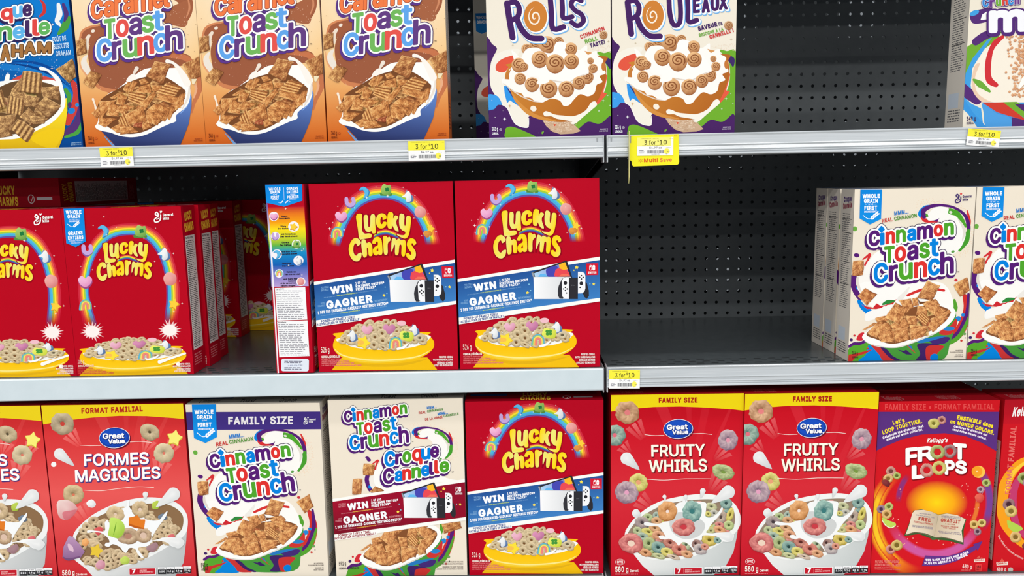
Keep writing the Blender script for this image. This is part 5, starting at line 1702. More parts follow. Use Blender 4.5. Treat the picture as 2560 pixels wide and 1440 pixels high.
def art_rolls(w, h):
    A = Art(w, h, [(1211.3, -139.4), (1525.8, -147.2), (1527.6, 339.8), (1223.5, 346.5)])
    swirl_box(A, (0, 0), 'CEREAL')
    A.part('title_lettering')
    A.view(c3)
    P = (70, 34, 98)
    fat(A, [('S', [(352,30),(375,180),(398,310)], 50), ('S', [(360,30),(420,20),(452,70),(440,140),(385,170)], 44), ('S', [(430,150),(470,240),(540,310),(635,318)], 48),
            ('S', [(705,-20),(716,110),(728,238),(815,222)], 44), ('S', [(800,-30),(806,70),(812,150),(885,140)], 40), ('S', [(960,10),(905,-10),(876,40),(910,90),(960,120),(978,175),(930,215),(880,185)], 40)], 8, P, (110, 180, 240))
    spiral_o(A, 585, 138, 94, 126)
    A.part('tagline_lettering')
    A.text('CINNAMON', (956, 320), (1152, 246), 30, (206, 66, 66), 3); A.text('ROLL', (994, 360), (1098, 328), 31, (116, 172, 70), 3); A.text('TASTE!', (1034, 392), (1156, 358), 30, (70, 40, 100), 3.5)
    roll(A, 1140, 286, 34, 77, (190, 150, 120))
    A.part('whole_grain_badge')
    A.view((1160, 0, 3.2729))
    A.poly([(196, -300), (330, -304), (334, -110), (264, -80), (204, -108)], (0, 130, 216))
    A.text('WHOLE', (206, -240), (322, -244), 30, WH, 3); A.text('GRAIN', (212, -190), (318, -194), 30, WH, 3)
    return A

def art_rouleaux(w, h):
    A = Art(w, h, [(1529.1, -147.3), (1844.7, -155.2), (1835.8, 332.9), (1530.8, 339.7)])
    swirl_box(A, (307, -5), 'CÉRÉALES')
    A.part('title_lettering')
    A.view(c3)
    P = (70, 34, 98)
    fat(A, [('S', [(1338,20),(1352,150),(1368,280)], 48), ('S', [(1344,16),(1400,10),(1432,60),(1418,128),(1366,156)], 42), ('S', [(1412,140),(1450,230),(1520,296),(1604,300)], 46),
            ('S', [(1676,-30),(1684,110),(1712,204),(1760,196),(1772,110),(1764,-30)], 40), ('S', [(1828,-30),(1832,80),(1836,180),(1904,168)], 40),
            ('E',1872,1930,112,-10), ('A',1944,2012,110,-14), ('U',2018,2088,96,-24), ('X',2084,2158,84,-34)], 8, P, (110, 180, 240))
    spiral_o(A, 1546, 128, 88, 122)
    A.part('tagline_lettering')
    A.text('SAVEUR', (1918, 254), (2074, 214), 32, (70, 40, 100), 3.5); A.text('DE', (2086, 212), (2116, 204), 24, (70, 40, 100), 2.5); A.text('BRIOCHE À LA', (1926, 304), (2124, 252), 25, (116, 172, 70), 2.2); A.text('CANNELLE !', (2012, 320), (2208, 262), 28, (206, 66, 66), 3.5)
    roll(A, 2164, 208, 36, 78, (190, 150, 120))
    return A

def art_minis(w, h):
    A = Art(w, h, [(2434.4, -169.8), (2748.1, -177.6), (2709.0, 313.5), (2405.8, 320.2)])
    c4 = (1820, 0, 3.273)
    A.view(c4)
    A.rect(1800, -700, 3200, 1200, (238, 230, 212))
    A.part('swirl_print')
    A.poly([(1930,460),(1960,380),(2120,300),(2240,260),(2200,330),(2080,420),(2000,540),(1960,700),(1930,760)], (114, 172, 52))
    A.poly([(1925,700),(1945,600),(2000,480),(2120,330),(2160,310),(2080,430),(2010,540),(1985,700),(2000,800),(1960,820)], (66, 160, 226))
    A.poly([(1930,690),(1990,730),(2060,800),(2070,840),(2030,858),(1980,830),(1928,790)], (86, 46, 118), smooth=True)
    A.poly([(1925,790),(1990,850),(2070,890),(2090,1045),(1925,900)], (70, 160, 226)); A.poly([(1925,800),(2010,930),(2120,1045),(2040,1045),(1925,880)], (60, 150, 222))
    A.poly([(1980,110),(2060,80),(2160,70),(2140,160),(2080,190),(2000,190)], (86, 46, 118), smooth=True); A.ell(2016, 108, 40, 20, (66, 160, 226), -.4)
    A.poly([(2065,165),(2080,120),(2130,90),(2120,160)], (250, 250, 248))
    A.stroke([(2025,345),(2090,300),(2160,270)], [60, 66, 60], (86, 46, 118))
    A.poly([(1985,700),(2000,560),(2100,400),(2300,260),(2700,260),(2700,900),(2200,900),(2060,800)], (247, 238, 222), smooth=False)
    A.poly([(2010,560),(2060,520),(2020,640),(2040,760),(2140,830),(2240,850),(2100,850),(2000,740)], (236, 204, 178), smooth=True)
    A.poly([(2240,292),(2258,310),(2220,350),(2170,420),(2150,560),(2160,640),(2210,690),(2190,715),(2120,680),(2100,600),(2110,480),(2160,350)], (210, 50, 58), smooth=True)
    A.stroke([(2010,655),(2060,690),(2140,750)], [20, 56, 20], (110, 172, 60))
    A.part('bowl_picture')
    A.poly([(2080,840),(2700,840),(2700,1060),(2110,1060)], (72, 146, 214)); A.poly([(2082,850),(2200,930),(2300,960),(2320,1040),(2120,1045),(2090,920)], (80, 160, 226), smooth=True)
    A.poly([(2085,845),(2260,838),(2440,985),(2440,990),(2330,960),(2200,920)], (208, 62, 50)); A.poly([(2250,838),(2360,835),(2440,880),(2440,980),(2330,900)], (116, 172, 54)); A.poly([(2340,850),(2450,860),(2450,930),(2400,900)], (80, 44, 112)); A.poly([(2320,960),(2450,990),(2450,1045),(2320,1045)], (84, 48, 116))
    rnd = random.Random(31)
    for k in range(150):
        t = rnd.uniform(0, 1)
        x, y = 2440 - 190 * t * rnd.uniform(0, 1) - 10, 280 + 520 * rnd.uniform(0, 1)
        if y < 500: x = max(x, 2300 - (500 - y) * .1)
        r = rnd.uniform(9, 14)
        blob(A, [(x - r, y), (x, y - r), (x + r, y), (x, y + r)], (232, 182, 138), (196, 128, 90), n=3)
    A.stroke([(2380,720),(2420,660),(2450,640)], [20, 50, 60], (250, 248, 242))
    A.part('title_lettering')
    cols = [(60, 140, 214), (110, 60, 140), (112, 172, 60), (216, 68, 60), (60, 140, 214), (110, 60, 140)]
    xs = [2078, 2135, 2188, 2238, 2290, 2340, 2388]
    word(A, [(c, xs[i], xs[i + 1] - 4, 66 - i * 5, 8 - i * 5 - (22 if c in 'Ch' else 0), cols[i]) for i, c in enumerate('Crunch')], -.08, 6, white=8, edge=(14, (86, 50, 120), 0, 0))
    word(A, [('m', 2130, 2440, 276, 88, (246, 246, 250)), ('i', 2450, 2510, 262, 40, (246, 246, 250)), ('n', 2520, 2640, 250, 70, (246, 246, 250))], -.05, 20, edge=(42, (84, 44, 120), 4, 8))
    A.part('weight_lettering')
    A.text('349 g', (1952, 990), (2026, 986), 32, (70, 50, 90), 1.5); A.text('CEREAL', (1950, 1018), (2008, 1016), 17, (70, 50, 90), 1)
    return A

# ---------------------------------------------------------------- artwork: store-brand loops and shapes
W4 = (100, 1200, 6); W5 = (1520, 1200, 6); d1 = (0, 960, 3); d5 = (1500, 960, 3)

def gv_common(A, view, quadpts, top, reds, title, big_seed):
    """red gradient, light rays, yellow top band; coordinates of the photo sheet"""
    A.view(view)
    x0, y0, x1, y1 = quadpts
    hi, mid, lo = reds
    def bg(x, y):
        t = (y - y0) / (y1 - y0)
        c = mix(hi, mid, min(1, t * 1.9)) if t < .53 else mix(mid, lo, (t - .53) / .47)
        return c
    A.grid(x0 - 80, y0 - 60, x1 + 120, y1 + 80, 6, 12, bg)
    A.part('ray_print')
    for (xa, xb, xc, xd, ya, yb, k) in ((330, 420, 640, 600, 170, 760, .16), (680, 740, 640, 600, 170, 600, .10), (880, 900, 700, 640, 190, 700, .14), (560, 600, 600, 580, 170, 420, .12)):
        c0, c1 = mix(bg(0, ya), (255, 150, 140), k), bg(0, yb)
        A.tris([(x0 + xa * (x1 - x0) / 1000, ya), (x0 + xb * (x1 - x0) / 1000, ya), (x0 + xc * (x1 - x0) / 1000, yb), (x0 + xd * (x1 - x0) / 1000, yb)], [(0, 1, 2, 3)], [c0, c0, c1, c1])

def comet(A, x, y, xt, yt, w0, w1, col=(255, 200, 190), bg=(205, 40, 52)):
    """pale speed streaks behind a flying piece"""
    d = np.array([xt - x, yt - y], float); n = np.array([-d[1], d[0]]) / np.hypot(*d)
    for f, k in ((-.6, .28), (0, .42), (.6, .28)):
        a = np.array([x, y]) + n * w0 * f
        b = np.array([xt, yt]) + n * w1 * f
        c0, c1 = mix(bg, col, k), bg
        A.tris([tuple(a - n * w0 * .2), tuple(a + n * w0 * .2), tuple(b + n * w1 * .3), tuple(b - n * w1 * .3)], [(0, 1, 2, 3)], [c0, c0, c1, c1])

def gv_logo(A, cx, cy, rx, ry, k, tilt=-.05):
    A.part('maker_mark')
    A.ell(cx + rx * .08, cy + ry * .12, rx, ry, (120, 16, 40), tilt); A.ell(cx, cy, rx, ry, (246, 246, 250), tilt); A.ell(cx, cy, rx * .97, ry * .95, (20, 62, 168), tilt)
    A.ell(cx - rx * .05, cy - ry * .05, rx * .85, ry * .8, (24, 78, 190), tilt)
    W = (250, 250, 252)
    A.text('Great', (cx - rx * .74, cy + ry * .07), (cx + rx * .62, cy + ry * .0), ry * .46, W, ry * .034, outl=[(ry * .08, (12, 40, 120), 2, 3)])
    A.text('Value', (cx - rx * .38, cy + ry * .54), (cx + rx * .66, cy + ry * .50), ry * .40, W, ry * .034, outl=[(ry * .08, (12, 40, 120), 2, 3)])
    A.text('®', (cx + rx * .72, cy + ry * .55), (cx + rx * .8, cy + ry * .55), ry * .1, W, .5)

def gv_facts(A, v, x7, xf, y0, dy, cells, seven=('SOURCE OF', 'ESSENTIAL NUTRIENTS')):
    A.part('facts_print')
    A.view(v)
    xa, xb = x7
    A.poly([(xa, y0 + 6), (xb, y0), (xb, y0 + dy), (xa + 6, y0 + dy + 10), (xa, y0 + dy)], (246, 244, 244)); A.poly([(xa + 10, y0 + 14), (xb - 10, y0 + 9), (xb - 10, y0 + dy - 8), (xa + 12, y0 + dy)], (196, 26, 44))
    A.text('7', (xa + 48, y0 + dy - 18), (xa + 104, y0 + dy - 20), dy * .6, WH, 5)
    A.rect(xa + 138, y0 + 18, xa + 141, y0 + dy - 14, (230, 140, 140))
    A.text(seven[0], (xa + 164, y0 + 50), (xa + 270, y0 + 46), 15, (246, 190, 190), 1.5); A.text(seven[1], (xa + 164, y0 + 78), (xb - 40, y0 + 70), 17, (246, 190, 190), 1.5)
    w = (xf[1] - xf[0]) / 4
    for i, t in enumerate(cells):
        a = xf[0] + w * i + 3; b = xf[0] + w * (i + 1) - 3; y = y0 - 6 - i * 5
        A.rect(a, y + 2, b, y + dy + 2, (244, 244, 246)); A.rect(a, y + dy * .34, b, y + dy, (42, 42, 46))
        A.text(('Calories', 'Fat', 'Sodium', 'Sugars')[i], (a + w * .18, y + dy * .24), (b - w * .2, y + dy * .23), 9, (60, 60, 64), .5)
        A.text(t, (a + w * .14, y + dy * .72), (b - w * .12, y + dy * .71), 24, (240, 240, 244), 1.8)
        if i: A.text('%', (a + w * .3, y + dy * .92), (b - w * .36, y + dy * .92), 9, (200, 200, 204), .5)

def art_whirls(w, h):
    A = Art(w, h, [(1527.9, 988.3), (1860.6, 983.6), (1848.8, 1436.8), (1527.3, 1440.6)])
    gv_common(A, d5, (83, 88, 1087, 1440), 0, ((196, 8, 28), (214, 44, 56), (196, 20, 40)), '', 0)
    BG = (206, 34, 48)
    A.part('top_band')
    A.poly([(60,60),(1110,60),(1110,206),(1000,192),(800,178),(600,170),(400,174),(200,190),(60,212)], (246, 220, 20))
    A.text('FAMILY SIZE', (440, 140), (732, 138), 33, (176, 32, 24), 4)
    A.part('loop_picture')
    comet(A, 250, 300, 325, 410, 90, 30); comet(A, 165, 460, 225, 520, 70, 20); comet(A, 950, 490, 860, 570, 80, 20); comet(A, 900, 700, 825, 810, 90, 30); comet(A, 290, 860, 380, 930, 90, 40)
    OR, TE, VI, GR, YE, PK = (226, 150, 92), (110, 166, 164), (170, 132, 164), (160, 186, 108), (222, 212, 84), (226, 106, 108)
    ring(A, 205, 215, 92, 86, (216, 144, 96), 1, .24, .2, .24, (230, 130, 130)); ring(A, 110, 385, 80, 80, (120, 166, 156), 2, .2, 0, .22, (226, 110, 124)); ring(A, 960, 422, 74, 80, VI, 3, .22, .2, .24, (226, 150, 170)); ring(A, 924, 662, 86, 56, GR, 4, .2, .3, .2, (120, 150, 70)); ring(A, 288, 738, 72, 66, YE, 5, .26, .4, .14, (230, 160, 120)); ring(A, 200, 815, 88, 84, VI, 6, .2, .6, .24, (226, 160, 190))
    drop(A, 200, 560, 298, 646, 46)
    gv_logo(A, 586, 338, 112, 74, 1)
    A.part('line_print')
    A.stroke([(335,380),(400,388),(480,386)], 4, (246, 226, 220)); A.stroke([(696,374),(770,372),(840,380)], 4, (246, 226, 220)); A.stroke([(340,714),(480,722),(640,712),(832,712)], 4, (246, 226, 220))
    A.part('title_lettering')
    A.text('FRUITY', (388, 544), (784, 538), 84, (248, 246, 230), 3.2, outl=[(6, (120, 16, 24), 5, 6)]); A.text('WHIRLS', (370, 660), (800, 652), 86, (248, 246, 230), 3.2, outl=[(6, (120, 16, 24), 5, 6)])
    A.part('bowl_picture')
    A.view(W5)
    for x, y in ((900, 250),):
        pass
    A.poly([(260,760),(380,1110),(520,1290),(700,1440),(1560,1440),(1760,1300),(1880,1080),(1930,860),(1960,640),(1100,500)], lambda x, y: mix((240, 240, 238), (196, 202, 202), max(0, min(1, (x - 500 + (y - 700) * .6) / 1500))))
    A.poly([(250,860),(300,700),(480,500),(760,330),(1100,245),(1450,210),(1700,250),(1880,340),(1975,500),(1985,660),(1900,800),(1720,930),(1500,1050),(1200,1170),(800,1210),(450,1140),(330,1060)], (240, 242, 240), smooth=True)
    A.poly([(290,850),(360,700),(520,540),(800,390),(1100,320),(1450,290),(1680,310),(1840,390),(1900,520),(1890,680),(1780,810),(1600,920),(1300,1080),(1000,1160),(700,1170),(480,1110),(380,1020)], (150, 130, 110), smooth=True)
    L = [(600,560,75,60,(170,200,130)),(720,530,50,60,(150,180,170)),(510,640,110,90,(150,130,140)),(730,620,85,60,OR),(440,760,72,60,(176,196,136)),(610,780,110,60,YE),(700,720,90,60,OR),(760,830,100,66,(232,140,96)),(520,850,90,60,(140,176,160)),(1550,400,90,60,(200,206,150)),(1770,350,92,86,TE),(1830,520,52,110,(228,212,70)),(1690,560,80,110,(176,150,140)),(1590,500,70,60,(190,190,180)),(1500,510,50,40,YE),(1810,680,80,70,(180,206,120)),(1670,670,72,44,PK),(1670,750,100,56,(236,144,84)),(1540,760,60,50,(200,200,120)),
         (1520,900,115,90,(226,194,60)),(1640,900,60,50,TE),(1310,950,75,70,(140,90,90)),(1380,1040,105,80,(186,170,180)),(1170,970,80,80,(170,196,150)),(930,940,110,80,(196,90,80)),(610,950,92,100,(160,186,110)),(750,1010,105,86,(90,150,150)),(560,1090,100,56,(232,140,80)),(880,1080,95,66,(228,212,80)),(1070,1040,115,90,(222,96,84)),(760,1140,100,42,(196,206,140)),(1180,1110,90,56,(236,150,96)),(980,1155,110,34,(226,196,176)),(1450,1000,60,50,(226,120,100))]
    rnd = random.Random(23)
    for k in range(46):
        a, r = rnd.uniform(0, 6.283), math.sqrt(rnd.uniform(.1, 1)) * .92
        ring(A, 1110 + 800 * r * math.cos(a), 740 + (400 * math.sin(a) - 110 * math.cos(a)) * r, 78, 60, rnd.choice([OR, TE, VI, GR, YE, PK]), 1700 + k, .24, rnd.uniform(-1, 1), .12)
    for i, (x, y, rx, ry, c) in enumerate(L):
        ring(A, x, y, rx, ry, c, 900 + i, .24, .3, .12)
    A.poly([(1000,390),(1100,330),(1440,330),(1470,420),(1460,540),(1540,560),(1640,500),(1700,410),(1720,440),(1660,540),(1560,650),(1500,740),(1480,790),(1700,800),(1860,790),(1885,860),(1840,920),(1720,920),(1640,850),(1430,830),(1400,900),(1300,890),(1250,960),(1270,1010),(1290,1070),(1200,960),(1120,930),(1060,985),(1010,930),(920,880),(860,890),(780,880),(760,840),(820,830),(860,850),(810,760),(740,690),(620,690),(540,670),(560,630),(680,650),(780,650),(860,600),(900,480)], (243, 244, 244), smooth=True)
    A.poly([(930,560),(1100,480),(1400,600),(1450,720),(1340,850),(1120,880),(950,760)], (206, 208, 208), smooth=True)
    A.poly([(1090,400),(1120,310),(1150,270),(1180,270),(1190,320),(1260,330),(1200,420)], (240, 242, 242), smooth=True)
    ring(A, 890, 470, 148, 156, (236, 140, 62), 31, .16, .3, .16, (240, 220, 210)); ring(A, 1262, 470, 150, 158, (100, 168, 168), 32, .24, .2, .22, (60, 120, 120)); ring(A, 1132, 705, 172, 132, (226, 92, 96), 33, .28, .05, .18, (200, 60, 70))
    ring(A, 345, 950, 182, 150, (222, 84, 92), 34, .3, .1, .22, (236, 210, 190))
    drop(A, 425, 500, 500, 520, 66); drop(A, 845, 250, 860, 310, 30); drop(A, 1165, 250, 1165, 330, 30); drop(A, 1420, 165, 1390, 280, 42); drop(A, 1800, 180, 1545, 350, 100); drop(A, 1810, 850, 1560, 800, 70)
    A.part('weight_lettering')
    A.ell(180, 1228, 72, 46, (246, 226, 224)); A.ell(180, 1228, 66, 41, (200, 22, 42)); A.text('OVK', (134, 1246), (226, 1246), 36, (246, 236, 234), 3)
    A.text('580 g', (108, 1378), (304, 1374), 78, (248, 240, 232), 5); A.text('Cereal', (326, 1378), (456, 1374), 32, (248, 236, 230), 3); lines(A, 108, 1404, 470, 1422, 1, (226, 120, 124), 3, .5)
    gv_facts(A, W5, (990, 1416), (1440, 1940), 1306, 106, ('120', '0.1 g', '16 g', '70 mg'))
    return A

def art_formes(w, h):
    A = Art(w, h, [(103.1, 1014.0), (458.4, 1009.0), (492.4, 1445.7), (148.6, 1449.8)])
    gv_common(A, d1, (312, 165, 1400, 1440), 0, ((206, 36, 40), (232, 90, 88), (204, 44, 52)), '', 0)
    A.part('top_band')
    A.poly([(260,110),(1420,110),(1420,268),(1300,256),(1100,242),(900,240),(700,252),(520,272),(260,316)], (244, 216, 30))
    A.text('FORMAT FAMILIAL', (612, 222), (1074, 204), 36, (184, 44, 30), 4)
    A.part('loop_picture')
    bg = (224, 70, 70)
    comet(A, 520, 370, 600, 465, 80, 20, bg=bg); comet(A, 1120, 420, 1080, 520, 80, 10, bg=bg); comet(A, 1310, 440, 1240, 560, 70, 10, bg=bg); comet(A, 1220, 580, 1180, 720, 100, 20, bg=bg); comet(A, 590, 920, 660, 1030, 90, 50, bg=bg)
    T = (200, 172, 128)
    ring(A, 470, 300, 90, 82, (188, 162, 126), 1, .2, .3, .1, (206, 70, 60)); ring(A, 1125, 362, 74, 62, T, 2, .16, .4, .1); ring(A, 1232, 520, 76, 76, (220, 196, 150), 3, .14, .2, .08, (220, 120, 100))
    star5(A, 1312, 412, 64, (206, 186, 60), .2, .6); star5(A, 1312, 404, 62, (246, 236, 120), .2, .6)
    ring(A, 552, 832, 80, 76, (206, 172, 116), 4, .14, .3, .1, (220, 120, 90))
    blob(A, [(430,885),(500,870),(560,900),(580,950),(500,1020),(440,990)], (238, 214, 208), (206, 130, 136)); blob(A, [(470,965),(530,950),(580,945),(540,1000),(490,1022)], (222, 130, 140), (190, 96, 104))
    drop(A, 448, 525, 562, 618, 42); A.ell(404, 604, 20, 19, (244, 244, 244)); blob(A, [(650,890),(690,866),(722,900),(700,928),(664,920)], (248, 248, 248), (206, 208, 212))
    gv_logo(A, 860, 405, 116, 78, 1, -.05)
    A.part('line_print')
    A.stroke([(604,460),(680,464),(760,462)], 4, (250, 220, 210)); A.stroke([(978,436),(1050,432),(1140,440)], 4, (250, 220, 210)); A.stroke([(636,798),(760,802),(900,784),(1040,772),(1156,778)], 4, (250, 220, 210))
    A.part('title_lettering')
    A.text('FORMES', (636, 614), (1116, 598), 84, (250, 250, 250), 3.4, outl=[(7, (70, 50, 120), 4, 5)]); A.text('MAGIQUES', (570, 734), (1204, 706), 84, (250, 250, 250), 3.4, outl=[(7, (70, 50, 120), 4, 5)])
    A.part('bowl_picture')
    A.view(W4)
    A.poly([(480,900),(520,1200),(700,1340),(840,1500),(2000,1500),(2160,1240),(2200,900),(2210,700),(1300,500)], lambda x, y: mix((240, 240, 238), (186, 190, 192), max(0, min(1, (x - 600 + (y - 900) * .5) / 1700))))
    A.poly([(490,880),(560,730),(800,520),(1150,350),(1500,270),(1800,270),(2050,340),(2200,500),(2220,700),(2160,840),(1960,980),(1600,1180),(1300,1290),(1000,1330),(760,1310),(560,1220),(480,1060)], (238, 240, 240), smooth=True)
    A.poly([(540,900),(620,740),(820,580),(1150,440),(1500,370),(1800,350),(2000,400),(2140,520),(2150,680),(2080,800),(1860,960),(1500,1170),(1200,1290),(900,1320),(720,1270),(600,1180)], (140, 108, 76), smooth=True)
    rnd = random.Random(17)
    P = []
    for k in range(120):
        a, r = rnd.uniform(0, 6.28), math.sqrt(rnd.uniform(.25, 1))
        P.append((1340 + 740 * r * math.cos(a), 850 + (390 - 150 * math.cos(a)) * r * math.sin(a) - 110 * r * math.cos(a), rnd.uniform(64, 84)))
    P.sort(key=lambda t: t[1])
    for i, (x, y, r) in enumerate(P):
        ring(A, x, y, r, r * rnd.uniform(.5, .9), rnd.choice([(216, 178, 130), (222, 188, 142), (204, 164, 118)]), 1300 + i, .24, rnd.uniform(-.8, .8), .08)
    star5(A, 850, 1060, 110, (232, 196, 60), .3, .6); blob(A, [(640,900),(700,870),(740,930),(700,990),(640,970)], (246, 186, 120), (220, 140, 80)); blob(A, [(840,1270),(900,1200),(980,1230),(970,1320),(880,1330)], (226, 170, 186), (190, 120, 140)); blob(A, [(1210,1190),(1280,1140),(1350,1180),(1330,1250),(1240,1260)], (206, 226, 110), (160, 186, 70)); blob(A, [(1600,1020),(1740,930),(1780,1000),(1700,1080)], (176, 140, 146), (140, 104, 112)); blob(A, [(1690,350),(1780,310),(1790,420),(1700,430)], (196, 216, 90), (150, 176, 60)); blob(A, [(1780,540),(1860,500),(1920,560),(1880,600),(1800,590)], (120, 136, 156), (84, 96, 116)); blob(A, [(820,740),(900,700),(960,740),(880,830)], (230, 100, 100), (196, 70, 76)); blob(A, [(1930,830),(2010,810),(2030,860),(1940,870)], (230, 120, 124), (200, 90, 96))
    A.poly([(1200,440),(1300,400),(1320,310),(1345,310),(1350,400),(1420,480),(1560,560),(1640,600),(1790,600),(1860,520),(1920,460),(1900,540),(1800,680),(1720,800),(1680,900),(1800,880),(1860,860),(2060,860),(2160,900),(2170,960),(2100,1010),(1980,990),(1900,930),(1720,910),(1620,990),(1480,1020),(1560,1150),(1530,1165),(1470,1100),(1430,1030),(1350,1020),(1300,1090),(1250,1060),(1200,1000),(1100,960),(1040,1000),(980,980),(1000,940),(1050,930),(1020,860),(920,790),(800,780),(720,790),(730,750),(860,760),(980,760),(980,640),(1020,600),(1060,640),(1120,520)], (244, 246, 248), smooth=True)
    ring(A, 1140, 510, 140, 116, (222, 184, 130), 41, .16, .5, .1, (226, 200, 180)); ring(A, 1510, 440, 130, 125, (216, 178, 128), 42, .2, .4, .12, (226, 200, 180)); ring(A, 1330, 840, 170, 124, (190, 148, 112), 43, .34, .0, .14, (180, 130, 110)); ring(A, 1560, 830, 125, 116, (196, 152, 114), 44, .4, .3, .14, (220, 190, 170))
    blob(A, [(1060,570),(1180,580),(1270,660),(1270,780),(1190,870),(1090,850),(1030,820),(1050,700)], (200, 232, 110), (150, 190, 60)); A.stroke([(1150,640),(1130,740),(1110,820)], [8, 16, 6], (110, 160, 46))
    A.poly([(1340,560),(1400,550),(1470,525),(1520,590),(1590,590),(1570,730),(1460,700),(1340,670)], (226, 124, 38)); A.poly([(1340,650),(1460,690),(1570,720),(1570,735),(1440,720),(1340,680)], (190, 92, 24))
    A.poly([(440,835),(500,850),(600,960),(680,1070),(620,1160),(440,1205),(345,1160),(360,1000)], lambda x, y: mix((190, 150, 186), (140, 100, 146), max(0, min(1, (y - 850) / 340)))); A.stroke([(440,970),(470,1020),(500,1060)], [40, 76, 30], (222, 186, 206))
    A.stroke([(360,1160),(440,1190),(600,1150)], [20, 34, 20], (116, 78, 122))
    drop(A, 1590, 215, 1580, 300, 42); drop(A, 2010, 210, 1745, 405, 100); drop(A, 2080, 940, 1830, 880, 84)
    A.part('weight_lettering')
    A.text('580 g', (342, 1428), (528, 1420), 74, (250, 236, 228), 5); A.text('Céréales', (546, 1430), (716, 1424), 28, (248, 210, 204), 3)
    gv_facts(A, W4, (1340, 1750), (1776, 2280), 1310, 106, ('120', '0.5 g', '12 g', '170 mg'), ('SOURCE D\'ÉLÉMENTS', 'NUTRITIFS ESSENTIELS'))
    return A

# ---------------------------------------------------------------- artwork: fruit loops in a red box with a purple band
W6 = (2170, 970, 6); W7 = (2170, 1200, 6)
def loop(A, x, y, r, c, seed=0, hole=.42):
    ring(A, x, y, r, r * .95, c, seed, hole, 0, .07, tuple(k * .55 for k in c))

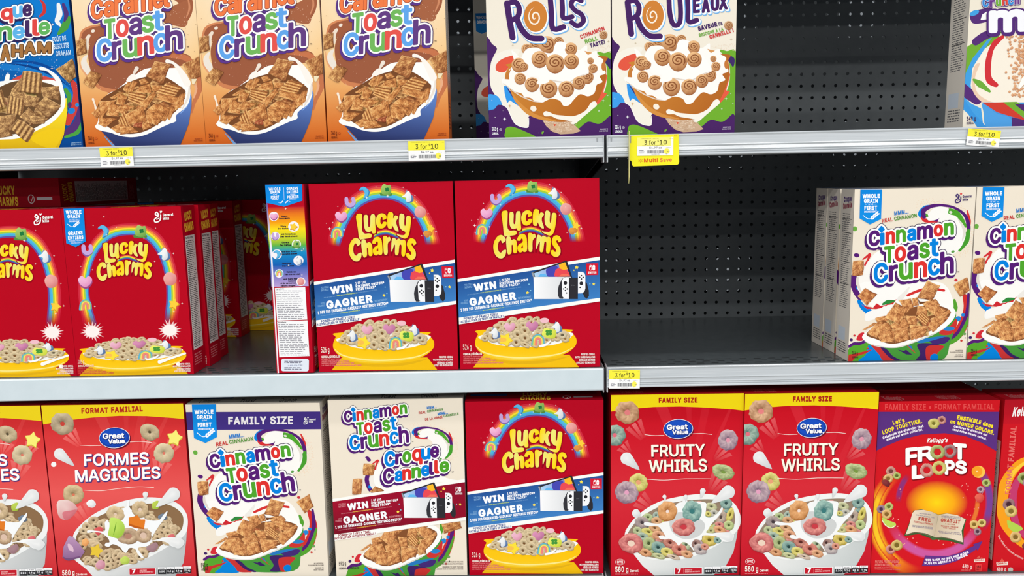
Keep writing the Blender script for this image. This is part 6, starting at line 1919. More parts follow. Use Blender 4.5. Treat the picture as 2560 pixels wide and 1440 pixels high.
def art_loops(w, h):
    A = Art(w, h, [(2197.4, 1004.5), (2499.9, 1000.3), (2468.4, 1429.5), (2175.5, 1433.0)])
    A.view(W6)
    RD = (212, 22, 34)
    A.rect(-200, 0, 2300, 3200, RD)
    A.part('ring_print')
    def arcs(cx, cy, rx, ry, a0, a1, w, c, fade=.25, n=48):
        P, Q, C = [], [], []
        for i in range(n + 1):
            a = a0 + (a1 - a0) * i / n
            f = min(1, i / (fade * n), (n - i) / (fade * n))
            P.append((cx + rx * math.cos(a), cy + ry * math.sin(a))); Q.append((cx + (rx - w) * math.cos(a), cy + (ry - w) * math.sin(a))); C.append(mix(RD, c, f))
        M = [((p[0] + q[0]) / 2, (p[1] + q[1]) / 2) for p, q in zip(P, Q)]
        O = [(2 * p[0] - m[0], 2 * p[1] - m[1]) for p, m in zip(P, M)]; I = [(2 * q[0] - m[0], 2 * q[1] - m[1]) for q, m in zip(Q, M)]
        A.band(O, P, [RD] * len(C), C); A.band(P, M, C); A.band(M, Q, C); A.band(Q, I, C, [RD] * len(C))
    arcs(960, 1960, 920, 900, 4.1, 1.75, 110, (248, 170, 30)); arcs(950, 1960, 880, 860, 3.9, 2.2, 50, (250, 200, 40))
    arcs(1000, 1780, 740, 760, 2.9, .2, 80, (206, 90, 160)); arcs(1030, 1700, 600, 600, 3.9, 3.1, 50, (140, 50, 120)); arcs(980, 1700, 880, 860, .55, -.7, 70, (120, 66, 150)); arcs(1000, 1700, 660, 660, .6, -.1, 40, (230, 120, 50))
    # warm glow in the middle of the print
    V, C, n = [(1030, 1720)], [(252, 214, 20)], 28
    for rr, c in ((.55, (250, 170, 20)), (1.0, RD)):
        for k in range(n):
            V.append((1030 + 470 * rr * math.cos(2 * math.pi * k / n), 1720 + 330 * rr * math.sin(2 * math.pi * k / n))); C.append(c)
    A.tris(V, [(0, 1 + k, 1 + (k + 1) % n) for k in range(n)] + [(1 + k, 1 + n + k, 1 + n + (k + 1) % n, 1 + (k + 1) % n) for k in range(n)], C)
    rnd = random.Random(2)
    for k in range(40):
        a = rnd.uniform(0, 6.28); A.ell(960 + 640 * math.cos(a) * rnd.uniform(.75, 1.1), 1820 + 640 * math.sin(a) * rnd.uniform(.7, 1.05), 9, 9, (246, 160, 150), 0, 8)
    A.part('banner_print')
    A.poly([(-60,360),(2100,360),(2100,1060),(1920,945),(1700,820),(1450,720),(1150,680),(800,700),(500,775),(250,880),(120,945),(-60,1050)], (90, 48, 126))
    A.part('banner_lettering')
    YL, W = (250, 226, 40), (246, 238, 246)
    A.text('FAMILY SIZE • FORMAT FAMILIAL', (252, 330), (1890, 324), 84, (236, 78, 78), 4)
    A.text("Let's", (376, 552), (552, 506), 58, YL, 6); A.text('LOOP TOGETHER.', (222, 700), (812, 524), 56, YL, 6, curve=14); A.text('Celebrate the diversity that', (222, 768), (832, 586), 32, W, 4, curve=14); A.text('makes our world colourful.', (278, 796), (826, 636), 32, W, 4, curve=12)
    A.text('ENSEMBLE dans', (1328, 466), (1868, 604), 54, YL, 6, curve=12); A.text('un MONDE COLORÉ.', (1226, 526), (1884, 704), 50, YL, 6, curve=12); A.text('Célébrez la diversité qui', (1280, 590), (1782, 724), 30, W, 4, curve=10); A.text('rend notre monde coloré.', (1262, 636), (1772, 782), 30, W, 4, curve=10)
    loop(A, 1104, 484, 66, (206, 110, 106), 1); loop(A, 984, 535, 84, (214, 204, 76), 2, .3)
    A.part('title_lettering')
    A.text("Kellogg's", (880, 818), (1186, 812), 56, (250, 246, 244), 5, shear=.28)
    W = (250, 250, 248)
    sh = (130, 10, 20)
    word(A, [('F',560,742,1165,905,W),('R',740,990,1115,890,W)], -.12, 16, shadow=(26, sh, 8, 12))
    word(A, [('T',1272,1476,1065,822,W)], .1, 18, shadow=(24, sh, 8, 12)); word(A, [('L',652,846,1375,1165,W)], -.12, 20, shadow=(26, sh, 8, 12)); word(A, [('P',1148,1300,1300,1080,W),('S',1306,1480,1290,1085,W)], .04, 15, shadow=(26, sh, 8, 12))
    for x, y, r, c, k in ((1226, 952, 106, (140, 92, 104), 4), (1040, 962, 112, (160, 172, 76), 3), (880, 1235, 108, (214, 116, 110), 5), (1064, 1202, 108, (218, 204, 84), 6)):
        ring(A, x, y, r, r * .96, c, k, .48, 0, .1, (206, 30, 38))
    A.part('fruit_print')
    for i, (x, y, r, c) in enumerate([(342,1250,76,(206,120,110)),(430,1318,58,(172,196,76)),(300,1360,72,(240,186,96)),(1770,1425,64,(176,196,80)),(1685,1525,56,(186,130,160)),(195,1820,64,(130,84,130)),(310,1780,66,(186,200,86)),(278,1895,76,(246,180,84)),(340,2420,76,(226,110,110)),(430,2360,86,(224,186,76)),(1590,2050,68,(244,190,80)),(1705,2025,66,(240,204,92)),(1640,2155,58,(150,96,130))]):
        loop(A, x, y, r, c, 20 + i)
    A.ell(1656, 1258, 96, 92, (250, 196, 80)); A.ell(1630, 1252, 80, 78, (246, 160, 40)); A.ell(1630, 1252, 10, 10, (250, 230, 180))
    A.poly([(205,1960),(230,1945),(300,1985),(410,2030),(400,2080),(340,2100),(260,2060)], (190, 216, 90), smooth=True); A.stroke([(210,1985),(260,2060),(340,2098),(405,2065)], 12, (240, 244, 214))
    blob(A, [(200,1400),(260,1370),(325,1420),(310,1480),(240,1460)], (150, 60, 60), (90, 30, 40)); A.stroke([(230,1400),(210,1350),(225,1320)], 6, (120, 90, 40)); blob(A, [(1600,1620),(1680,1580),(1740,1640),(1690,1720),(1620,1690)], (236, 110, 90), (200, 56, 56)); A.stroke([(1700,1600),(1750,1510),(1740,1450)], 8, (190, 120, 150))
    A.part('book_picture')
    A.view(W7)
    A.poly([(540,840),(600,690),(680,460),(800,440),(960,480),(1050,520),(1180,500),(1340,530),(1470,590),(1430,760),(1430,970),(1200,910),(980,890),(760,810)], (58, 96, 50))
    A.poly([(560,820),(610,690),(660,500),(700,455),(830,448),(960,480),(1050,525),(1020,700),(985,850),(860,800),(700,775)], lambda x, y: mix((236, 220, 196), (196, 176, 150), max(0, min(1, (x - 800) / 250))))
    A.poly([(985,860),(1020,700),(1055,525),(1180,502),(1340,530),(1460,590),(1400,760),(1420,935),(1250,880),(1100,850)], lambda x, y: mix((206, 186, 158), (232, 216, 192), max(0, min(1, (x - 1040) / 140))))
    A.stroke([(570,825),(700,785),(860,815),(985,865),(1120,862),(1280,895),(1420,945)], 10, (120, 104, 84)); A.ell(978, 878, 40, 22, (70, 110, 60))
    IR, IB = (186, 84, 70), (120, 110, 140)
    A.text('FREE', (750, 600), (936, 628), 46, IR, 5); A.text('GRATUIT', (1086, 622), (1378, 652), 46, IR, 5)
    A.text('BUY THIS BOX', (768, 508), (940, 530), 16, IB, 1); A.text('AND GET ACCESS TO A', (714, 530), (990, 575), 15, IB, 1); A.text('DIGITAL LIBRARY', (680, 636), (972, 680), 24, IR, 2); A.text('DÉCOUVREZ NOTRE COLLECTION', (664, 688), (964, 722), 13, IB, 1); A.text('SUR NOTRE SITE AVEC LE CODE', (664, 704), (964, 740), 13, IB, 1)
    A.text('ACHETEZ CETTE BOÎTE', (1096, 546), (1386, 570), 16, IB, 1); A.text('ET OBTENEZ UN ACCÈS', (1100, 564), (1386, 592), 14, IB, 1); A.text('À NOTRE', (1150, 666), (1300, 678), 16, IR, 1.5); A.text('BIBLIOTHÈQUE', (1090, 696), (1350, 720), 17, IR, 1.5); A.text('VIRTUELLE', (1120, 724), (1310, 742), 17, IR, 1.5); A.text('DÉTAILS AU DOS DE LA BOÎTE', (1050, 774), (1370, 802), 14, IB, 1); A.text('OU SUR NOTRE SITE WEB', (1064, 794), (1388, 826), 14, IB, 1)
    A.part('arrow_banner')
    A.poly([(805,1288),(858,1132),(1010,1145),(1200,1140),(1380,1090),(1540,1010),(1590,985),(1570,965),(1715,915),(1640,1060),(1625,1035),(1500,1120),(1340,1210),(1150,1270),(960,1290)], (98, 52, 138))
    A.text('SEE BACK OF BOX FOR MORE.', (862, 1212), (1512, 1086), 27, (248, 240, 250), 4, curve=-40); A.text("PLUS DE DÉTAILS À L'ENDOS.", (846, 1262), (1494, 1130), 27, (248, 240, 250), 4, curve=-38)
    A.part('weight_lettering')
    pk = (238, 128, 120)
    A.text('NATURAL FRUIT FLAVOURS', (104, 1240), (456, 1244), 36, pk, 3); A.text('ARÔMES NATURELS DE FRUITS', (98, 1288), (494, 1296), 36, pk, 3); A.text('ENLARGED TO SHOW TEXTURE', (98, 1318), (380, 1324), 14, pk, 1.5); A.text('REPRÉSENTATION AGRANDIE DU PRODUIT', (98, 1342), (482, 1350), 14, pk, 1.5)
    A.text('480 g', (1410, 1316), (1552, 1326), 50, (250, 206, 200), 4); lines(A, 1396, 1346, 1560, 1364, 1, (238, 110, 110), 5, .6)
    A.poly([(1582,1190),(1750,1180),(1745,1226),(1590,1232)], (240, 226, 214)); A.text('CANADA', (1600, 1216), (1730, 1210), 22, (206, 60, 50), 2); A.poly([(1630,1180),(1660,1130),(1690,1180),(1668,1165)], (226, 90, 76)); A.poly([(1620,1170),(1640,1150),(1655,1180)], (226, 90, 76)); A.poly([(1680,1180),(1700,1150),(1715,1172)], (226, 90, 76))
    A.rrect(1604, 1256, 1704, 1370, 20, (232, 60, 60)); A.text('150', (1624, 1318), (1688, 1316), 34, (70, 16, 20), 3); lines(A, 1622, 1328, 1690, 1360, 2, (120, 20, 26), 3, .5)
    return A

def art_loops_back(w, h):
    """the other printed face, turned to the front on the last box in the row"""
    A = Art(w, h, [(2510.9, 999.3), (2814.0, 995.1), (2772.4, 1424.5), (2479.1, 1428.0)])
    d7 = (2160, 960, 3)
    A.view(d7)
    RD = (206, 22, 34)
    A.rect(900, 0, 2200, 1700, RD)
    A.grid(900, 60, 2200, 300, 1, 4, lambda x, y: mix((176, 16, 34), (196, 20, 36), (y - 60) / 240))
    A.part('ring_print')
    A.stroke([(1290,540),(1160,600),(1060,740),(1030,900),(1060,1050),(1160,1180),(1300,1280)], [20, 60, 84, 90, 84, 60, 20], (246, 160, 30)); A.stroke([(1240,640),(1140,740),(1110,900),(1150,1080),(1280,1200)], [20, 50, 60, 50, 20], (196, 60, 110)); A.stroke([(1250,560),(1120,660),(1060,800)], [16, 30, 20], (252, 206, 60))
    A.part('title_lettering')
    A.text("Kellogg's", (1106, 242), (1330, 230), 62, (250, 246, 244), 5, shear=.28)
    A.text('FORMAT FAMILIAL', (1094, 830), (1138, 320), 40, (230, 110, 104), 2)
    A.part('fruit_print')
    for i, (x, y, r, c) in enumerate([(1192,708,46,(150,170,70)),(1082,905,46,(130,70,90)),(1098,956,46,(236,196,84)),(1132,1150,44,(240,180,84)),(1225,740,40,(150,90,130))]):
        loop(A, x, y, r, c, 60 + i)
    A.poly([(1068,1040),(1080,1025),(1180,1076),(1170,1100),(1120,1110),(1080,1080)], (180, 210, 80), smooth=True); blob(A, [(1180,1210),(1210,1190),(1240,1210),(1230,1240),(1195,1245)], (140, 60, 60), (90, 30, 40))
    A.part('weight_lettering')
    A.text('Sans arômes ni colorants artificiels', (1000, 1140), (1186, 1316), 13, (240, 190, 184), 1, curve=-26)
    A.poly([(986,1340),(1076,1332),(1074,1358),(990,1362)], (240, 226, 214)); A.text('CANADA', (996, 1356), (1066, 1350), 14, (206, 60, 50), 1.2); A.poly([(1010,1336),(1030,1308),(1050,1334)], (226, 90, 76))
    A.text('480 g', (990, 1402), (1060, 1404), 26, (250, 206, 200), 2.2); A.ell(1094, 1392, 20, 16, (200, 190, 180), 0, 12); lines(A, 988, 1416, 1040, 1428, 1, (238, 120, 116), 5, .6)
    return A

def art_loops_side(w, h):
    H = 100 * h / w
    A = Art(w, h, [(0, 0), (100, 0), (100, H), (0, H)])
    A.rect(0, 0, 100, H, (190, 20, 32))
    A.part('title_lettering')
    A.text('FROOT', (20, H * .12), (84, H * .11), 22, (230, 120, 120), 3); A.text('LOOPS', (20, H * .18), (84, H * .17), 22, (230, 120, 120), 3)
    nutrition(A, 30, H * .24, 96, H * .94, (214, 208, 200), (40, 36, 36), 6)
    return A

def art_gv_top(w, d):
    return art_plain_top(w, d, (186, 20, 34), (216, 90, 90), None, ('Great Value',))
# ---------------------------------------------------------------- materials of the shelving
M_DECK = noisy('grey_enamel', (68, 74, 77), (76, 82, 85), 60, 0.25, 0.0, 0.5, 0.05, 900)
M_PEG = noisy("pegboard_enamel", (80, 85, 88), (86, 91, 94), 40, 0.5, 0.0, 0.4, 0.04, 900)
M_POST = noisy('black_steel', (26, 27, 29), (34, 35, 37), 50, 0.5, 0.0, 0.4)
M_WHITE = noisy('white_enamel', (206, 219, 225), (212, 224, 230), 30, 0.22, 0.0, 0.5, 0.03, 500)
M_CHAN = noisy('clear_channel_plastic', (186, 192, 197), (200, 205, 209), 6, 0.16, 0.0, 0.6, 0.0, 200, 0.3, (2, 8, 120))
M_EDGE = noisy('bright_steel', (176, 180, 184), (200, 204, 208), 20, 0.3, 0.6, 0.5)
M_FLOOR = noisy('floor_vinyl', (178, 176, 170), (196, 194, 188), 4, 0.35)
M_YELL = noisy('yellow_plastic', (244, 236, 16), (250, 243, 30), 20, 0.4)
M_PAPER = noisy('tag_paper', (246, 246, 246), (250, 250, 250), 60, 0.6)
M_FIN = noisy('pale_yellow_plastic', (216, 210, 130), (226, 220, 150), 30, 0.4)

SA, SB = 0.005, 0.0045
def deck_a(x): return 1.4448 + SA * x
def deck_b(x): return 1.0497 + SB * x
CL, CRT = 0.663, 0.6575

# ---------------------------------------------------------------- setting: floor and perforated back
fl = mesh_obj('floor', [(-3, -2.6, 0), (3, -2.6, 0), (3, 0.7, 0), (-3, 0.7, 0)], [(0, 1, 2, 3)], M_FLOOR)
fl['kind'] = 'structure'

wall = empty('wall_back', (0, 0.4588, 0), kind='structure')
P_ = 0.0254
def pegboard(name, x0, x1, z0, z1, px, pz, y, walls, mat, parent):
    """perforated sheet: one square cell per inch, each with a round hole"""
    i0 = math.ceil((x0 - px) / P_); i1 = math.floor((x1 - px) / P_)
    j0 = math.ceil((z0 - pz) / P_); j1 = math.floor((z1 - pz) / P_)
    V, F = [], []
    hp = P_ / 2
    oc = [(-hp, -hp), (0, -hp), (hp, -hp), (hp, 0), (hp, hp), (0, hp), (-hp, hp), (-hp, 0)]
    ang = [math.radians(225 + 45 * k) for k in range(8)]
    r = 0.0037
    for i in range(i0, i1 + 1):
        for j in range(j0, j1 + 1):
            cx, cz = px + i * P_, pz + j * P_
            b = len(V)
            V += [(cx + a, y, cz + c) for a, c in oc]
            V += [(cx + r * math.cos(t), y, cz + r * math.sin(t)) for t in ang]
            if walls:
                V += [(cx + r * math.cos(t), y + 0.0016, cz + r * math.sin(t)) for t in ang]
            for k in range(8):
                n = (k + 1) % 8
                F.append((b + k, b + n, b + 8 + n, b + 8 + k))
                if walls:
                    F.append((b + 8 + k, b + 8 + n, b + 16 + n, b + 16 + k))
    return mesh_obj(name, V, F, mat, parent)
pegboard('pegboard_panel', -1.36, -0.068, 0.62, 1.90, 0.0043, 1.3905, 0.0, True, M_PEG, wall)
pegboard('pegboard_panel', -0.048, 1.20, 0.62, 1.90, 0.001, 1.3905, 0.0, True, M_PEG, wall)
pegboard('rear_pegboard_panel', -1.42, 1.25, 0.62, 1.90, 0.001 + 0.71 * P_, 1.3905 + 0.22 * P_, 0.164, False, M_PEG, wall)
bm = bmesh.new()
add_box(bm, -0.0705, -0.0415, 0.001, 0.06, 0.05, 1.95, 0.001)
for k in range(60):
    z = 0.62 + k * 0.0212
    add_box(bm, -0.0590, -0.0530, -0.0004, 0.0012, z, z + 0.011)
bm_obj('upright_post', bm, M_POST, wall)
bm = bmesh.new()
add_box(bm, -1.36, 1.2, 0.002, 0.02, 0.05, 0.60, 0.002)
bm_obj('base_panel', bm, M_POST, wall)

# ---------------------------------------------------------------- shelves
def prism_x(bm, prof, x0, x1):
    """profile of (y, z) points swept from x0 to x1"""
    a = [bm.verts.new((x0, y, z)) for y, z in prof]
    b = [bm.verts.new((x1, y, z)) for y, z in prof]
    n = len(prof)
    for i in range(n):
        bm.faces.new((a[i], a[(i + 1) % n], b[(i + 1) % n], b[i]))
    bm.faces.new(a[::-1]); bm.faces.new(b)
    bmesh.ops.recalc_face_normals(bm, faces=bm.faces)

def shelf(label, x0, x1, ztop, slope, kind):
    t = empty('gondola_shelf', (0, 0, ztop), label, 'shelf', 'gondola shelves', rot=(0, -math.atan(slope), 0))
    bm = bmesh.new()
    prism_x(bm, [(0.0015, -0.003), (0.004, -0.0005), (0.007, 0.0), (0.456, 0.0), (0.456, -0.028), (0.440, -0.028), (0.438, -0.004), (0.012, -0.004), (0.010, -0.034), (0.0015, -0.034)], x0, x1)
    bm_obj('deck', bm, M_DECK, t)
    V, F, V2, F2 = [], [], [], []
    nx = int((x1 - x0) / P_)
    for j in range(3):
        for i in range(nx):
            cx = x0 + 0.014 + i * P_ + (j % 2) * P_ * 0.42 + j * 0.003; cy = 0.015 + j * 0.0145
            if cx > x1 - 0.012:
                continue
            b = len(V)
            V += [(cx - .0048, cy, .0010), (cx + .0048, cy, .0010), (cx + .0066, cy + .007, .0001), (cx - .0066, cy + .007, .0001), (cx - .0070, cy, .0001), (cx + .0070, cy, .0001)]
            F += [(b, b + 1, b + 2, b + 3), (b, b + 3, b + 4), (b + 1, b + 5, b + 2)]
            b = len(V2)
            V2 += [(cx - .0066, cy + .0002, .0001), (cx + .0066, cy + .0002, .0001), (cx + .0046, cy + .0002, .0008), (cx - .0046, cy + .0002, .0008)]
            F2 += [(b, b + 1, b + 2, b + 3)]
    so = mesh_obj('deck_louvres', V, F, M_DECK, t)
    so['kind'] = 'stuff'
    so = mesh_obj('deck_slot_shade', V2, F2, M_POST, t)  # black quads stand in for the shade inside the louvre openings
    so['kind'] = 'stuff'
    bm = bmesh.new()
    if kind == 'lip':
        prism_x(bm, [(0.0012, -0.0010), (-0.0035, -0.0010), (-0.0052, -0.0026), (-0.0052, -0.0375), (-0.0042, -0.0395), (0.0012, -0.0395)], x0 + .0005, x1 - .0005)
        bm_obj('front_lip', bm, M_WHITE, t)
    else:
        def bead(yc, zc, r, a0, a1, n=6):
            return [(yc + r * math.cos(math.radians(a0 + (a1 - a0) * k / n)), zc + r * math.sin(math.radians(a0 + (a1 - a0) * k / n))) for k in range(n + 1)]
        pr = [(0.0012, 0.0006)] + bead(-0.0026, -0.0012, 0.0018, 90, 200) + [(-0.0034, -0.0036), (-0.0050, -0.0170)] + bead(-0.0048, -0.0186, 0.0012, 120, 235) + [(-0.0046, -0.0206), (-0.0052, -0.0244)] + bead(-0.0049, -0.0258, 0.0010, 115, 240) + [(-0.0046, -0.0276)] + bead(-0.0049, -0.0290, 0.0010, 115, 240) + [(-0.0046, -0.0306)] + bead(-0.0052, -0.0334, 0.0018, 110, 260) + [(0.0012, -0.0362)]
        prism_x(bm, pr, x0 + .0005, x1 - .0005)
        bm_obj('price_channel', bm, M_CHAN, t)
        bm = bmesh.new()
        add_box(bm, x0 + .006, x0 + .0085, -0.0042, -0.003, -0.032, -0.003); add_box(bm, x1 - .012, x1 - .0095, -0.0042, -0.003, -0.032, -0.003)
        bm_obj('channel_stop', bm, M_EDGE, t)
    for xa in (x0 - .0004, x1 - .0016):
        bm = bmesh.new()
        add_box(bm, xa, xa + .0022, -0.0055, 0.03, -0.044, 0.0008, 0.0006)
        bm_obj('end_cap', bm, M_EDGE if kind == 'lip' else M_CHAN, t)
    for xa in (x0 + .004, x1 - .006):
        bm = bmesh.new()
        pr = [(0.012, -0.0045), (0.452, -0.0045), (0.452, -0.082), (0.43, -0.082), (0.012, -0.036)]
        prism_x(bm, pr, xa, xa + .0022)
        bm_obj('shelf_bracket', bm, M_POST, t)
    return t
XL0, XL1, XR0, XR1 = -1.335, -0.0553, -0.0500, 1.17
shelf('dark steel shelf above the caramel boxes, out of view at the top left', XL0, XL1, 1.872, SA, 'channel')
shelf('dark steel shelf with a price channel, out of view above the empty top right space', XR0, XR1, 1.873, SA, 'channel')
shelf('steel shelf with grey price channel carrying the orange caramel boxes', XL0, XL1, 1.4448, SA, 'channel')
shelf('steel shelf with grey price channel carrying the yellow multi-save sign', XR0, XR1, 1.4448, SA, 'channel')
shelf('steel shelf with plain white front lip carrying the large red rainbow boxes', XL0, XL1, 1.0497, SB, 'lip')
shelf('mostly empty glossy grey shelf with one price tag at its left end', XR0, XR1, 1.0497, SB, 'channel')
shelf('bottom left steel shelf carrying family-size boxes, its edge below the picture', XL0, XL1, CL, 0.0, 'channel')
shelf('bottom right steel shelf carrying the red loop cereals, its edge below the picture', XR0, XR1, CRT, 0.0, 'channel')

# ---------------------------------------------------------------- cereal boxes
_cm = {}
def board(c):
    if c not in _cm:
        _cm[c] = noisy('carton_board', tuple(max(0, k - 6) for k in c), c, 40, 0.5, 0, 0.3)
    return _cm[c]

def cereal_box(w, h, d, col, label, group, loc, slope, front=None, right=None, left=None, top=None, rotz=0.0):
    t = empty('cereal_box', loc, label, 'cereal box', group, rot=(0, -math.atan(slope), rotz))
    bm = bmesh.new()
    add_box(bm, 0.0003, w - 0.0003, 0.0003, d - 0.0003, 0.0002, h - 0.0006, 0.0006, 1)
    bm_obj('carton', bm, board(col), t)
    bm = bmesh.new()       # glued top flap with its tuck tab
    add_box(bm, 0.001, w - 0.001, 0.0006, d * 0.62, h - 0.0008, h - 0.0001, 0.0002)
    add_box(bm, w * 0.40, w * 0.60, d * 0.60, d * 0.74, h - 0.0007, h + 0.0001, 0.0002)
    bm_obj('top_flap', bm, board(col), t)
    o = 0.00025
    if front: front(w, h).build('front_panel', lambda u, v, n: (u, -o - n, v), t, INK)
    if right: right(d, h).build('side_panel', lambda u, v, n: (w + o + n, u, v), t, INK)
    if left: left(d, h).build('side_panel', lambda u, v, n: (-o - n, d - u, v), t, INK)
    if top: top(w, d).build('top_panel', lambda u, v, n: (u, v, h + o + n), t, INK)
    return t

def at(x, y, deck): return (x, y, deck(x) + 0.0004)
RA, RBt = (0, -math.atan(SA), 0), (0, -math.atan(SB), 0)

# top shelf, from the left
cereal_box(.201, .31, .055, (20, 70, 150), 'blue cereal box with graham lettering and a yellow bowl, cut by the left edge', None, at(-1.1318, .008, deck_a), SA, art_graham)
car = cereal_box(.2036, .31, .053, (206, 110, 50), 'orange caramel cereal box beside the blue graham box, first of three alike', 'orange caramel cereal boxes', at(-.9263, .008, deck_a), SA, art_caramel, right=art_car_side)
dup(car, at(-.7222, .008, deck_a), 'orange caramel cereal box standing between two others alike')
dup(car, at(-.5163, .008, deck_a), 'orange caramel cereal box with its side visible, next to the dark gap')
ro = cereal_box(.2038, .31, .058, (74, 36, 100), 'cream and purple cinnamon swirl cereal box reading ROLLS', 'cinnamon swirl cereal boxes', at(-.2455, .008, deck_a), SA, art_rolls, left=None)
dup(ro, at(-.2870, .397, deck_a), 'cream and purple swirl cereal box in deep shadow against the back panel')
cereal_box(.2038, .31, .058, (74, 36, 100), 'cream and purple cinnamon swirl cereal box reading ROULEAUX, above the yellow sign', 'cinnamon swirl cereal boxes', at(-.0396, .008, deck_a), SA, art_rouleaux)
cereal_box(.2007, .31, .055, (206, 202, 190), 'cream cereal box of mini pieces with a blue bowl, right end of top shelf', None, at(.5432, .008, deck_a), SA, art_minis, left=art_ctc_side)

# middle shelf
l3 = cereal_box(.2058, .2927, .053, (170, 6, 32), 'red rainbow cereal box with blue ribbon, its whole face showing at the front', 'small red rainbow cereal boxes', at(-.9780, .008, deck_b), SB, art_lc300, right=art_lc_side, top=art_lc_top)
dup(l3, at(-1.1842, .008, deck_b), 'red rainbow cereal box cut by the left edge of the middle shelf')
dup(l3, at(-.9712, .0635, deck_b), 'red rainbow cereal box second in the column behind the blue ribbon one')
dup(l3, at(-.9780, .1185, deck_b), 'red rainbow cereal box third in the column, only its pale facts side showing')
dup(l3, at(-1.0080, .331, deck_b), 'red rainbow cereal box in half shadow deep on the shelf, maker mark showing')
dup(l3, at(-.9220, .4025, deck_b), 'red rainbow cereal box in dark shadow touching the back panel, behind the turned box')
for k, s in ((1, 'second'), (2, 'third'), (3, 'fourth')):
    dup(l3, at(-1.1842 + .001 * k, .008 + .0555 * k, deck_b), 'red rainbow cereal box hidden %s in the column at the left edge' % s)
dup(l3, (-1.2484, .118 + .2927, deck_b(-1.15) + .2942), 'red rainbow cereal box lying flat in shadow on top of the left column', rot=(math.pi / 2, 0, 0))
l5 = cereal_box(.2435, .3255, .0645, (184, 5, 33), 'large red prize cereal box with blue band, nearest the turned box', 'large red prize cereal boxes', at(-.5510, .004, deck_b), SB, art_lc526, left=art_lc526_side, top=art_lc_top)
dup(l5, at(-.3040, .004, deck_b), 'large red prize cereal box with blue band, beside the empty shelf space')
dup(l5, (-.5596, .0004, deck_b(-.59) + .0006), 'large red cereal box turned to show its rainbow ingredients side', rot=(0, -math.atan(SB), math.pi / 2))
dup(l5, (-.2979, .010, CL + .0004), 'large red prize cereal box with blue band on the bottom shelf', rot=(0, 0, 0))
ct = cereal_box(.204, .2971, .052, (226, 218, 204), 'cream cinnamon square cereal box with blue ribbon, front of the column of three', 'cream cinnamon square cereal boxes', at(.3712, .010, deck_b), SB, art_ctc, left=art_ctc_side, top=lambda w, d: art_plain_top(w, d, (214, 206, 194), (60, 60, 70), (30, 110, 190), ('Cinnamon', 'Toast', 'Crunch')))
dup(ct, at(.3730, .0745, deck_b), 'cream cinnamon square cereal box second in its column, mostly its side showing')
dup(ct, at(.3720, .1290, deck_b), 'cream cinnamon square cereal box third and last in its column')
dup(ct, at(.5768, .010, deck_b), 'cream cinnamon square cereal box cut by the right edge of the middle shelf')

# bottom shelf
gv = cereal_box(.2522, .3293, .072, (172, 22, 36), 'red box of magic shapes cereal with yellow top band, second from the left edge', 'red magic shapes cereal boxes', (-1.0488, .010, CL + .0004), 0, art_formes, top=art_gv_top)
dup(gv, (-1.3032, .010, CL + .0004), 'red box of magic shapes cereal cut by the left edge of the bottom shelf')
fs = cereal_box(.238, .3271, .066, (222, 214, 200), 'cream family-size cinnamon square cereal box with purple band', None, (-.7926, .010, CL + .0004), 0, art_fs, right=art_ctc_side, top=lambda w, d: art_plain_top(w, d, (206, 200, 188), (40, 40, 48), (40, 90, 150), ('Cinnamon', 'Toast', 'Crunch')))
cq = cereal_box(.2386, .3314, .066, (222, 214, 200), 'cream bilingual cinnamon square cereal box with dark red prize band', None, (-.5404, .010, CL + .0004), 0, art_croq, top=lambda w, d: art_plain_top(w, d, (206, 200, 188), (40, 40, 48), (40, 90, 150), ('Cinnamon', 'Toast', 'Crunch')))
fw = cereal_box(.2333, .339, .072, (184, 20, 34), 'red box of fruity loops cereal with yellow top band, beside the shelf seam', 'red fruity loop cereal boxes', (-.0407, .010, CRT + .0004), 0, art_whirls, top=art_gv_top)
dup(fw, (.1930, .006, CRT + .0004), 'red box of fruity loops cereal with yellow top band, next to the purple banded box')
fl_top = lambda w, d: art_plain_top(w, d, (170, 16, 30), (176, 110, 112), None, ("Kellogg's", 'FROOT LOOPS'))
f1 = cereal_box(.2112, .3205, .068, (190, 20, 34), 'red fruit loops cereal box with purple arch band and an open book', 'red fruit loops cereal boxes', (.4289, .010, CRT + .0004), 0, art_loops, left=art_loops_side, top=fl_top)
cereal_box(.2112, .3205, .068, (190, 20, 34), 'red fruit loops cereal box with vertical lettering, cut by the right edge', 'red fruit loops cereal boxes', (.6500, .012, CRT + .0004), 0, art_loops_back, left=art_loops_side, top=fl_top)
for src, x, y, z, lab in ((gv, -1.0470, .0835, CL, 'red magic shapes cereal box in the second row, only its top seen'), (fs, -.7906, .078, CL, 'cream family-size box in the second row, only its top seen'), (cq, -.5390, .078, CL, 'cream bilingual box in the second row, only its top seen'), (l5, -.2965, .078, CL, 'large red prize box in the second row of the bottom shelf'),
                           (fw, -.0390, .0840, CRT, 'red fruity loop box in the second row beside the shelf seam'), (fw, .1945, .0800, CRT, 'red fruity loop box in the second row, behind the right one'), (f1, .4300, .0800, CRT, 'red fruit loops box in the second row behind the book one')):
    dup(src, (x, y, z + .0004), lab, rot=(0, 0, 0))

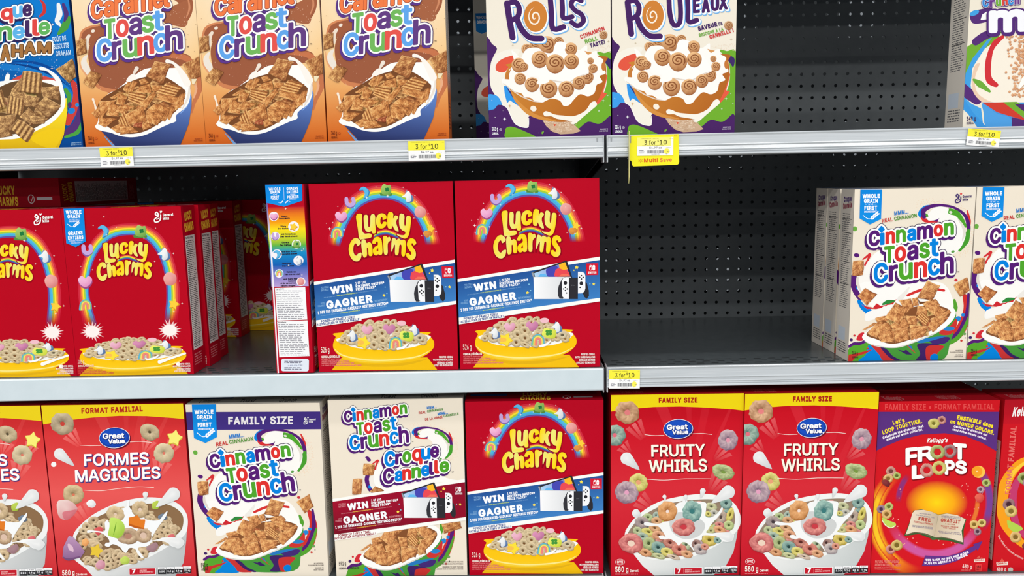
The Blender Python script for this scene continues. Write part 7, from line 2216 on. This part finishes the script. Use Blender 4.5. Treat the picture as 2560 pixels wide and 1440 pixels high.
# ---------------------------------------------------------------- price tags and sign
def tag_art(w, h, holder=False):
    A = Art(w, h, [(0, 0), (100, 0), (100, 60), (0, 60)], eps=6e-6)
    A.rect(0, 0, 100, 60, (248, 248, 248))
    A.part('price_print')
    A.rect(0, 0, 100 if not holder else 94, 29, (250, 240, 66) if not holder else (250, 244, 130))
    ink = (74, 70, 30)
    A.text('CINNAMON CEREAL', (10, 5), (60, 5), 2.4, (150, 140, 40), .1); A.text('4 12', (90, 6), (98, 6), 2.2, (150, 140, 40), .1)
    A.text('3 for', (20, 24), (52, 24), 13.5, ink, .35); A.text('$', (56, 15.5), (60, 15.5), 6.5, ink, .1); A.text('10', (62, 24), (82, 24), 14.5, ink, .35)
    A.text('LIMIT PRICES IN COMBINATION', (14, 27.6), (74, 27.6), 1.8, (150, 140, 40), .1)
    g = (90, 90, 100)
    A.text('$4.97 ea', (34, 37), (68, 37), 6, g, .15); A.text('100 g', (80, 35), (92, 35), 2, g)
    rnd = random.Random(6)
    x = 28
    while x < 74:
        w_ = rnd.choice([.5, .5, .9, 1.3]); A.rect(x, 42, x + w_, 53, (70, 70, 76)); x += w_ + rnd.choice([.5, .8, 1.2])
    lines(A, 6, 42, 22, 54, 3, (120, 120, 130), 2, .4); A.text('0 66188 01234', (40, 56.5), (62, 56.5), 2.2, g)
    A.ell(82, 46, 8, 9, (250, 240, 90)); A.text('M', (84, 49), (89, 49), 3, g, .2); A.text('2', (80, 56), (82, 56), 3, g)
    return A

def price_tag(x, z, w, h, label, rot=0.0, y=-0.0062):
    t = empty('price_tag', (x, y, z), label, 'price tag', 'yellow and white shelf price tags', rot=(0, rot, 0))
    bm = bmesh.new()
    add_box(bm, 0, w, -0.0002, 0.0002, 0, h)
    bm_obj('card', bm, M_PAPER, t)
    tag_art(w, h).build('printed_face', lambda u, v, n: (u, -0.00022 - n, v), t, INK_MATT)
price_tag(-.8950, 1.4068, .0553, .0312, 'yellow and white price tag under the first caramel box', -.02, -.0072)
price_tag(-.3802, 1.4088, .0607, .0320, 'yellow and white price tag under the caramel box with visible side', .0, -.0072)
price_tag(.5425, 1.4192, .0540, .0270, 'slanted yellow and white price tag under the mini pieces box', .09, -.0072)
price_tag(-.0466, 1.0136, .0532, .0328, 'yellow and white price tag at the left end of the mostly empty shelf', .01, -.0072)

t = empty('shelf_sign', (-.0105, -.0085, 1.3935), 'bright yellow multi-save sign clipped to the shelf, with a price card', 'sign')
def sg(x, y): return ((x - 1185) / 965 * .0790, (800 - y) / 692 * .0515)
bm = bmesh.new()
out = [(1185,130),(2140,108),(2145,300),(2160,720),(2150,760),(2120,782),(1700,792),(1235,802),(1205,775),(1195,690),(1180,672),(1140,668),(1150,300),(1185,285)]
q = [sg(*p) for p in out]
a = [bm.verts.new((x, -0.0008, z)) for x, z in q]; b = [bm.verts.new((x, 0.0008, z)) for x, z in q]
n = len(q)
for i in range(n):
    bm.faces.new((a[i], a[(i + 1) % n], b[(i + 1) % n], b[i]))
for tri in tessellate_polygon([[Vector((x, z, 0)) for x, z in q]]):
    bm.faces.new([a[i] for i in tri]); bm.faces.new([b[i] for i in tri])
bmesh.ops.recalc_face_normals(bm, faces=bm.faces)
bm_obj('holder', bm, M_YELL, t)
A = Art(.0790, .0515, [(1185, 108), (2150, 108), (2150, 800), (1185, 800)], eps=6e-6)
A.data.clear(); A.order.clear(); A.part('sign_lettering')
A.text('Multi', (1445, 712), (1725, 712), 78, (226, 92, 30), 5); A.text('Save', (1770, 712), (2010, 706), 78, (232, 116, 70), 4); A.text('03', (2050, 160), (2112, 160), 34, (232, 150, 30), 2)
for k in range(6):
    an = k * math.pi / 3 + math.pi / 6
    A.stroke([(1376 + 16 * math.cos(an), 680 + 16 * math.sin(an)), (1376 + 42 * math.cos(an), 680 + 42 * math.sin(an))], 11, (226, 150, 40), smooth=False)
A.build('sign_lettering', lambda u, v, n: (u, -.00085 - n, v), t, INK_MATT)
x0, z0 = sg(1302, 572); x1, z1 = sg(2034, 172)
bm = bmesh.new(); add_box(bm, x0, x1, -.0013, -.0009, z0, z1)
bm_obj('price_card', bm, M_PAPER, t)
tag_art(x1 - x0, z1 - z0, True).build('printed_face', lambda u, v, n: (x0 + u, -.00135 - n, z0 + v), t, INK_MATT)
bm = bmesh.new()
pr = [(-.0012, -.028), (-.0062, -.018), (-.0075, .020), (-.0062, .056), (-.0012, .0575), (.0012, .052), (.0012, -.02)]
prism_x(bm, pr, -.0042, -.0032)
bm_obj('side_fin', bm, M_FIN, t)
